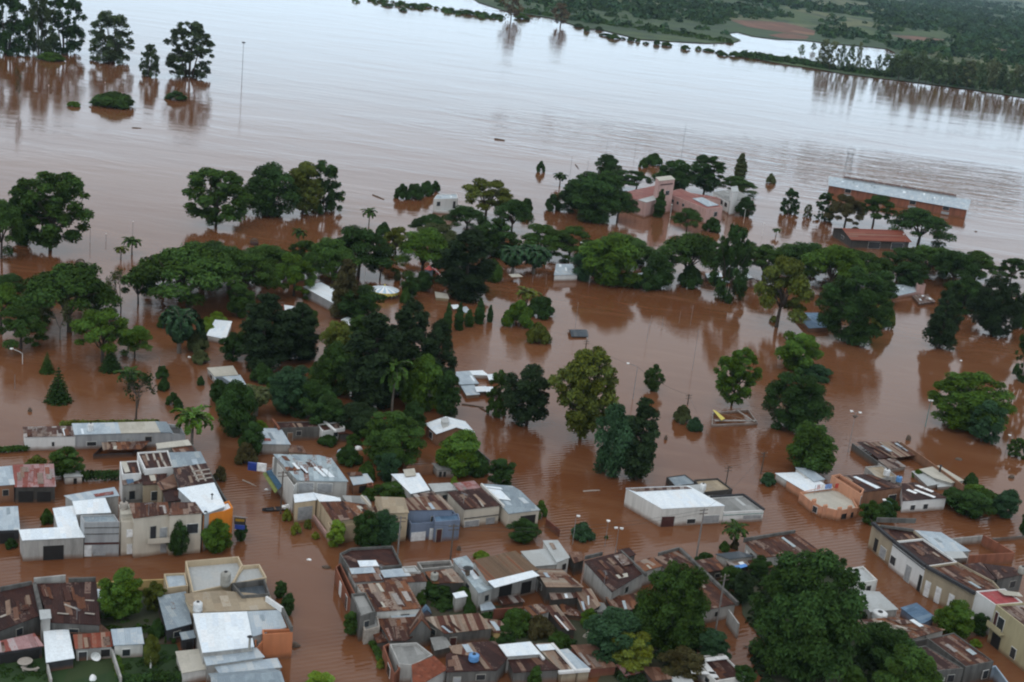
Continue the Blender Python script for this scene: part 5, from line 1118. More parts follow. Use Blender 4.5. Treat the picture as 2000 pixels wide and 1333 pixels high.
h = House('tent', 'blue tarpaulin tent in the back yard behind the flaking rust roof', 'tent', (834, 1205)); h.gable([(824, 1200), (841, 1198), (838, 1190), (824, 1192)], 8, 'bluemetal', 'blue', .7, .2)
h = House('house', 'large plain maroon roof with a pale patch above a mouldy wall', 'house', (1200, 1190)); h.block([(1143, 1098), (1212, 1080), (1257, 1119), (1195, 1156)], 34, 'maroon', 'stain', dz=[.4, .4, 0, 0]); h.panel([(1198, 1085), (1216, 1082), (1238, 1101), (1216, 1106)], h.b[0][1] + .3, 'patch'); h.panel([(1201, 1124), (1225, 1120), (1227, 1127), (1207, 1131)], h.b[0][1] + .02, 'creamflat'); h.beam((1213, 1078), (1262, 1124), h.b[0][1] + .35, .35, .5, 'concrete'); h.beam((1143, 1090), (1176, 1082), h.b[0][1] + .4, .3, .6, 'concrete')
h = House('shed', 'low rust-roofed shed below the plain maroon roof', 'shed', (1215, 1215)); h.block([(1184, 1168), (1241, 1162), (1244, 1190), (1197, 1194)], 16, 'rust', 'dark')
h = House('house', 'row house roof of mottled tan and rust beside the long parapet', 'house', (1270, 1130)); h.block([(1243, 1100), (1272, 1091), (1292, 1106), (1256, 1117)], 30, 'rustbright', 'stain'); h.block([(1208, 1076), (1228, 1072), (1240, 1084), (1222, 1090)], 28, 'maroon', 'concrete')
h = House('house', 'long narrow house running behind the large dome tree to a white gable end', 'house', (1400, 1212)); h.block([(1280, 1091), (1326, 1076), (1436, 1180), (1378, 1192)], 28, 'rust', 'stain'); z_ = h.b[-1][1]; h.beam((1328, 1074), (1440, 1180), z_ + .25, .5, .7, 'concrete'); h.beam((1286, 1084), (1326, 1073), z_ + .2, .3, .7, 'concrete'); h.op(0, 2, .55, .65, .4, .7, 'opening')
low_wall('yard_wall', 'slanting grey wall at the water inlet below the long narrow house', [(1424, 1192), (1443, 1218)], 2.6, 'stain')
h = House('house', 'small low rust roof between long parapet and blue tarpaulin', 'house', (1390, 1135)); h.block([(1359, 1097), (1396, 1091), (1416, 1113), (1382, 1118)], 22, 'rust', 'dark')
h = House('shed', 'lean shed with ribbed grey roof and blue tarpaulin over one corner', 'shed', (1440, 1110)); h.block([(1400, 1084), (1443, 1079), (1470, 1087), (1425, 1093)], 20, 'slate', 'stain'); h.block([(1420, 1098), (1452, 1094), (1462, 1104), (1432, 1112)], 14, 'patch', 'dark'); h.panel([(1430, 1107), (1456, 1102), (1460, 1107), (1436, 1113)], h.b[1][1] + .05, 'tarpblue', 'tarpaulin')
h = House('house', 'rust-roofed house with concrete back parapet opposite the white hall', 'house', (1540, 1110)); h.block([(1457, 1061), (1550, 1042), (1601, 1078), (1486, 1090)], 26, 'rust', 'stain', dz=[.4, .4, 0, 0]); h.beam((1453, 1056), (1552, 1040), h.b[0][1] + .6, .35, .8, 'concrete')
h = House('shed', 'grey flat shed squeezed between striped roof and terrace', 'shed', (862, 1290)); h.block([(842, 1248), (868, 1245), (880, 1264), (850, 1271)], 18, 'greyflat', 'concrete')
h = House('shed', 'low rust shed filling the corner behind the terrace house', 'shed', (750, 1265)); h.block([(726, 1232), (756, 1238), (764, 1254), (738, 1256)], 14, 'rust', 'concrete')
h = House('shed', 'low patched shed in front of the open-room house', 'shed', (1010, 1200)); h.block([(974, 1168), (1010, 1163), (1022, 1176), (984, 1182)], 10, 'patch', 'dark')
h = House('shed', 'thin rust shed along the foot of the ribbed stripes', 'shed', (1110, 1205)); h.block([(1092, 1178), (1136, 1198), (1140, 1206), (1100, 1200)], 10, 'rust', 'dark')
h = House('shed', 'low pinkish shed between plain brown roof and striped roofs', 'shed', (1235, 1330)); h.block([(1206, 1300), (1240, 1296), (1256, 1312), (1222, 1320)], 12, 'pinkrust', 'brickdark')
h = House('shed', 'small rust shed beside the concrete back parapet', 'shed', (1450, 1120)); h.block([(1462, 1096), (1500, 1094), (1510, 1108), (1474, 1112)], 12, 'rustbright', 'dark')
# ---- white hall and right side
h = House('hall', 'large white hall with shining roof and dark red gateway, alone in the water', 'hall', (1350, 1028)); h.block([(1223, 955), (1344, 950), (1415, 989), (1293, 995)], 35, 'zinc', 'white', dz=[0, 0, 0, 0], over=.05); h.op(0, 2, .78, .98, .0, .56, 'garage', 'doormaroon'); h.op(0, 2, .44, .57, .12, .36, 'window'); h.op(0, 2, .06, .32, .1, .5, 'window', 'doorgrey'); h.panel([(1224, 955), (1340, 950.5), (1351, 955), (1243, 961)], h.b[0][1] - .02, 'patch')
h = House('house', 'white-fronted annex with rough grey roof right of the white hall', 'house', (1450, 1022)); h.block([(1388, 972), (1452, 968), (1492, 997), (1414, 1001)], 22, 'greyflat', 'whiteclean', par=.25); h.op(0, 2, .05, .5, .3, .62, 'window', 'doorgrey'); h.op(0, 2, .0, 1, .72, .76, 'stripe', 'lampgreen'); h.block([(1356, 937), (1402, 934), (1431, 956), (1374, 962)], 22, 'tanflat', 'dark', par=.4); h.block([(1302, 932), (1338, 927), (1362, 945), (1318, 950)], 16, 'galv', 'dark', par=.2); h.block([(1345, 950), (1366, 948), (1374, 962), (1360, 966)], 28, 'paleflat', 'whiteclean')
h.beam((1452, 967), (1492, 996), h.b[0][1] + .1, .4, .4, 'charcoal'); h.beam((1388, 971), (1452, 967), h.b[0][1] + .1, .4, .4, 'charcoal')
h = House('house', 'salmon house with a roof terrace, curved parapet and white sheet roofs', 'house', (1640, 1010)); h.block([(1516, 926), (1570, 924), (1590, 936), (1536, 939)], 14, 'zinc', 'white'); h.block([(1537, 939), (1592, 936), (1622, 955), (1574, 961)], 18, 'zinc', 'salmon'); h.block([(1555, 915), (1582, 917), (1610, 937), (1590, 941)], 20, 'galvlight', 'white')
h.block([(1562, 962), (1614, 950), (1660, 960), (1676, 992), (1638, 998), (1604, 990), (1584, 980)], 20, 'creamflat', 'salmon', par=.6); h.op(3, 5, .3, .7, .2, .75, 'window'); h.op(3, 3, .2, .8, .1, .6, 'opening')
h.block([(1624, 929), (1640, 926), (1688, 956), (1682, 966)], 36, None, 'salmon', par=.3); h.block([(1646, 931), (1700, 928), (1761, 952), (1686, 962)], 30, 'maroon', 'brown'); h.panel([(1666, 932), (1672, 931), (1720, 953), (1712, 955)], h.b[-1][1], 'zinc'); h.op(4, 2, .5, .62, .2, .75, 'door', 'doormaroon'); h.op(4, 2, .75, .87, .45, .8, 'window'); h.op(5, 2, .1, .3, .15, .55)
for q in ((1590, 977), (1612, 988), (1640, 993), (1660, 990)): h.block([(q[0] - 4, q[1] - 2), (q[0] + 4, q[1] - 3), (q[0] + 5, q[1]), (q[0] - 3, q[1] + 1)], 25, None, 'salmon', par=.1)
h = House('house', 'small white house with maroon roof and glaring white strips beside dark tree', 'house', (1800, 1003)); h.block([(1762, 946), (1788, 944), (1848, 973), (1764, 979)], 24, 'maroon', 'whiteclean', dz=[.3, .3, 0, 0]); z_ = h.b[0][1]
for a, b in (((1782, 945), (1822, 961)), ((1786, 957), (1826, 972)), ((1772, 957), (1790, 964))): h.beam(a, b, z_ + .32, .9, .06, 'plasticwhite', 'roof_sheet')
h.op(0, 2, .7, .8, .2, .6); h.op(0, 2, .4, .5, .2, .6)
h = House('shed', 'roofless walled lot with ribbed rust roof over its far corner', 'shed', (1730, 895)); h.block([(1688, 866), (1760, 864), (1793, 889), (1744, 895)], 10, 'stripe', 'dark', open_=True); h.block([(1675, 865), (1692, 864), (1742, 893), (1716, 897)], 8, 'maroon', 'dark', open_=True)
low_wall('lot_wall', 'long dark wall of the walled lot facing the bright tree', [(1760, 864), (1800, 890), (1882, 948)], 2.0, 'brown', .3); low_wall('lot_wall', 'short left wall of the walled lot under the rust roof', [(1666, 867), (1716, 903)], 1.6, 'concrete', .3); low_wall('lot_wall', 'pale inner wall between walled lot and salmon house', [(1716, 905), (1760, 938)], 1.8, 'stain', .25)
h = House('shed', 'low patched shed joining the walled lot to the salmon house', 'shed', (1740, 925)); h.block([(1716, 900), (1746, 897), (1768, 912), (1738, 917)], 8, 'patch', 'stain')
h = House('shed', 'heap-like shed of white sheets at the end of the long dark wall', 'shed', (1840, 955)); h.block([(1797, 918), (1834, 911), (1881, 939), (1858, 944), (1824, 934)], 12, 'creamflat', 'stain'); h.block([(1782, 922), (1800, 921), (1832, 946), (1812, 950)], 8, 'paleflat', 'stain'); h.block([(1829, 936), (1856, 938), (1858, 950), (1832, 952)], 6, 'paleflat', 'white')
h = House('house', 'lower rooms with tan roof and tanks behind the maroon salmon-house roof', 'house', (1740, 955)); h.block([(1690, 912), (1724, 909), (1752, 930), (1716, 936)], 22, 'tanflat', 'stain', par=.3)
# ---- right-hand row
h = House('house', 'stained cream house at the river end of the right-hand row', 'house', (1720, 1085)); h.block([(1704, 1023), (1784, 1036), (1803, 1052), (1745, 1058)], 49, 'maroon', 'tan', par=.4); h.op(0, 3, .2, .45, .1, .5, 'window', 'doorgrey'); h.op(0, 3, .6, .75, .1, .6, 'opening'); h.beam((1712, 1016), (1788, 1018), 4.6, .3, .9, 'concrete'); h.beam((1704, 1022), (1745, 1057), h.b[0][1] + .15, .6, .5, 'charcoal'); h.beam((1720, 1028), (1784, 1036), h.b[0][1] + .1, .4, .4, 'concrete')
h = House('house', 'white-fronted house in the middle of the right-hand row', 'house', (1770, 1125)); h.block([(1745, 1058), (1803, 1052), (1870, 1098), (1808, 1107)], 52, 'maroon', 'whiteclean', par=.4); h.op(0, 3, .82, .97, .2, .5, 'window'); h.op(0, 3, .35, .5, .0, .6, 'door', 'doorgrey'); h.op(0, 3, .02, .1, .0, .6, 'opening'); h.op(0, 3, .0, 1., .86, .89, 'stripe', 'concrete')
h.beam((1746, 1058), (1807, 1106), h.b[0][1] + .15, .6, .5, 'charcoal'); h.block([(1789, 1038), (1838, 1042), (1893, 1077), (1842, 1080)], 24, 'galvlight', 'stain'); h.panel([(1842, 1078), (1880, 1078), (1890, 1090), (1860, 1092)], h.b[1][1] - .1, 'paleflat')
h = House('house', 'long tan house with four white doors in the right-hand row', 'house', (1860, 1185)); h.block([(1808, 1107), (1870, 1098), (1940, 1135), (1962, 1160), (1905, 1160)], 56, 'rust', 'tan', par=.4); h.block([(1874, 1106), (1915, 1101), (1943, 1132), (1902, 1134)], 44, 'maroon', 'concrete'); h.block([(1922, 1103), (1978, 1110), (1998, 1122), (1948, 1132)], 40, 'maroon', 'concrete')
h.beam((1809, 1107), (1904, 1159), h.b[0][1] + .15, .6, .5, 'charcoal')
for u in (.18, .4, .66, .88): h.op(0, 4, u - .045, u + .045, .02, .55, 'door')
h = House('house', 'white house with bright red roof in the right-hand row', 'house', (1925, 1200)); h.block([(1906, 1155), (1962, 1150), (1998, 1177), (1945, 1182)], 62, 'redpaint', 'whiteclean', par=.25); h.panel([(1946, 1152), (1990, 1158), (1998, 1166), (1962, 1163)], h.b[0][1] + .1, 'creamflat'); h.op(0, 3, .3, .6, .1, .45, 'garage', 'doorwhite')
h = House('house', 'yellow two-storey house with balcony at the right picture edge', 'house', (1980, 1270)); h.block([(1945, 1181), (1998, 1177), (2070, 1215), (2035, 1250)], 78, 'patch', 'yellow', par=.4); h.op(0, 3, .75, .88, .5, .8, 'window'); h.op(0, 3, .9, .96, .48, .85, 'door', 'doormaroon'); h.op(0, 3, .7, 1., .46, .6, 'balcony', 'yellow'); h.op(0, 3, .4, .5, .1, .35); h.op(0, 3, .74, .92, .02, .34, 'opening')
low_wall('lot_wall', 'white-capped back wall of the flooded brick lot', [(1856, 1053), (1920, 1046)], 1.6, 'stain'); low_wall('lot_wall', 'bare brick side wall of the flooded lot at right', [(1922, 1046), (1952, 1062), (1980, 1079)], 2.2, 'brick', .3); low_wall('lot_wall', 'low brick front wall of the flooded lot at right', [(1980, 1080), (1895, 1085)], 2.2, 'brick'); low_wall('yard_wall', 'low grey wall reaching the right picture edge', [(1940, 1052), (2010, 1046)], .7, 'concrete')
# ---- lower right
h = House('house', 'white house corner with dark parapet beside the largest dark tree', 'house', (1700, 1160)); h.block([(1650, 1112), (1686, 1106), (1714, 1133), (1684, 1139)], 34, 'paleflat', 'white', par=.4); h.block([(1672, 1154), (1716, 1158), (1752, 1191), (1700, 1196)], 20, 'paleflat', 'stain')
h = House('shed', 'long shed with ribbed blue roof at the flooded lane', 'shed', (1800, 1225)); h.block([(1761, 1189), (1790, 1180), (1824, 1206), (1800, 1219)], 16, 'bluemetal', 'blue', dz=[0, 0, 0, 0], flip=1)
h = House('house', 'house under a jumble of rust, cream and white roof sheets', 'house', (1750, 1262)); h.block([(1660, 1214), (1748, 1208), (1842, 1231), (1772, 1250)], 26, 'rustbright', 'stain'); h.panel([(1776, 1212), (1784, 1210), (1804, 1223), (1796, 1225)], h.b[0][1], 'zinc'); h.panel([(1748, 1213), (1770, 1211), (1782, 1218), (1760, 1220)], h.b[0][1] + .1, 'patch'); h.block([(1758, 1246), (1808, 1240), (1812, 1248), (1766, 1258)], 24, None, 'concrete', par=.3)
h = House('house', 'pale blue walled house with two maroon roofs at the bottom right', 'house', (1890, 1340)); h.block([(1812, 1247), (1863, 1236), (1941, 1292), (1886, 1303)], 40, 'rust', 'concrete', par=.2); h.block([(1778, 1267), (1807, 1261), (1882, 1306), (1828, 1311)], 42, 'maroon', 'concrete', par=.15); h.block([(1826, 1314), (1945, 1300), (1975, 1340), (1840, 1360)], 30, None, 'paleblue', par=.1); h.op(0, 2, .12, .3, .2, .6)
h = House('house', 'small house with white frames round a maroon roof at the bottom edge', 'house', (1400, 1345)); h.block([(1349, 1284), (1412, 1277), (1457, 1321), (1398, 1331)], 28, 'maroon', 'white', par=.3); z_ = h.b[0][1]; h.beam((1366, 1286), (1398, 1324), z_, .9, .15, 'whiteclean'); h.beam((1372, 1290), (1420, 1284), z_, .8, .15, 'plasticwhite'); h.beam((1350, 1313), (1398, 1316), z_, .6, .15, 'whiteclean')
h = House('shed', 'brown roof low at the bottom edge beside the drooping tree', 'shed', (1290, 1350)); h.block([(1254, 1304), (1285, 1306), (1312, 1326), (1276, 1330)], 18, 'brownroof', 'dark'); h.block([(1312, 1325), (1344, 1321), (1358, 1342), (1322, 1346)], 18, 'paleflat', 'stain')
# ---- park and far shore
h = House('pavilion', 'open pavilion with sloping white roof among the park trees', 'pavilion', (640, 600)); h.block([(593, 561), (627, 553), (679, 580), (664, 600)], 18, 'zinc', 'grey', dz=[.3, .3, 0, 0])
h = House('tent', 'white tent-like roof with sagging edge beside lime bushes', 'tent', (430, 668)); h.block([(421, 626), (452, 629), (440, 663), (404, 656)], 10, 'zinc', 'white', dz=[.8, .8, 0, 0])
h = House('hut', 'small hut with orange and white roof below the bright round-topped tree', 'hut', (556, 618)); h.block([(536, 594), (556, 597), (560, 608), (545, 613)], 8, 'tile', 'brown'); h.block([(556, 597), (576, 600), (568, 612), (558, 612)], 9, 'zinc', 'brown')
h = House('stall', 'tiny white-roofed stall below the pavilion', 'stall', (682, 640)); h.block([(667, 626), (679, 620), (695, 629), (682, 635)], 8, 'zinc', 'stain')
h = House('house', 'low house with cream and light blue roofs at the street bend', 'house', (440, 770)); h.block([(406, 720), (454, 716), (464, 733), (420, 736)], 14, 'creamflat', 'stain'); h.block([(418, 737), (468, 734), (484, 760), (438, 764)], 13, 'galvlight', 'white'); h.panel([(420, 738), (434, 737), (452, 749), (440, 751)], h.b[1][1], 'slate', 'fallen_sheet'); h.op(0, 3, .3, .6, .2, .7)
h = House('kiosk', 'grey-roofed kiosk with white fascia at the pond', 'kiosk', (1105, 550)); h.block([(1087, 517), (1117, 517), (1128, 537), (1083, 538)], 12, 'galvlight', 'whiteclean', dz=[.8, .8, 0, 0])
h = House('shelter', 'dark roof just above the water in the middle of the pond', 'shelter', (1130, 660)); h.gable([(1112, 645), (1118, 657), (1146, 657), (1140, 645)], 3, 'slate', 'dark', .8, .4)
h = House('shed', 'collapsed group of grey and white sheet roofs beside thin tree', 'shed', (930, 780)); h.block([(890, 728), (916, 726), (934, 750), (898, 752)], 8, 'galvlight', 'stain'); h.block([(900, 753), (924, 752), (936, 771), (912, 773)], 6, 'galvlight', 'tan'); h.block([(916, 726), (942, 725), (953, 734), (924, 733)], 7, 'zinc', 'white'); h.block([(928, 757), (948, 756), (948, 765), (932, 766)], 8, 'zinc', 'dark'); h.block([(952, 733), (970, 732), (976, 742), (956, 743)], 7, 'zinc', 'dark'); h.block([(948, 757), (962, 757), (966, 770), (952, 770)], 8, 'zinc', 'dark'); h.block([(970, 768), (996, 764), (998, 778), (974, 780)], 6, 'patch', 'dark'); h.block([(990, 738), (1006, 738), (1010, 743), (992, 744)], 6, 'zinc', 'dark')
h = House('house', 'white gabled house with brown wall at the garden water edge', 'house', (880, 870)); h.gable([(854, 847), (923, 844), (907, 825), (834, 829)], 24, 'zinc', 'brown', 1.2, .35); h.op(0, 3, .3, .6, .2, .7); h.block([(862, 818), (874, 817), (876, 826), (866, 827)], 40, 'paleflat', 'white')
h = House('house', 'wrecked house with broken rim and a leaning yellow panel in the water', 'house', (1430, 832)); h.block([(1392, 806), (1462, 800), (1480, 826), (1390, 830)], 5, None, 'stain', par=.5); h.panel([(1392, 801), (1398, 803), (1416, 818), (1409, 822)], 1.2, 'yellowpaint', 'fallen_panel'); h.beam((1400, 806), (1450, 818), .9, .3, .1, 'timber', 'rafter'); h.beam((1440, 802), (1474, 824), .9, .3, .1, 'stain', 'rafter'); h.beam((1396, 822), (1478, 822), .7, .6, .1, 'stain', 'rafter')
h = House('house', 'drowned dark blue house half hidden by the massive dark tree', 'house', (1590, 650)); h.block([(1554, 612), (1598, 612), (1620, 640), (1580, 642)], 8, 'bluemetal', 'brown'); h.panel([(1560, 613), (1572, 613), (1585, 626), (1575, 627)], h.b[0][1], 'slate')
h = House('house', 'broken blue-white roof slab with a chimney stack at right', 'house', (1765, 588)); h.block([(1746, 557), (1790, 558), (1800, 568), (1730, 584)], 6, 'galvlight', 'pink', dz=[.6, .6, .4, -.4]); h.block([(1790, 550), (1807, 554), (1808, 558), (1792, 556)], 22, None, 'pink', par=.2); h.block([(1782, 578), (1812, 576), (1826, 590), (1796, 594)], 4, 'patch', 'dark')
h = House('shed', 'thin white-edged roofs at the pond wall behind tall thin tree', 'shed', (1400, 555)); h.block([(1378, 535), (1408, 534), (1410, 541), (1382, 543)], 8, 'zinc', 'dark'); h.block([(1438, 536), (1462, 536), (1470, 543), (1446, 545)], 8, 'zinc', 'dark'); h.block([(1424, 546), (1470, 544), (1486, 558), (1440, 562)], 4, 'patch', 'brown'); h.block([(1396, 546), (1420, 546), (1424, 552), (1400, 553)], 4, 'galvlight', 'dark')
h = House('kiosk', 'little light blue roof among trees right of the olive tall tree', 'kiosk', (1570, 562)); h.block([(1552, 544), (1574, 541), (1582, 552), (1560, 556)], 8, 'galvlight', 'ochre'); h = House('kiosk', 'little pale roof between dark shrubs at the pond edge', 'kiosk', (1256, 556)); h.block([(1246, 535), (1262, 533), (1268, 544), (1250, 546)], 8, 'galvlight', 'brown')
h = House('villa', 'pink building with a square tower and low pink-red roofs', 'villa', (1310, 420)); h.block([(1212, 378), (1282, 363), (1300, 376), (1245, 391)], 30, 'redroof', 'pink'); h.block([(1245, 391), (1300, 376), (1306, 384), (1262, 396)], 30, 'paleflat', 'pink'); h.block([(1281, 347), (1310, 344), (1318, 351), (1288, 354)], 66, 'creamflat', 'pink'); h.block([(1298, 376), (1330, 369), (1412, 404), (1380, 408)], 30, 'redroof', 'pink', par=.15); h.panel([(1352, 388), (1372, 386), (1404, 401), (1382, 404)], h.b[3][1] - .05, 'galvlight')
h.op(2, 2, .25, .5, .55, .68); h.op(2, 2, .1, .9, .86, .9, 'stripe', 'doormaroon'); h.op(3, 3, .75, .8, .55, .75); h.op(3, 3, .63, .68, .55, .75); h.op(3, 3, .5, .55, .55, .75); h.op(3, 2, .3, .5, .4, .7); h.block([(1350, 378), (1398, 386), (1408, 390), (1362, 384)], 24, 'redroof', 'pink')
h = House('house', 'white two-storey house with a small roof tower near the river', 'house', (1430, 415)); h.block([(1393, 376), (1434, 370), (1470, 388), (1424, 394)], 24, 'greyflat', 'whiteclean'); h.block([(1428, 366), (1440, 364), (1442, 374), (1430, 376)], 46, 'paleflat', 'whiteclean')
for u in (.15, .42, .7): h.op(0, 3, u - .08, u + .08, .45, .8)
h = House('warehouse', 'long brick warehouse with pale blue roof and raised ridge in the river', 'warehouse', (1750, 410)); h.block([(1622, 346), (1893, 391), (1887, 410), (1621, 363)], 18, 'galvlight', 'brick', dz=[1.5, 1.5, 0, 0], over=.8); z_ = h.b[0][1]; h.block([(1650, 345), (1867, 381), (1868, 384), (1649, 348)], 16, 'rust', 'grey', z=z_ + 2.2, zb=z_)
for k, u in enumerate((.14, .38, .62, .86)): h.op(0, 2, u - .022, u + .022, .55, .97, 'window', 'glass'); h.op(0, 2, u - .028, u + .028, .1, .4, 'garage', 'doorgrey')
h = House('shed', 'red rusty gabled shed with pale end wall in the park', 'shed', (1700, 488)); h.gable([(1664, 468), (1628, 446), (1738, 450), (1776, 472)], 18, 'redrust', 'dark', 2.0, .8, flip=1); h.op(0, 0, .4, .55, .5, .8); h.op(0, 3, .1, .3, .1, .8, 'window'); h.op(0, 3, .5, .7, .1, .8, 'window')
h = House('hut', 'white square hut at the river edge beside a domed tree', 'hut', (870, 420)); h.block([(854, 380), (892, 379), (895, 388), (847, 389)], 28, 'galvlight', 'whiteclean', par=.3); h.op(0, 2, .72, .86, .5, .8); h.op(0, 2, .1, .2, .3, .8); h.block([(846, 405), (893, 403), (889, 414), (850, 411)], 6, 'paleflat', 'whiteclean', par=.1)
h = House('stall', 'low pale yellow box in the pond below the fairground slide', 'stall', (863, 590)); h.block([(850, 571), (873, 575), (876, 584), (852, 582)], 6, 'creamflat', 'yellow'); h = House('stall', 'small flat white roof on posts in the pond near palms', 'stall', (1008, 552)); h.block([(994, 537), (1012, 536), (1020, 541), (1000, 542)], 12, 'creamflat', 'white', open_=True); h = House('stall', 'blue-white boat-shaped stall roofs between cypress trees', 'stall', (905, 612)); h.block([(882, 597), (893, 596), (898, 602), (886, 604)], 5, 'zinc', 'brown'); h.block([(900, 602), (910, 600), (919, 610), (903, 612)], 6, 'galvlight', 'ochre')

# ---- wear: loose and replaced sheets on rusty roofs, small openings in blind walls
qr = random.Random(21)
SHEETS = {'maroon': ['rust', 'stripe', 'rust', 'brownroof', 'rust'], 'rust': ['stripe', 'patch', 'maroon', 'rustbright', 'galvrust'], 'rustbright': ['maroon', 'patch', 'creamflat', 'stripe'], 'patch': ['rust', 'maroon', 'zinc'], 'redrust': ['stripe', 'maroon', 'rust'],
          'brownroof': ['rust', 'patch'], 'galvrust': ['rust', 'galv', 'zinc'], 'galv': ['galvlight', 'galvrust'], 'stripe': ['rust', 'maroon', 'galvlight'], 'pinkrust': ['patch', 'redrust'], 'galvlight': ['galv', 'zinc'], 'greyflat': ['paleflat']}
for hs in HOUSES:
    for bi, (z, roof, Rf, used) in enumerate(list(hs.q)):
        if roof in SHEETS and len(Rf) >= 4:
            A, B_, C_, D_ = Rf[0], Rf[1], Rf[-2], Rf[-1]; L1, L2 = (B_ - A).length, (D_ - A).length; area = L1 * L2
            if area < 9: continue
            k = min(11, int(area / (8 if roof not in ('galv', 'galvlight', 'greyflat') else 30)))
            for n_ in range(k):
                u0 = qr.uniform(.03, .82); v0 = qr.uniform(.03, .6); du = min(.97 - u0, qr.uniform(.35, 1.0) / L1); dv = min(.97 - v0, qr.uniform(1.4, 4.0) / L2)
                def bi_(u, v): return A.lerp(B_, u).lerp(D_.lerp(C_, u), v)
                sk = qr.uniform(-.02, .02); W = [bi_(u0, v0 + sk), bi_(u0 + du, v0), bi_(u0 + du, v0 + dv), bi_(u0, v0 + dv + sk)]; lift = Vector((0, 0, .105 + .012 * n_)); W = [p + lift for p in W]
                m = MB(); t = Vector((0, 0, .03)); uv = [(0, 0), (du * L1, 0), (du * L1, dv * L2), (0, dv * L2)]; m.face([p + t for p in W], uv); m.face(W[::-1], uv[::-1])
                for i in range(4): m.face([W[i], W[(i + 1) % 4], W[(i + 1) % 4] + t, W[i] + t], [uv[i], uv[(i + 1) % 4]] * 2)
                m.build('roof_sheet', MATS[qr.choice(SHEETS[roof])], hs.o)
        if used == 0 and hs.cat in ('house', 'shed', 'hut', 'outbuilding') and z > 2.0 and roof:
            W, z_ = hs.b[bi]; c = sum(W, Vector()) / len(W)
            for e_ in range(len(W)):
                a, b = W[e_], W[(e_ + 1) % len(W)]; d = b - a; d.z = 0; L_ = d.length
                if L_ < 2.6: continue
                nr = Vector((d.y, -d.x, 0)).normalized(); nr = -nr if nr.dot(Vector((c.x - a.x, c.y - a.y, 0))) > 0 else nr
                pos = hs.c + (a + b) / 2
                if nr.dot(Vector((-pos.x, -pos.y, 0)).normalized()) < .35: continue
                if qr.random() < .8:
                    u = qr.uniform(.2, .5); wd = min(.3, qr.uniform(.8, 1.3) / L_); hs.op(bi, e_, u, u + wd, .42, .74, frame='tankgrey')
                if L_ > 4.5 and qr.random() < .7:
                    u = qr.uniform(.62, .75); wd = min(.2, .95 / L_); hs.op(bi, e_, u, u + wd, 0, .62, 'door', qr.choice(['doorgrey', 'timber', 'doormaroon', 'doorwhite']), frame='tankgrey')
# ------------------------------------------------------------------ yards that stand clear of the water
def yard(name, pts, z, mat, label): return sheet(name, [P(*p, z) for p in pts], z, MATS[mat], label, name)
yard('lawn', [(-30, 1268), (345, 1258), (372, 1345), (-30, 1350)], .22, 'lawn', 'mown lawn behind the lower left houses')
yard('ground', [(190, 1152), (322, 1142), (340, 1257), (196, 1262)], .16, 'mud', 'dark garden soil beside the ochre wall')
yard('ground', [(820, 1150), (902, 1142), (950, 1182), (1030, 1186), (1130, 1196), (1215, 1255), (1150, 1272), (960, 1262), (935, 1206), (842, 1206)], .17, 'mud', 'overgrown back yards in the central block')
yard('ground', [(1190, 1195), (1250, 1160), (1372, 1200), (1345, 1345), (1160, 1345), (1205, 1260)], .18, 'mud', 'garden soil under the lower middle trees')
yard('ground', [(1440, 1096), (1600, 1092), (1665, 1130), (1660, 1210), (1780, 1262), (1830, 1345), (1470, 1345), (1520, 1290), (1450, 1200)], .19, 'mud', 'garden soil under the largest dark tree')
def scatter(poly, n, r0, r1, seed):
    q = random.Random(seed); out_ = []; xs = [p[0] for p in poly]; ys = [p[1] for p in poly]
    while len(out_) < n:
        x, y = q.uniform(min(xs), max(xs)), q.uniform(min(ys), max(ys)); ins = False
        for i in range(len(poly)):
            (x1, y1), (x2, y2) = poly[i], poly[i - 1]
            if (y1 > y) != (y2 > y) and x < (x2 - x1) * (y - y1) / (y2 - y1) + x1: ins = not ins
        if ins:
            c = P(x, y); r = q.uniform(r0, r1); out_.append((c.x, c.y, .1, r, r * q.uniform(.4, .9)))
    return out_
clump_field('undergrowth', scatter([(940, 1206), (1030, 1205), (1128, 1240), (1120, 1262), (960, 1255)], 60, .5, 1.2, 1) + scatter([(830, 1150), (895, 1145), (930, 1185), (840, 1190)], 34, .5, 1.3, 2), .4, 'dark weedy undergrowth in the central back yards', 'undergrowth', 'dk', 60)
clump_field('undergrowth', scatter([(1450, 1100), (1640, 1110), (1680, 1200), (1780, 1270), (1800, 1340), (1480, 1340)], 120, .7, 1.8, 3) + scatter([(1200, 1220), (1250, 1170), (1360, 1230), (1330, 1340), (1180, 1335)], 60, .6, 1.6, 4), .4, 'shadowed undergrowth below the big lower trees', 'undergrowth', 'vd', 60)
clump_field('undergrowth', scatter([(200, 1165), (320, 1150), (332, 1250), (280, 1262), (205, 1240)], 36, .4, 1.0, 5), .4, 'low plants in the garden beside the ochre wall', 'undergrowth', 'md', 50)
clump_field('undergrowth', scatter([(0, 1290), (90, 1296), (95, 1330), (0, 1333)], 26, .3, .7, 6) + scatter([(245, 1290), (340, 1275), (360, 1320), (250, 1322)], 30, .3, .8, 7), .4, 'weeds and low plants along the lawn edges', 'undergrowth', 'dk', 46)
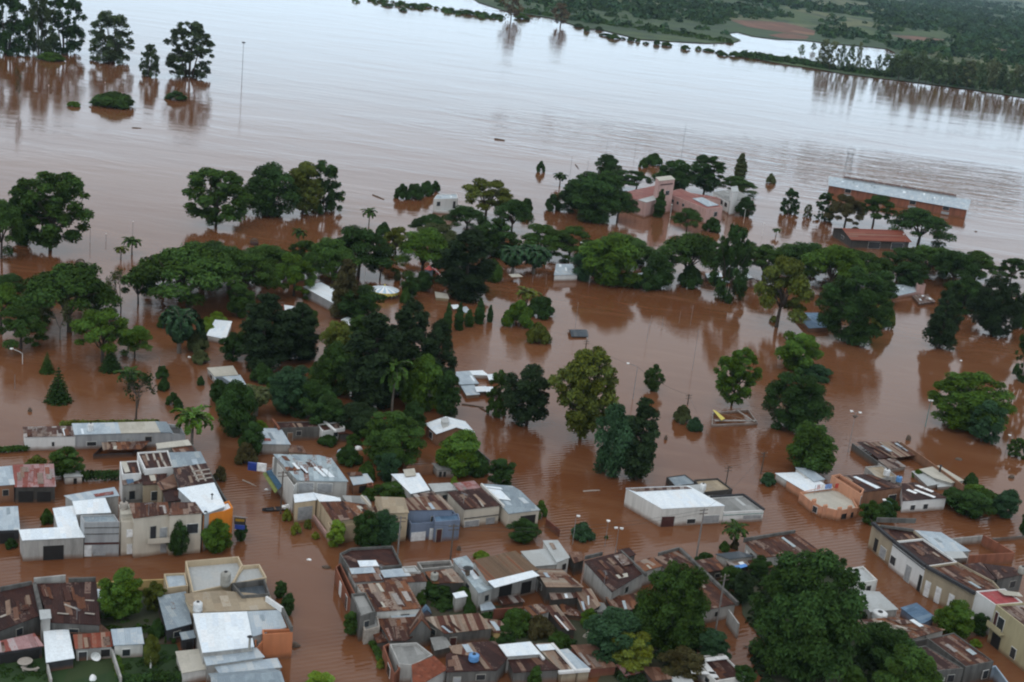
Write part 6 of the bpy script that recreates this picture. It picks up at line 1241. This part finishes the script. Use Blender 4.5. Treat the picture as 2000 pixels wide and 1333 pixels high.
# ------------------------------------------------------------------ lamps, poles, wires, rides, tanks, drifting things
plain_mat('clothpale', (.42, .55, .66), .6); plain_mat('charcoalplain', (.03, .03, .035), .8); plain_mat('bluegrey', (.12, .16, .20), .7); plain_mat('doormaroonplain', (.07, .03, .03), .7)
def pole_base(px, py, hp):
    b = P(px, py); return b, up_m(px, py, hp)
def lamp(px, py, hp, label, heads=((-1, 0),), mat='steel', arm=1.1, r=.07, group=None, tilt=.35):
    b, h = pole_base(px, py, hp); o = empty('street_lamp', (b.x, b.y, 0), 0, label, 'street lamp', group)
    m = MB(); m.tube([(0, 0, -1.5), (0, 0, h * .6), (0, 0, h - .3)], [r, r * .85, r * .65], 8)
    for dx, dy in heads:
        if dx or dy: m.tube([(0, 0, h - .35), (dx * arm * .4, dy * arm * .4, h - .05), (dx * arm, dy * arm, h + tilt * .2)], r * .5, 6)
    m.build('pole', MATS[mat], o)
    for dx, dy in heads:
        k = MB(); k.box((dx * (arm + .2), dy * (arm + .2), h + .1), .6 if dx else .4, .6 if dy else .4, .14, 0); k.lathe((dx * (arm + .25), dy * (arm + .25), h - .04), [(.2, 0), (.17, -.08)], 10); k.build('lamp_head', MATS['lampwhite'], o)
    return o
def post(px, py, hp, label, mat='poleconc', r=.06, name='post', cat='post', group=None, cap=False):
    b, h = pole_base(px, py, hp); o = empty(name, (b.x, b.y, 0), 0, label, cat, group); m = MB(); m.tube([(0, 0, -1.5), (0, 0, h * .5), (0, 0, h)], [r, r * .9, r * .8], 8); m.build('shaft', MATS[mat], o)
    if cap: m = MB(); m.lathe((0, 0, h), [(r * 1.5, 0), (r * 2.4, .12), (r * 1.2, .3)], 10); m.build('cap', MATS['lampwhite'], o)
    return o
def upole(px, py, hp, label, mat='poleconc', az=0.0, r=.13):
    b, h = pole_base(px, py, hp); o = empty('utility_pole', (b.x, b.y, 0), 0, label, 'utility pole'); m = MB(); m.tube([(0, 0, -1.5), (0, 0, h * .5), (0, 0, h)], [r * 1.25, r, r * .8], 10); m.build('shaft', MATS[mat], o)
    for k in (.35, 1.0):
        m = MB(); m.box((0, 0, h - k), 1.7, .1, .1, az); m.build('crossarm', MATS['polewood'], o)
    m = MB()
    for k in (-.7, 0, .7): m.lathe((k * math.cos(az), k * math.sin(az), h - .3), [(.05, 0), (.05, .14), (.02, .18)], 8)
    m.build('insulators', MATS['tankgrey'], o); return Vector((b.x, b.y, h - .2))
def wire(a, b, sag, label, n=14):
    m = MB(); m.tube([a.lerp(b, i / n) - Vector((0, 0, sag * 4 * (i / n) * (1 - i / n))) for i in range(n + 1)], .022, 4, False); return tag(m.build('power_line', MATS['wire']), label, 'power line')
lamp(472, 167, 84, 'tall lamp mast with a clustered head alone in the river', ((.5, 0), (-.5, 0), (0, .5), (0, -.5)), arm=.5, r=.16)
b, h_ = pole_base(472, 167, 84); m = MB(); m.lathe((0, 0, h_ - .6), [(.3, 0), (1.1, .35), (1.1, .7), (.2, .9)], 12); m.build('head_ring', MATS['black'], bpy.data.objects['street_lamp'])
lamp(1807, 834, 52, 'green street lamp with flat white head beside the wide bright tree', ((.5, 0), (-.5, 0)), 'lampgreen', .35, .1)
o = lamp(1656, 884, 80, 'double-headed lamp standing in water left of the walled lot', ((-1, .2), (1, -.1)), 'steel', .7, .06); m = MB(); bl_ = up_m(1656, 884, 80); m.lathe((0, 0, bl_ - 1.3), [(.12, 0), (.55, .35), (.6, .5), (.2, .55)], 10); m.build('nest', MATS['driftwood'], o)
lamp(1734, 1020, 40, 'bent green lamp before the street trees by the salmon house', ((-1, .3),), 'lampgreen', 1.2, .08)
lamp(1236, 780, 66, 'street lamp with one arm beside the small round-headed tree', ((-1, .3),), 'steel', 2.0, .08); lamp(712, 552, 50, 'curved white lamp arm above the white pavilion', ((-1, .5),), 'lampwhite', 2.4, .07); lamp(44, 712, 24, 'bent white lamp low over the water at far left', ((-1, .4),), 'lampwhite', 2.6, .07)
lamp(1200, 1092, 60, 'double street lamp in the flooded street left of the white hall', ((-.8, 0), (.8, 0)), 'steel', .4, .06); lamp(1118, 1064, 56, 'street lamp with pale head behind the drowned street palm', ((.6, 0),), 'steel', .4, .06); lamp(1181, 1068, 50, 'street lamp with small grey head between two brighter lamps', ((.01, 0),), 'steel', .1, .05)
lamp(1140, 512, 36, 'white bent lamp in the middle of the park tree line', ((-1, .4),), 'lampwhite', 1.4, .07); lamp(1158, 432, 38, 'white-headed lamp in front of the clump left of the pink building', ((1, 0),), 'steel', .3, .06); lamp(1306, 444, 44, 'pale lamp post in front of the pink building', ((.01, 0),), 'lampwhite', .1, .09); lamp(1452, 436, 28, 'white lamp before the round tree at the white house', ((-1, 0),), 'lampwhite', .8, .07)
lamp(1488, 462, 26, 'white globe lamp in open water left of the red-roofed shed', ((.01, 0),), 'lampwhite', .1, .06); lamp(1964, 884, 34, 'faint lamp behind the drowned small tree at right', ((.01, 0),), 'steel', .1, .05); lamp(1345, 558, 36, 'thin lamp post at the pond edge bushes', ((.01, 0),), 'steel', .1, .05); lamp(1762, 500, 42, 'lamp in front of the red-roofed shed', ((-1, 0),), 'steel', .8, .05)
for x, y, hp, lb in ((176, 474, 30, 'thin post right of the big spreading tree at left'), (259, 468, 34, 'thin white-capped post behind the two small palms'), (95, 190, 22, 'short white-capped post in the river, upper left'), (207, 472, 14, 'short dark marker post between two taller thin posts'), (205, 182, 20, 'short post behind the large drowned shrub dome'), (368, 172, 18, 'short white post below the fan-shaped eucalyptus')): post(x, y, hp, lb, 'steel', .07, cap=True)
for x, y, hp, lb in ((1183, 306, 34, 'first river mast left of the taller aerial mast'), (1240, 302, 48, 'second river mast nearest the taller aerial mast'), (1112, 352, 46, 'river mast right of the drooping dark palm'), (1146, 340, 26, 'short river mast behind the dark clump')): post(x, y, hp, lb, 'steel', .07, 'mast', 'mast')
b, h_ = pole_base(1330, 312, 74); o = empty('aerial_mast', (b.x, b.y, 0), 0, 'tallest thin aerial mast behind the pink building', 'mast'); m = MB(); m.tube([(0, 0, -1), (0, 0, h_)], [.12, .04], 6); m.build('shaft', MATS['steel'], o)
for k in (.55, .7, .82): m = MB(); m.box((0, 0, h_ * k), 1.6, .08, .08); m.build('crosspiece', MATS['steel'], o)
b, h_ = pole_base(1655, 336, 46); o = empty('signal_tower', (b.x, b.y, 0), 0, 'steel lattice tower with platform behind the brick warehouse', 'tower')
m = MB(); q = 1.6
for sx, sy in ((-1, -1), (1, -1), (1, 1), (-1, 1)): m.tube([(sx * q, sy * q, -1), (sx * q * .7, sy * q * .7, h_ * .8)], .09, 5)
for i in range(5):
    z0, z1 = h_ * .8 * i / 5, h_ * .8 * (i + 1) / 5; k0, k1 = q * (1 - .3 * i / 5), q * (1 - .3 * (i + 1) / 5)
    for (ax, ay), (bx_, by_) in (((-1, -1), (1, -1)), ((1, -1), (1, 1)), ((1, 1), (-1, 1)), ((-1, 1), (-1, -1))): m.tube([(ax * k0, ay * k0, z0), (bx_ * k1, by_ * k1, z1)], .05, 4)
m.build('lattice', MATS['steel'], o); m = MB(); m.box((0, 0, h_ * .8), 3.4, 3.4, .15); m.build('platform', MATS['steel'], o)
m = MB()
for sx, sy in ((-1.6, -1.6), (1.6, -1.6), (1.6, 1.6), (-1.6, 1.6)): m.tube([(sx, sy, h_ * .8), (sx, sy, h_)], .06, 4)
m.box((0, -1.6, h_), 3.3, .08, .08); m.box((0, 1.6, h_), 3.3, .08, .08); m.box((-1.6, 0, h_), .08, 3.3, .08); m.box((1.6, 0, h_), .08, 3.3, .08); m.build('railing', MATS['steel'], o)
for x, y, hp, lb in ((1123, 642, 52, 'tall thin post directly above the floating dark roof'), (1147, 668, 22, 'short post beside the floating dark roof'), (1263, 668, 36, 'leftmost of the goal-like posts in open pond water'), (1270, 636, 20, 'short pale post at the pond mirror line, left'), (1293, 640, 22, 'second short pale post at the pond mirror line'), (1326, 632, 24, 'third short pale post at the pond mirror line'),
                    (1352, 724, 80, 'long slanting dark post in open water above the spiky bush'), (1348, 636, 40, 'dark post near the mirrored pond trees'), (975, 548, 16, 'pale post in front of the palm clump'), (1040, 552, 14, 'white post left of the grey-roofed kiosk'), (1066, 556, 20, 'white forked post beside the grey-roofed kiosk'), (1150, 560, 18, 'pale post right of the grey-roofed kiosk'), (29, 760, 28, 'dark post left of the two conifers'), (311, 720, 22, 'thin post above the two round street bushes')): post(x, y, hp, lb, 'steel', .05)
T1 = upole(548, 1004, 84, 'utility pole at the awning of the tall grey house', 'polewood', .4); T2 = upole(878, 1108, 84, 'dark utility pole in the street before the blue-fronted house', 'polewood', .3); T3 = upole(1360, 1088, 96, 'pale utility pole in front of the white hall', 'poleconc', .5); T4 = upole(1393, 1258, 138, 'tall concrete pole at the walled water inlet', 'poleconc', .5); T5 = upole(1415, 962, 52, 'slim utility pole behind the white hall', 'polewood', .5); T6 = upole(1486, 926, 44, 'slim utility pole behind the drowned shrub of the salmon house', 'polewood', .5); T7 = upole(1142, 694, 30, 'small pole in the pond left of the great olive-yellow tree', 'polewood', .5); T8 = upole(1343, 790, 20, 'small pole behind the spiky bush', 'polewood', .5)
T9 = upole(775, 1100, 92, 'beige-house corner pole carrying the street wires', 'poleconc', .3)
wire(T9, T2, .5, 'street wire between corner pole and dark pole'); wire(T2, T3, 1.6, 'long street wire passing the white hall'); wire(T3 + Vector((0, 0, -.6)), T2 + Vector((0, 0, -.6)), 1.7, 'lower long street wire passing the white hall'); wire(T3, T6, 1.2, 'wire crossing the water toward the salmon house'); wire(T5, T6, .6, 'short wire between two slim poles'); wire(T5, T8, .9, 'wire over open water to the spiky bush pole'); wire(T1, T9, .8, 'street wire along the beige corner house')
lo_ = P(1236, 780); wire(T7, Vector((lo_.x, lo_.y, up_m(1236, 780, 64))), .8, 'pond wire ending at the one-armed lamp'); wire(Vector((lo_.x, lo_.y, up_m(1236, 780, 64))), T8, .8, 'pond wire from the one-armed lamp to the small pole')
# shop signs
z_ = 3.3; a = P(468, 1032, z_); o = empty('shop_sign', tuple(a), 0, 'hanging black, yellow and blue shop sign beside the orange shop', 'sign'); q = mpp(468, 1032)
m = MB(); m.box((0, 0, 1.25), 21 * q, .15, 1.15, .05); m.build('upper_panel', MATS['black'], o); m = MB(); m.box((0, -.09, 1.45), 17 * q, .05, .45, .05); m.build('yellow_band', MATS['signyellow'], o); m = MB(); m.box((0, 0, .2), 19 * q, .15, .75, .05); m.build('lower_panel', MATS['signblue'], o); m = MB(); m.tube([(-1.2, 0, 2.0), (1.2, 0, 2.0)], .05, 5); m.build('bracket', MATS['steel'], o)
z_ = 3.2; a = P(502, 920, z_); o = empty('shop_sign', tuple(a), 0, 'half blue half white sign box over the street awning', 'sign'); q = mpp(502, 920)
m = MB(); m.box((-9 * q, 0, .75), 17 * q, .3, 1.5, -.05); m.build('blue_panel', MATS['signblue'], o); m = MB(); m.box((8.5 * q, 0, .78), 17.5 * q, .3, 1.5, -.05); m.build('white_panel', MATS['plasticwhite'], o); m = MB(); m.tube([(17 * q, 0, .7), (30 * q, .4, .7)], .06, 5); m.build('bracket', MATS['steel'], o)
# carousel and rides
b = P(750, 578); q = mpp(750, 578); r = 29 * q; zt = up_m(750, 576, 12); o = empty('carousel', (b.x, b.y, 0), 0, 'merry-go-round with blue and white striped roof and yellow rim', 'carousel')
for par in (0, 1):
    m = MB(); n = 24
    for k in range(n):
        if k % 2 != par: continue
        t0, t1 = 2 * math.pi * k / n, 2 * math.pi * (k + 1) / n; m.face([(r * math.cos(t0), r * math.sin(t0), zt), (r * math.cos(t1), r * math.sin(t1), zt), (0, 0, zt + 1.1)])
    m.build('roof', MATS['plasticwhite' if par else 'clothpale'], o)
m = MB(); n = 24
for k in range(n):
    t0, t1, tm = 2 * math.pi * k / n, 2 * math.pi * (k + 1) / n, 2 * math.pi * (k + .5) / n; R1 = r * 1.01
    m.face([(R1 * math.cos(t0), R1 * math.sin(t0), zt), (R1 * math.cos(t1), R1 * math.sin(t1), zt), (R1 * math.cos(t1), R1 * math.sin(t1), zt - .5), (R1 * math.cos(tm), R1 * math.sin(tm), zt - .95), (R1 * math.cos(t0), R1 * math.sin(t0), zt - .5)])
m.build('fascia', MATS['yellowpaint'], o); m = MB(); m.lathe((0, 0, -1), [(r * .3, 0), (r * .3, zt + .8)], 16); m.build('core', MATS['charcoalplain'], o)
m = MB()
for k in range(8): t0 = 2 * math.pi * k / 8; m.tube([(r * .85 * math.cos(t0), r * .85 * math.sin(t0), -1), (r * .85 * math.cos(t0), r * .85 * math.sin(t0), zt)], .06, 5)
m.build('poles', MATS['steel'], o); m = MB(); m.lathe((0, 0, zt + 1.05), [(.15, 0), (.25, .2), (.05, .5)], 10); m.build('finial', MATS['yellowpaint'], o)
b = P(846, 556); h_ = up_m(846, 556, 34); o = empty('fairground_slide', (b.x, b.y, 0), .5, 'red, white and grey fairground slide beside the tall brown-green tree', 'slide')
m = MB(); m.box((-1.5, .6, h_ * .4), 1.8, 1.8, h_ * .9); m.build('tower', MATS['bluegrey'], o); m = MB()
for k in range(4): m.box((.2 + k * .9, -.1 * k, h_ * (.86 - .2 * k)), 1.0, 1.7, .3)
m.build('chute', MATS['red'], o); m = MB()
for sy in (-.9, .9): m.tube([(-.4, sy, h_ * .95), (3.6, sy - .3, h_ * .22)], .12, 5)
m.build('rails', MATS['plasticwhite'], o); m = MB(); m.lathe((-1.5, .6, h_ * .85), [(1.4, 0), (.1, 1.1)], 4); m.build('roof', MATS['red'], o)
def cage(px, py, wp, hp, label):
    b = P(px, py); q = mpp(px, py); r = wp * q / 2; h = up_m(px, py, hp); o = empty('fairground_ride', (b.x, b.y, 0), 0, label, 'ride'); m = MB()
    for k in range(8):
        a = math.pi * k / 8; m.tube([(r * math.cos(t) * math.cos(a), r * math.cos(t) * math.sin(a), h - r + r * math.sin(t)) for t in [i * math.pi / 10 - .3 for i in range(12)]], .09, 5)
    m.build('hoops', MATS['driftwood'], o); m = MB(); m.lathe((0, 0, -1), [(.25, 0), (.25, h - r + 1)], 8); m.lathe((0, 0, max(.2, h - r - .5)), [(r * .95, 0), (r * .95, .5)], 14); m.build('base', MATS['doormaroonplain'], o)
cage(157, 530, 17, 24, 'dark hooped fairground ride above the wide umbrella tree'); cage(496, 478, 16, 12, 'dark red hooped ride low in the water, left of the squat palm')
# tanks, flues, dishes on roofs
zb = hz(453, 1141, 44); water_tank(440, 1143, zb + .2, 1.5, 2.2, 'tankgrey', 'grey-beige ribbed tank on the pale roof of the large beige house'); water_tank(386, 1194, hz(397, 1197, 44) + .1, 1.3, 1.5, 'tankwhite', 'white tank at the corner of the tan terrace')
water_tank(1372, 957, hz(1360, 966, 28) + .1, 1.2, 1.3, 'tankwhite', 'white tank behind the white hall roof'); water_tank(1731, 929, hz(1716, 936, 22) + .2, 1.3, 1.4, 'tankwhite', 'white tank behind the salmon house roof'); water_tank(1755, 941, hz(1716, 936, 22) + .1, 1.2, 1.2, 'tankblue', 'blue tank behind the salmon house roof'); water_tank(1717, 1208, hz(1700, 1196, 20) - .2, 2.4, 1.2, 'tankwhite', 'broad white tank below the white house corner'); water_tank(177, 850, 2.2, 1.1, 2.4, 'tankwhite', 'tall white cylinder with black cap behind the long low shed'); water_tank(925, 1290, hz(873, 1313, 30) + .2, 1.5, 1.0, 'tankblue', 'blue drum on the striped maroon roof'); water_tank(848, 1132, hz(846, 1140, 30) + .2, 1.2, 1.2, 'tankgrey', 'grey tank on the orange-tiled junk roof'); water_tank(1995, 1120, hz(1948, 1132, 40) + .2, 1.3, 1.3, 'tankgrey', 'grey tank on the maroon roof at the right edge'); water_tank(242, 994, hz(238, 1006, 74) + .1, 1.3, 1.2, 'stone', 'stone-coloured tank on the cream house roof')
def flue(px, py, z, hp, label, mat='steel', d=.22):
    a = P(px, py, z); h = hp * mpp(px, py); o = empty('flue_pipe', tuple(a), 0, label, 'chimney'); m = MB(); m.tube([(0, 0, -.1), (0, 0, h)], d / 2, 8); m.build('pipe', MATS[mat], o); m = MB(); m.lathe((0, 0, h), [(d * .5, 0), (d * 1.2, .08), (d * .2, .3)], 10); m.build('cowl', MATS['black'], o)
flue(487, 1267, hz(397, 1275, 46) + .2, 24, 'thin flue pipe at the corner of the white zinc roof', 'tankgrey', .35); flue(414, 975, hz(400, 1004, 74) + .3, 8, 'small flue on the brilliant white roof of the orange shop'); flue(1835, 922, hz(1858, 944, 12) + .1, 12, 'dark flue standing among white roof sheets', 'black', .35); flue(913, 1122, hz(936, 1159, 36) + .4, 12, 'brick-red chimney on the grey roof strip', 'driftwood', .7)
def dish(px, py, z, dp, label, mat='plasticwhite', az=0.0):
    a = P(px, py, z); r = dp * mpp(px, py) / 2; o = empty('satellite_dish', tuple(a), az, label, 'satellite dish'); m = MB(); n = 18; rings = [(0, .0), (.4, .05), (.75, .16), (1, .3)]
    st = []
    for q_, d_ in rings:
        st.append(len(m.v)); [m.v.append((r * q_ * math.cos(2 * math.pi * k / n), -r * d_, r + r * q_ * math.sin(2 * math.pi * k / n))) for k in range(n)]
    for s0, s1 in zip(st, st[1:]): [m.f.append([s0 + k, s0 + (k + 1) % n, s1 + (k + 1) % n, s1 + k]) for k in range(n)]
    m.build('reflector', MATS[mat], o); m = MB(); m.tube([(0, 0, 0), (0, .05, r)], .04, 5); m.tube([(0, 0, r), (0, -r * .9, r)], .02, 4); m.build('arm', MATS['steel'], o)
dish(188, 1290, .3, 20, 'large white dish leaning at the striped washhouse'); dish(402, 1004, hz(447, 978, 70) + .1, 7, 'small dark dish on the front roof of the orange shop', 'black'); dish(1621, 955, hz(1604, 990, 20) + .3, 8, 'small white dish on the salmon house terrace')
# terrace laundry
z_ = hz(1604, 990, 20) - .5; a, b = P(1590, 966, z_), P(1642, 962, z_); o = empty('clothes_line', tuple(a), 0, 'clothes line with blue, pink and red washing on the salmon terrace', 'clothes line'); m = MB(); d = b - a
for p in (Vector((0, 0, 0)), d): m.tube([p, p + Vector((0, 0, 2))], .04, 5)
m.tube([Vector((0, 0, 2)), d + Vector((0, 0, 2))], .015, 4); m.build('frame', MATS['steel'], o)
for k, mt in ((.12, 'clothpink'), (.28, 'plasticwhite'), (.42, 'clothblue'), (.55, 'clothblue'), (.8, 'red')): m = MB(); p = d * k; m.box((p.x, p.y, 1.5), .75, .04, 1.0, math.atan2(d.y, d.x)); m.build('garment', MATS[mt], o)
# boat
b = P(541, 996); o = empty('boat', (b.x, b.y, 0), .45, 'narrow dark boat with a white bundle drifting at the street corner', 'boat'); m = MB(); prof = [(-2.6, .1, .45), (-1.8, .55, .3), (0, .75, .25), (1.6, .6, .28), (2.4, .3, .42)]
for sgn in (1,):
    for (x0, w0, z0), (x1, w1, z1) in zip(prof, prof[1:]):
        for s in (-1, 1): m.face([(x0, s * w0, z0), (x1, s * w1, z1), (x1, s * w1 * .6, -.25), (x0, s * w0 * .6, -.25)])
        m.face([(x0, -w0 * .9, .05), (x1, -w1 * .9, .05), (x1, w1 * .9, .05), (x0, w0 * .9, .05)])
m.face([(2.4, -.3, .42), (2.4, .3, .42), (2.4, .2, -.2), (2.4, -.2, -.2)]); m.build('hull', MATS['charcoalplain'], o); m = MB(); m.box((-.4, 0, .32), .25, 1.25, .06); m.box((.9, 0, .32), .25, 1.1, .06); m.build('thwarts', MATS['timber'], o)
m = MB(); m.box((0, 0, .3), 1.3, .8, .45, .3); m.box((.2, .1, .62), .7, .5, .25, .9); c = m.build('bundle', MATS['plasticwhite']); c.location = (b.x + 2.2, b.y + 1.2, .0); tag(c, 'white bundle resting at the bow of the narrow dark boat', 'bundle'); c.location = (b.x + math.cos(.45) * 1.5, b.y + math.sin(.45) * 1.5, .05)
# drifting things
def drift(px, py, sx, sy, h, mat, label, name, cat, rz=0.0, group=None):
    c = P(px, py); m = MB(); k = random.Random(px * 3 + py); n = 9; pr = [(1, 0), (1.05, .35), (.8, .75), (.35, 1.0)]; st = []
    for q_, z_ in pr:
        st.append(len(m.v))
        for i in range(n): t = 2 * math.pi * i / n; f = q_ * k.uniform(.82, 1.15); m.v.append((sx * f * math.cos(t), sy * f * math.sin(t), h * z_ * k.uniform(.85, 1.1) - .08))
    for s0, s1 in zip(st, st[1:]): [m.f.append([s0 + i, s0 + (i + 1) % n, s1 + (i + 1) % n, s1 + i]) for i in range(n)]
    m.f.append([st[-1] + i for i in range(n)]); o = m.build(name, MATS[mat], None, True); o.location = (c.x, c.y, 0); o.rotation_euler = (0, 0, rz); return tag(o, label, cat, group)
for x, y, s, lb in ((370, 698, .5, 'white sack afloat in the street below the big date palm'), (436, 823, .5, 'white sack afloat beside the thicket left of the blue-white roof'), (521, 957, .5, 'white sack afloat under the street awning'), (604, 1094, .55, 'white sack afloat in the middle of the street crossing'), (1734, 638, .5, 'white float alone in the pond right of the massive tree'), (1877, 705, .5, 'white float in the mirrored trees at right'), (1612, 723, .6, 'white float at the end of the flat grey-green bush'), (1595, 732, .5, 'white float under the flat grey-green bush')): drift(x, y, s * .8, s * .5, .3, 'plasticwhite', lb, 'floating_sack', 'sack')
for x, y, s, h, lb in ((1300, 859, .35, 1.1, 'dark barrel standing in open water right of the tall blackish tree'), (58, 804, .4, .9, 'dark barrel in the water below the conifers'), (637, 1109, .7, .4, 'dark lump drifting left of the old corner house'), (1774, 860, .6, 1.3, 'dark bin with reddish foot behind the walled lot'), (1872, 898, .8, .5, 'dark snag below the wide bright tree'), (1975, 934, .6, .8, 'dark stump in rippled water at the right edge'), (896, 1075, .4, .9, 'grey drum in the street before the blue-fronted house'), (1906, 453, .6, .4, 'dark speck of driftwood right of the brick warehouse')): drift(x, y, s, s * .7, h, 'driftwood', lb, 'drifting_object', lb.split()[1])
def log(a, b, r, mat, label):
    A, B_ = P(*a, .05), P(*b, .05); m = MB(); m.tube([A - A, (B_ - A) * .5 + Vector((0, 0, .04)), B_ - A], [r, r * .9, r * .6], 6); o = m.build('drifting_log', MATS[mat]); o.location = A; return tag(o, label, 'log')
log((1139, 960), (1172, 958), .14, 'stone', 'pale beam afloat left of the white hall'); log((474, 938), (500, 950), .12, 'stone', 'pale pole afloat in the side street'); log((728, 381), (750, 390), .3, 'driftwood', 'dark trunk drifting left of the dark shrub clump'); log((258, 250), (276, 251), .3, 'driftwood', 'dark stick drifting below the large drowned shrub dome'); log((966, 272), (986, 275), .6, 'driftwood', 'branch raft drifting in mid river'); log((1124, 322), (1130, 330), .3, 'driftwood', 'short stick drifting near the river masts'); log((902, 790), (945, 796), .2, 'driftwood', 'dark plank afloat below the collapsed sheet roofs'); log((936, 796), (954, 806), .2, 'driftwood', 'second dark plank nearest the blackish tree')
# lawn furniture
b = P(49, 1304); o = empty('garden_table', (b.x, b.y, .22), 0, 'round pale stone garden table on the lawn', 'table'); m = MB(); m.lathe((0, 0, .68), [(.95, 0), (.98, .06), (.95, .1)], 24); m.build('tabletop', MATS['stone'], o); m = MB(); m.lathe((0, 0, 0), [(.35, 0), (.22, .2), (.2, .68)], 14); m.build('pedestal', MATS['stone'], o)
c_ = P(55, 1317); o = empty('garden_bench', (c_.x, c_.y, .22), 0, 'curved pale stone bench beside the round garden table', 'bench'); m = MB()
for k in range(7): t = -2.4 + k * .3; m.box((1.2 * math.cos(t), 1.2 * math.sin(t) + 1.3, .42), .42, .42, .12, t)
m.build('seat', MATS['stone'], o)
for t in (-2.2, -.8):
    m = MB(); m.box((1.2 * math.cos(t), 1.2 * math.sin(t) + 1.3, .18), .3, .3, .36, t); m.build('leg', MATS['stone'], o)
post(294, 1308, 30, 'white post on the lawn beside the slim garden tree', 'plasticwhite', .12)
drift(181, 1330, .5, .5, .9, 'plasticwhite', 'white plastic cover on the lawn near the bottom edge', 'plastic_cover', 'cover')
for k, (x, y, w_, h_, mt, lb) in enumerate(((672, 884, .9, .8, 'plasticwhite', 'white junk pile in the yard behind the tall grey house'), (690, 890, 1.1, .7, 'stone', 'pale rubble pile in the yard behind the tall grey house'), (662, 894, .5, 1.5, 'clothpale', 'upright pale board pile in the yard behind the tall grey house'), (700, 878, .8, .5, 'plasticwhite', 'small white junk heap nearest the blue-green small tree'), (1150, 1246, .9, .7, 'stone', 'pale rubble below the narrow strip shed'), (575, 1262, .8, .3, 'driftwood', 'dark rubble at the street corner of the large beige house'))): drift(x, y, w_, w_ * .7, h_ + .3, mt, lb, 'rubble_pile', 'rubble')

def aerial(px, py, z, hp, label):
    a = P(px, py, z); h = hp * mpp(px, py); o = empty('aerial', tuple(a), px * .1, label, 'aerial'); m = MB(); m.tube([(0, 0, -.1), (0, 0, h)], .035, 5); m.build('mast', MATS['steel'], o); m = MB(); m.box((0, 0, h - .1), 1.4, .04, .04)
    for k in range(5): m.box((-.6 + .3 * k, 0, h - .1), .03, .7 - .08 * k, .03)
    m.build('rods', MATS['steel'], o)
aerial(290, 1008, hz(331, 1007, 78), 26, 'roof aerial on the cream house with balcony'); aerial(905, 985, hz(907, 996, 36) + .2, 22, 'roof aerial on the maroon roof of the cream-fronted house'); aerial(742, 1130, hz(742, 1129, 38) + .2, 26, 'roof aerial on the old corner house'); aerial(1180, 1140, hz(1195, 1156, 34) + .2, 24, 'roof aerial on the large plain maroon roof'); aerial(150, 1212, hz(100, 1216, 40) + .1, 26, 'roof aerial on the right maroon roof of the wide house'); aerial(640, 935, hz(582, 939, 58) + .1, 22, 'roof aerial on the blue corrugated roof')
haze()
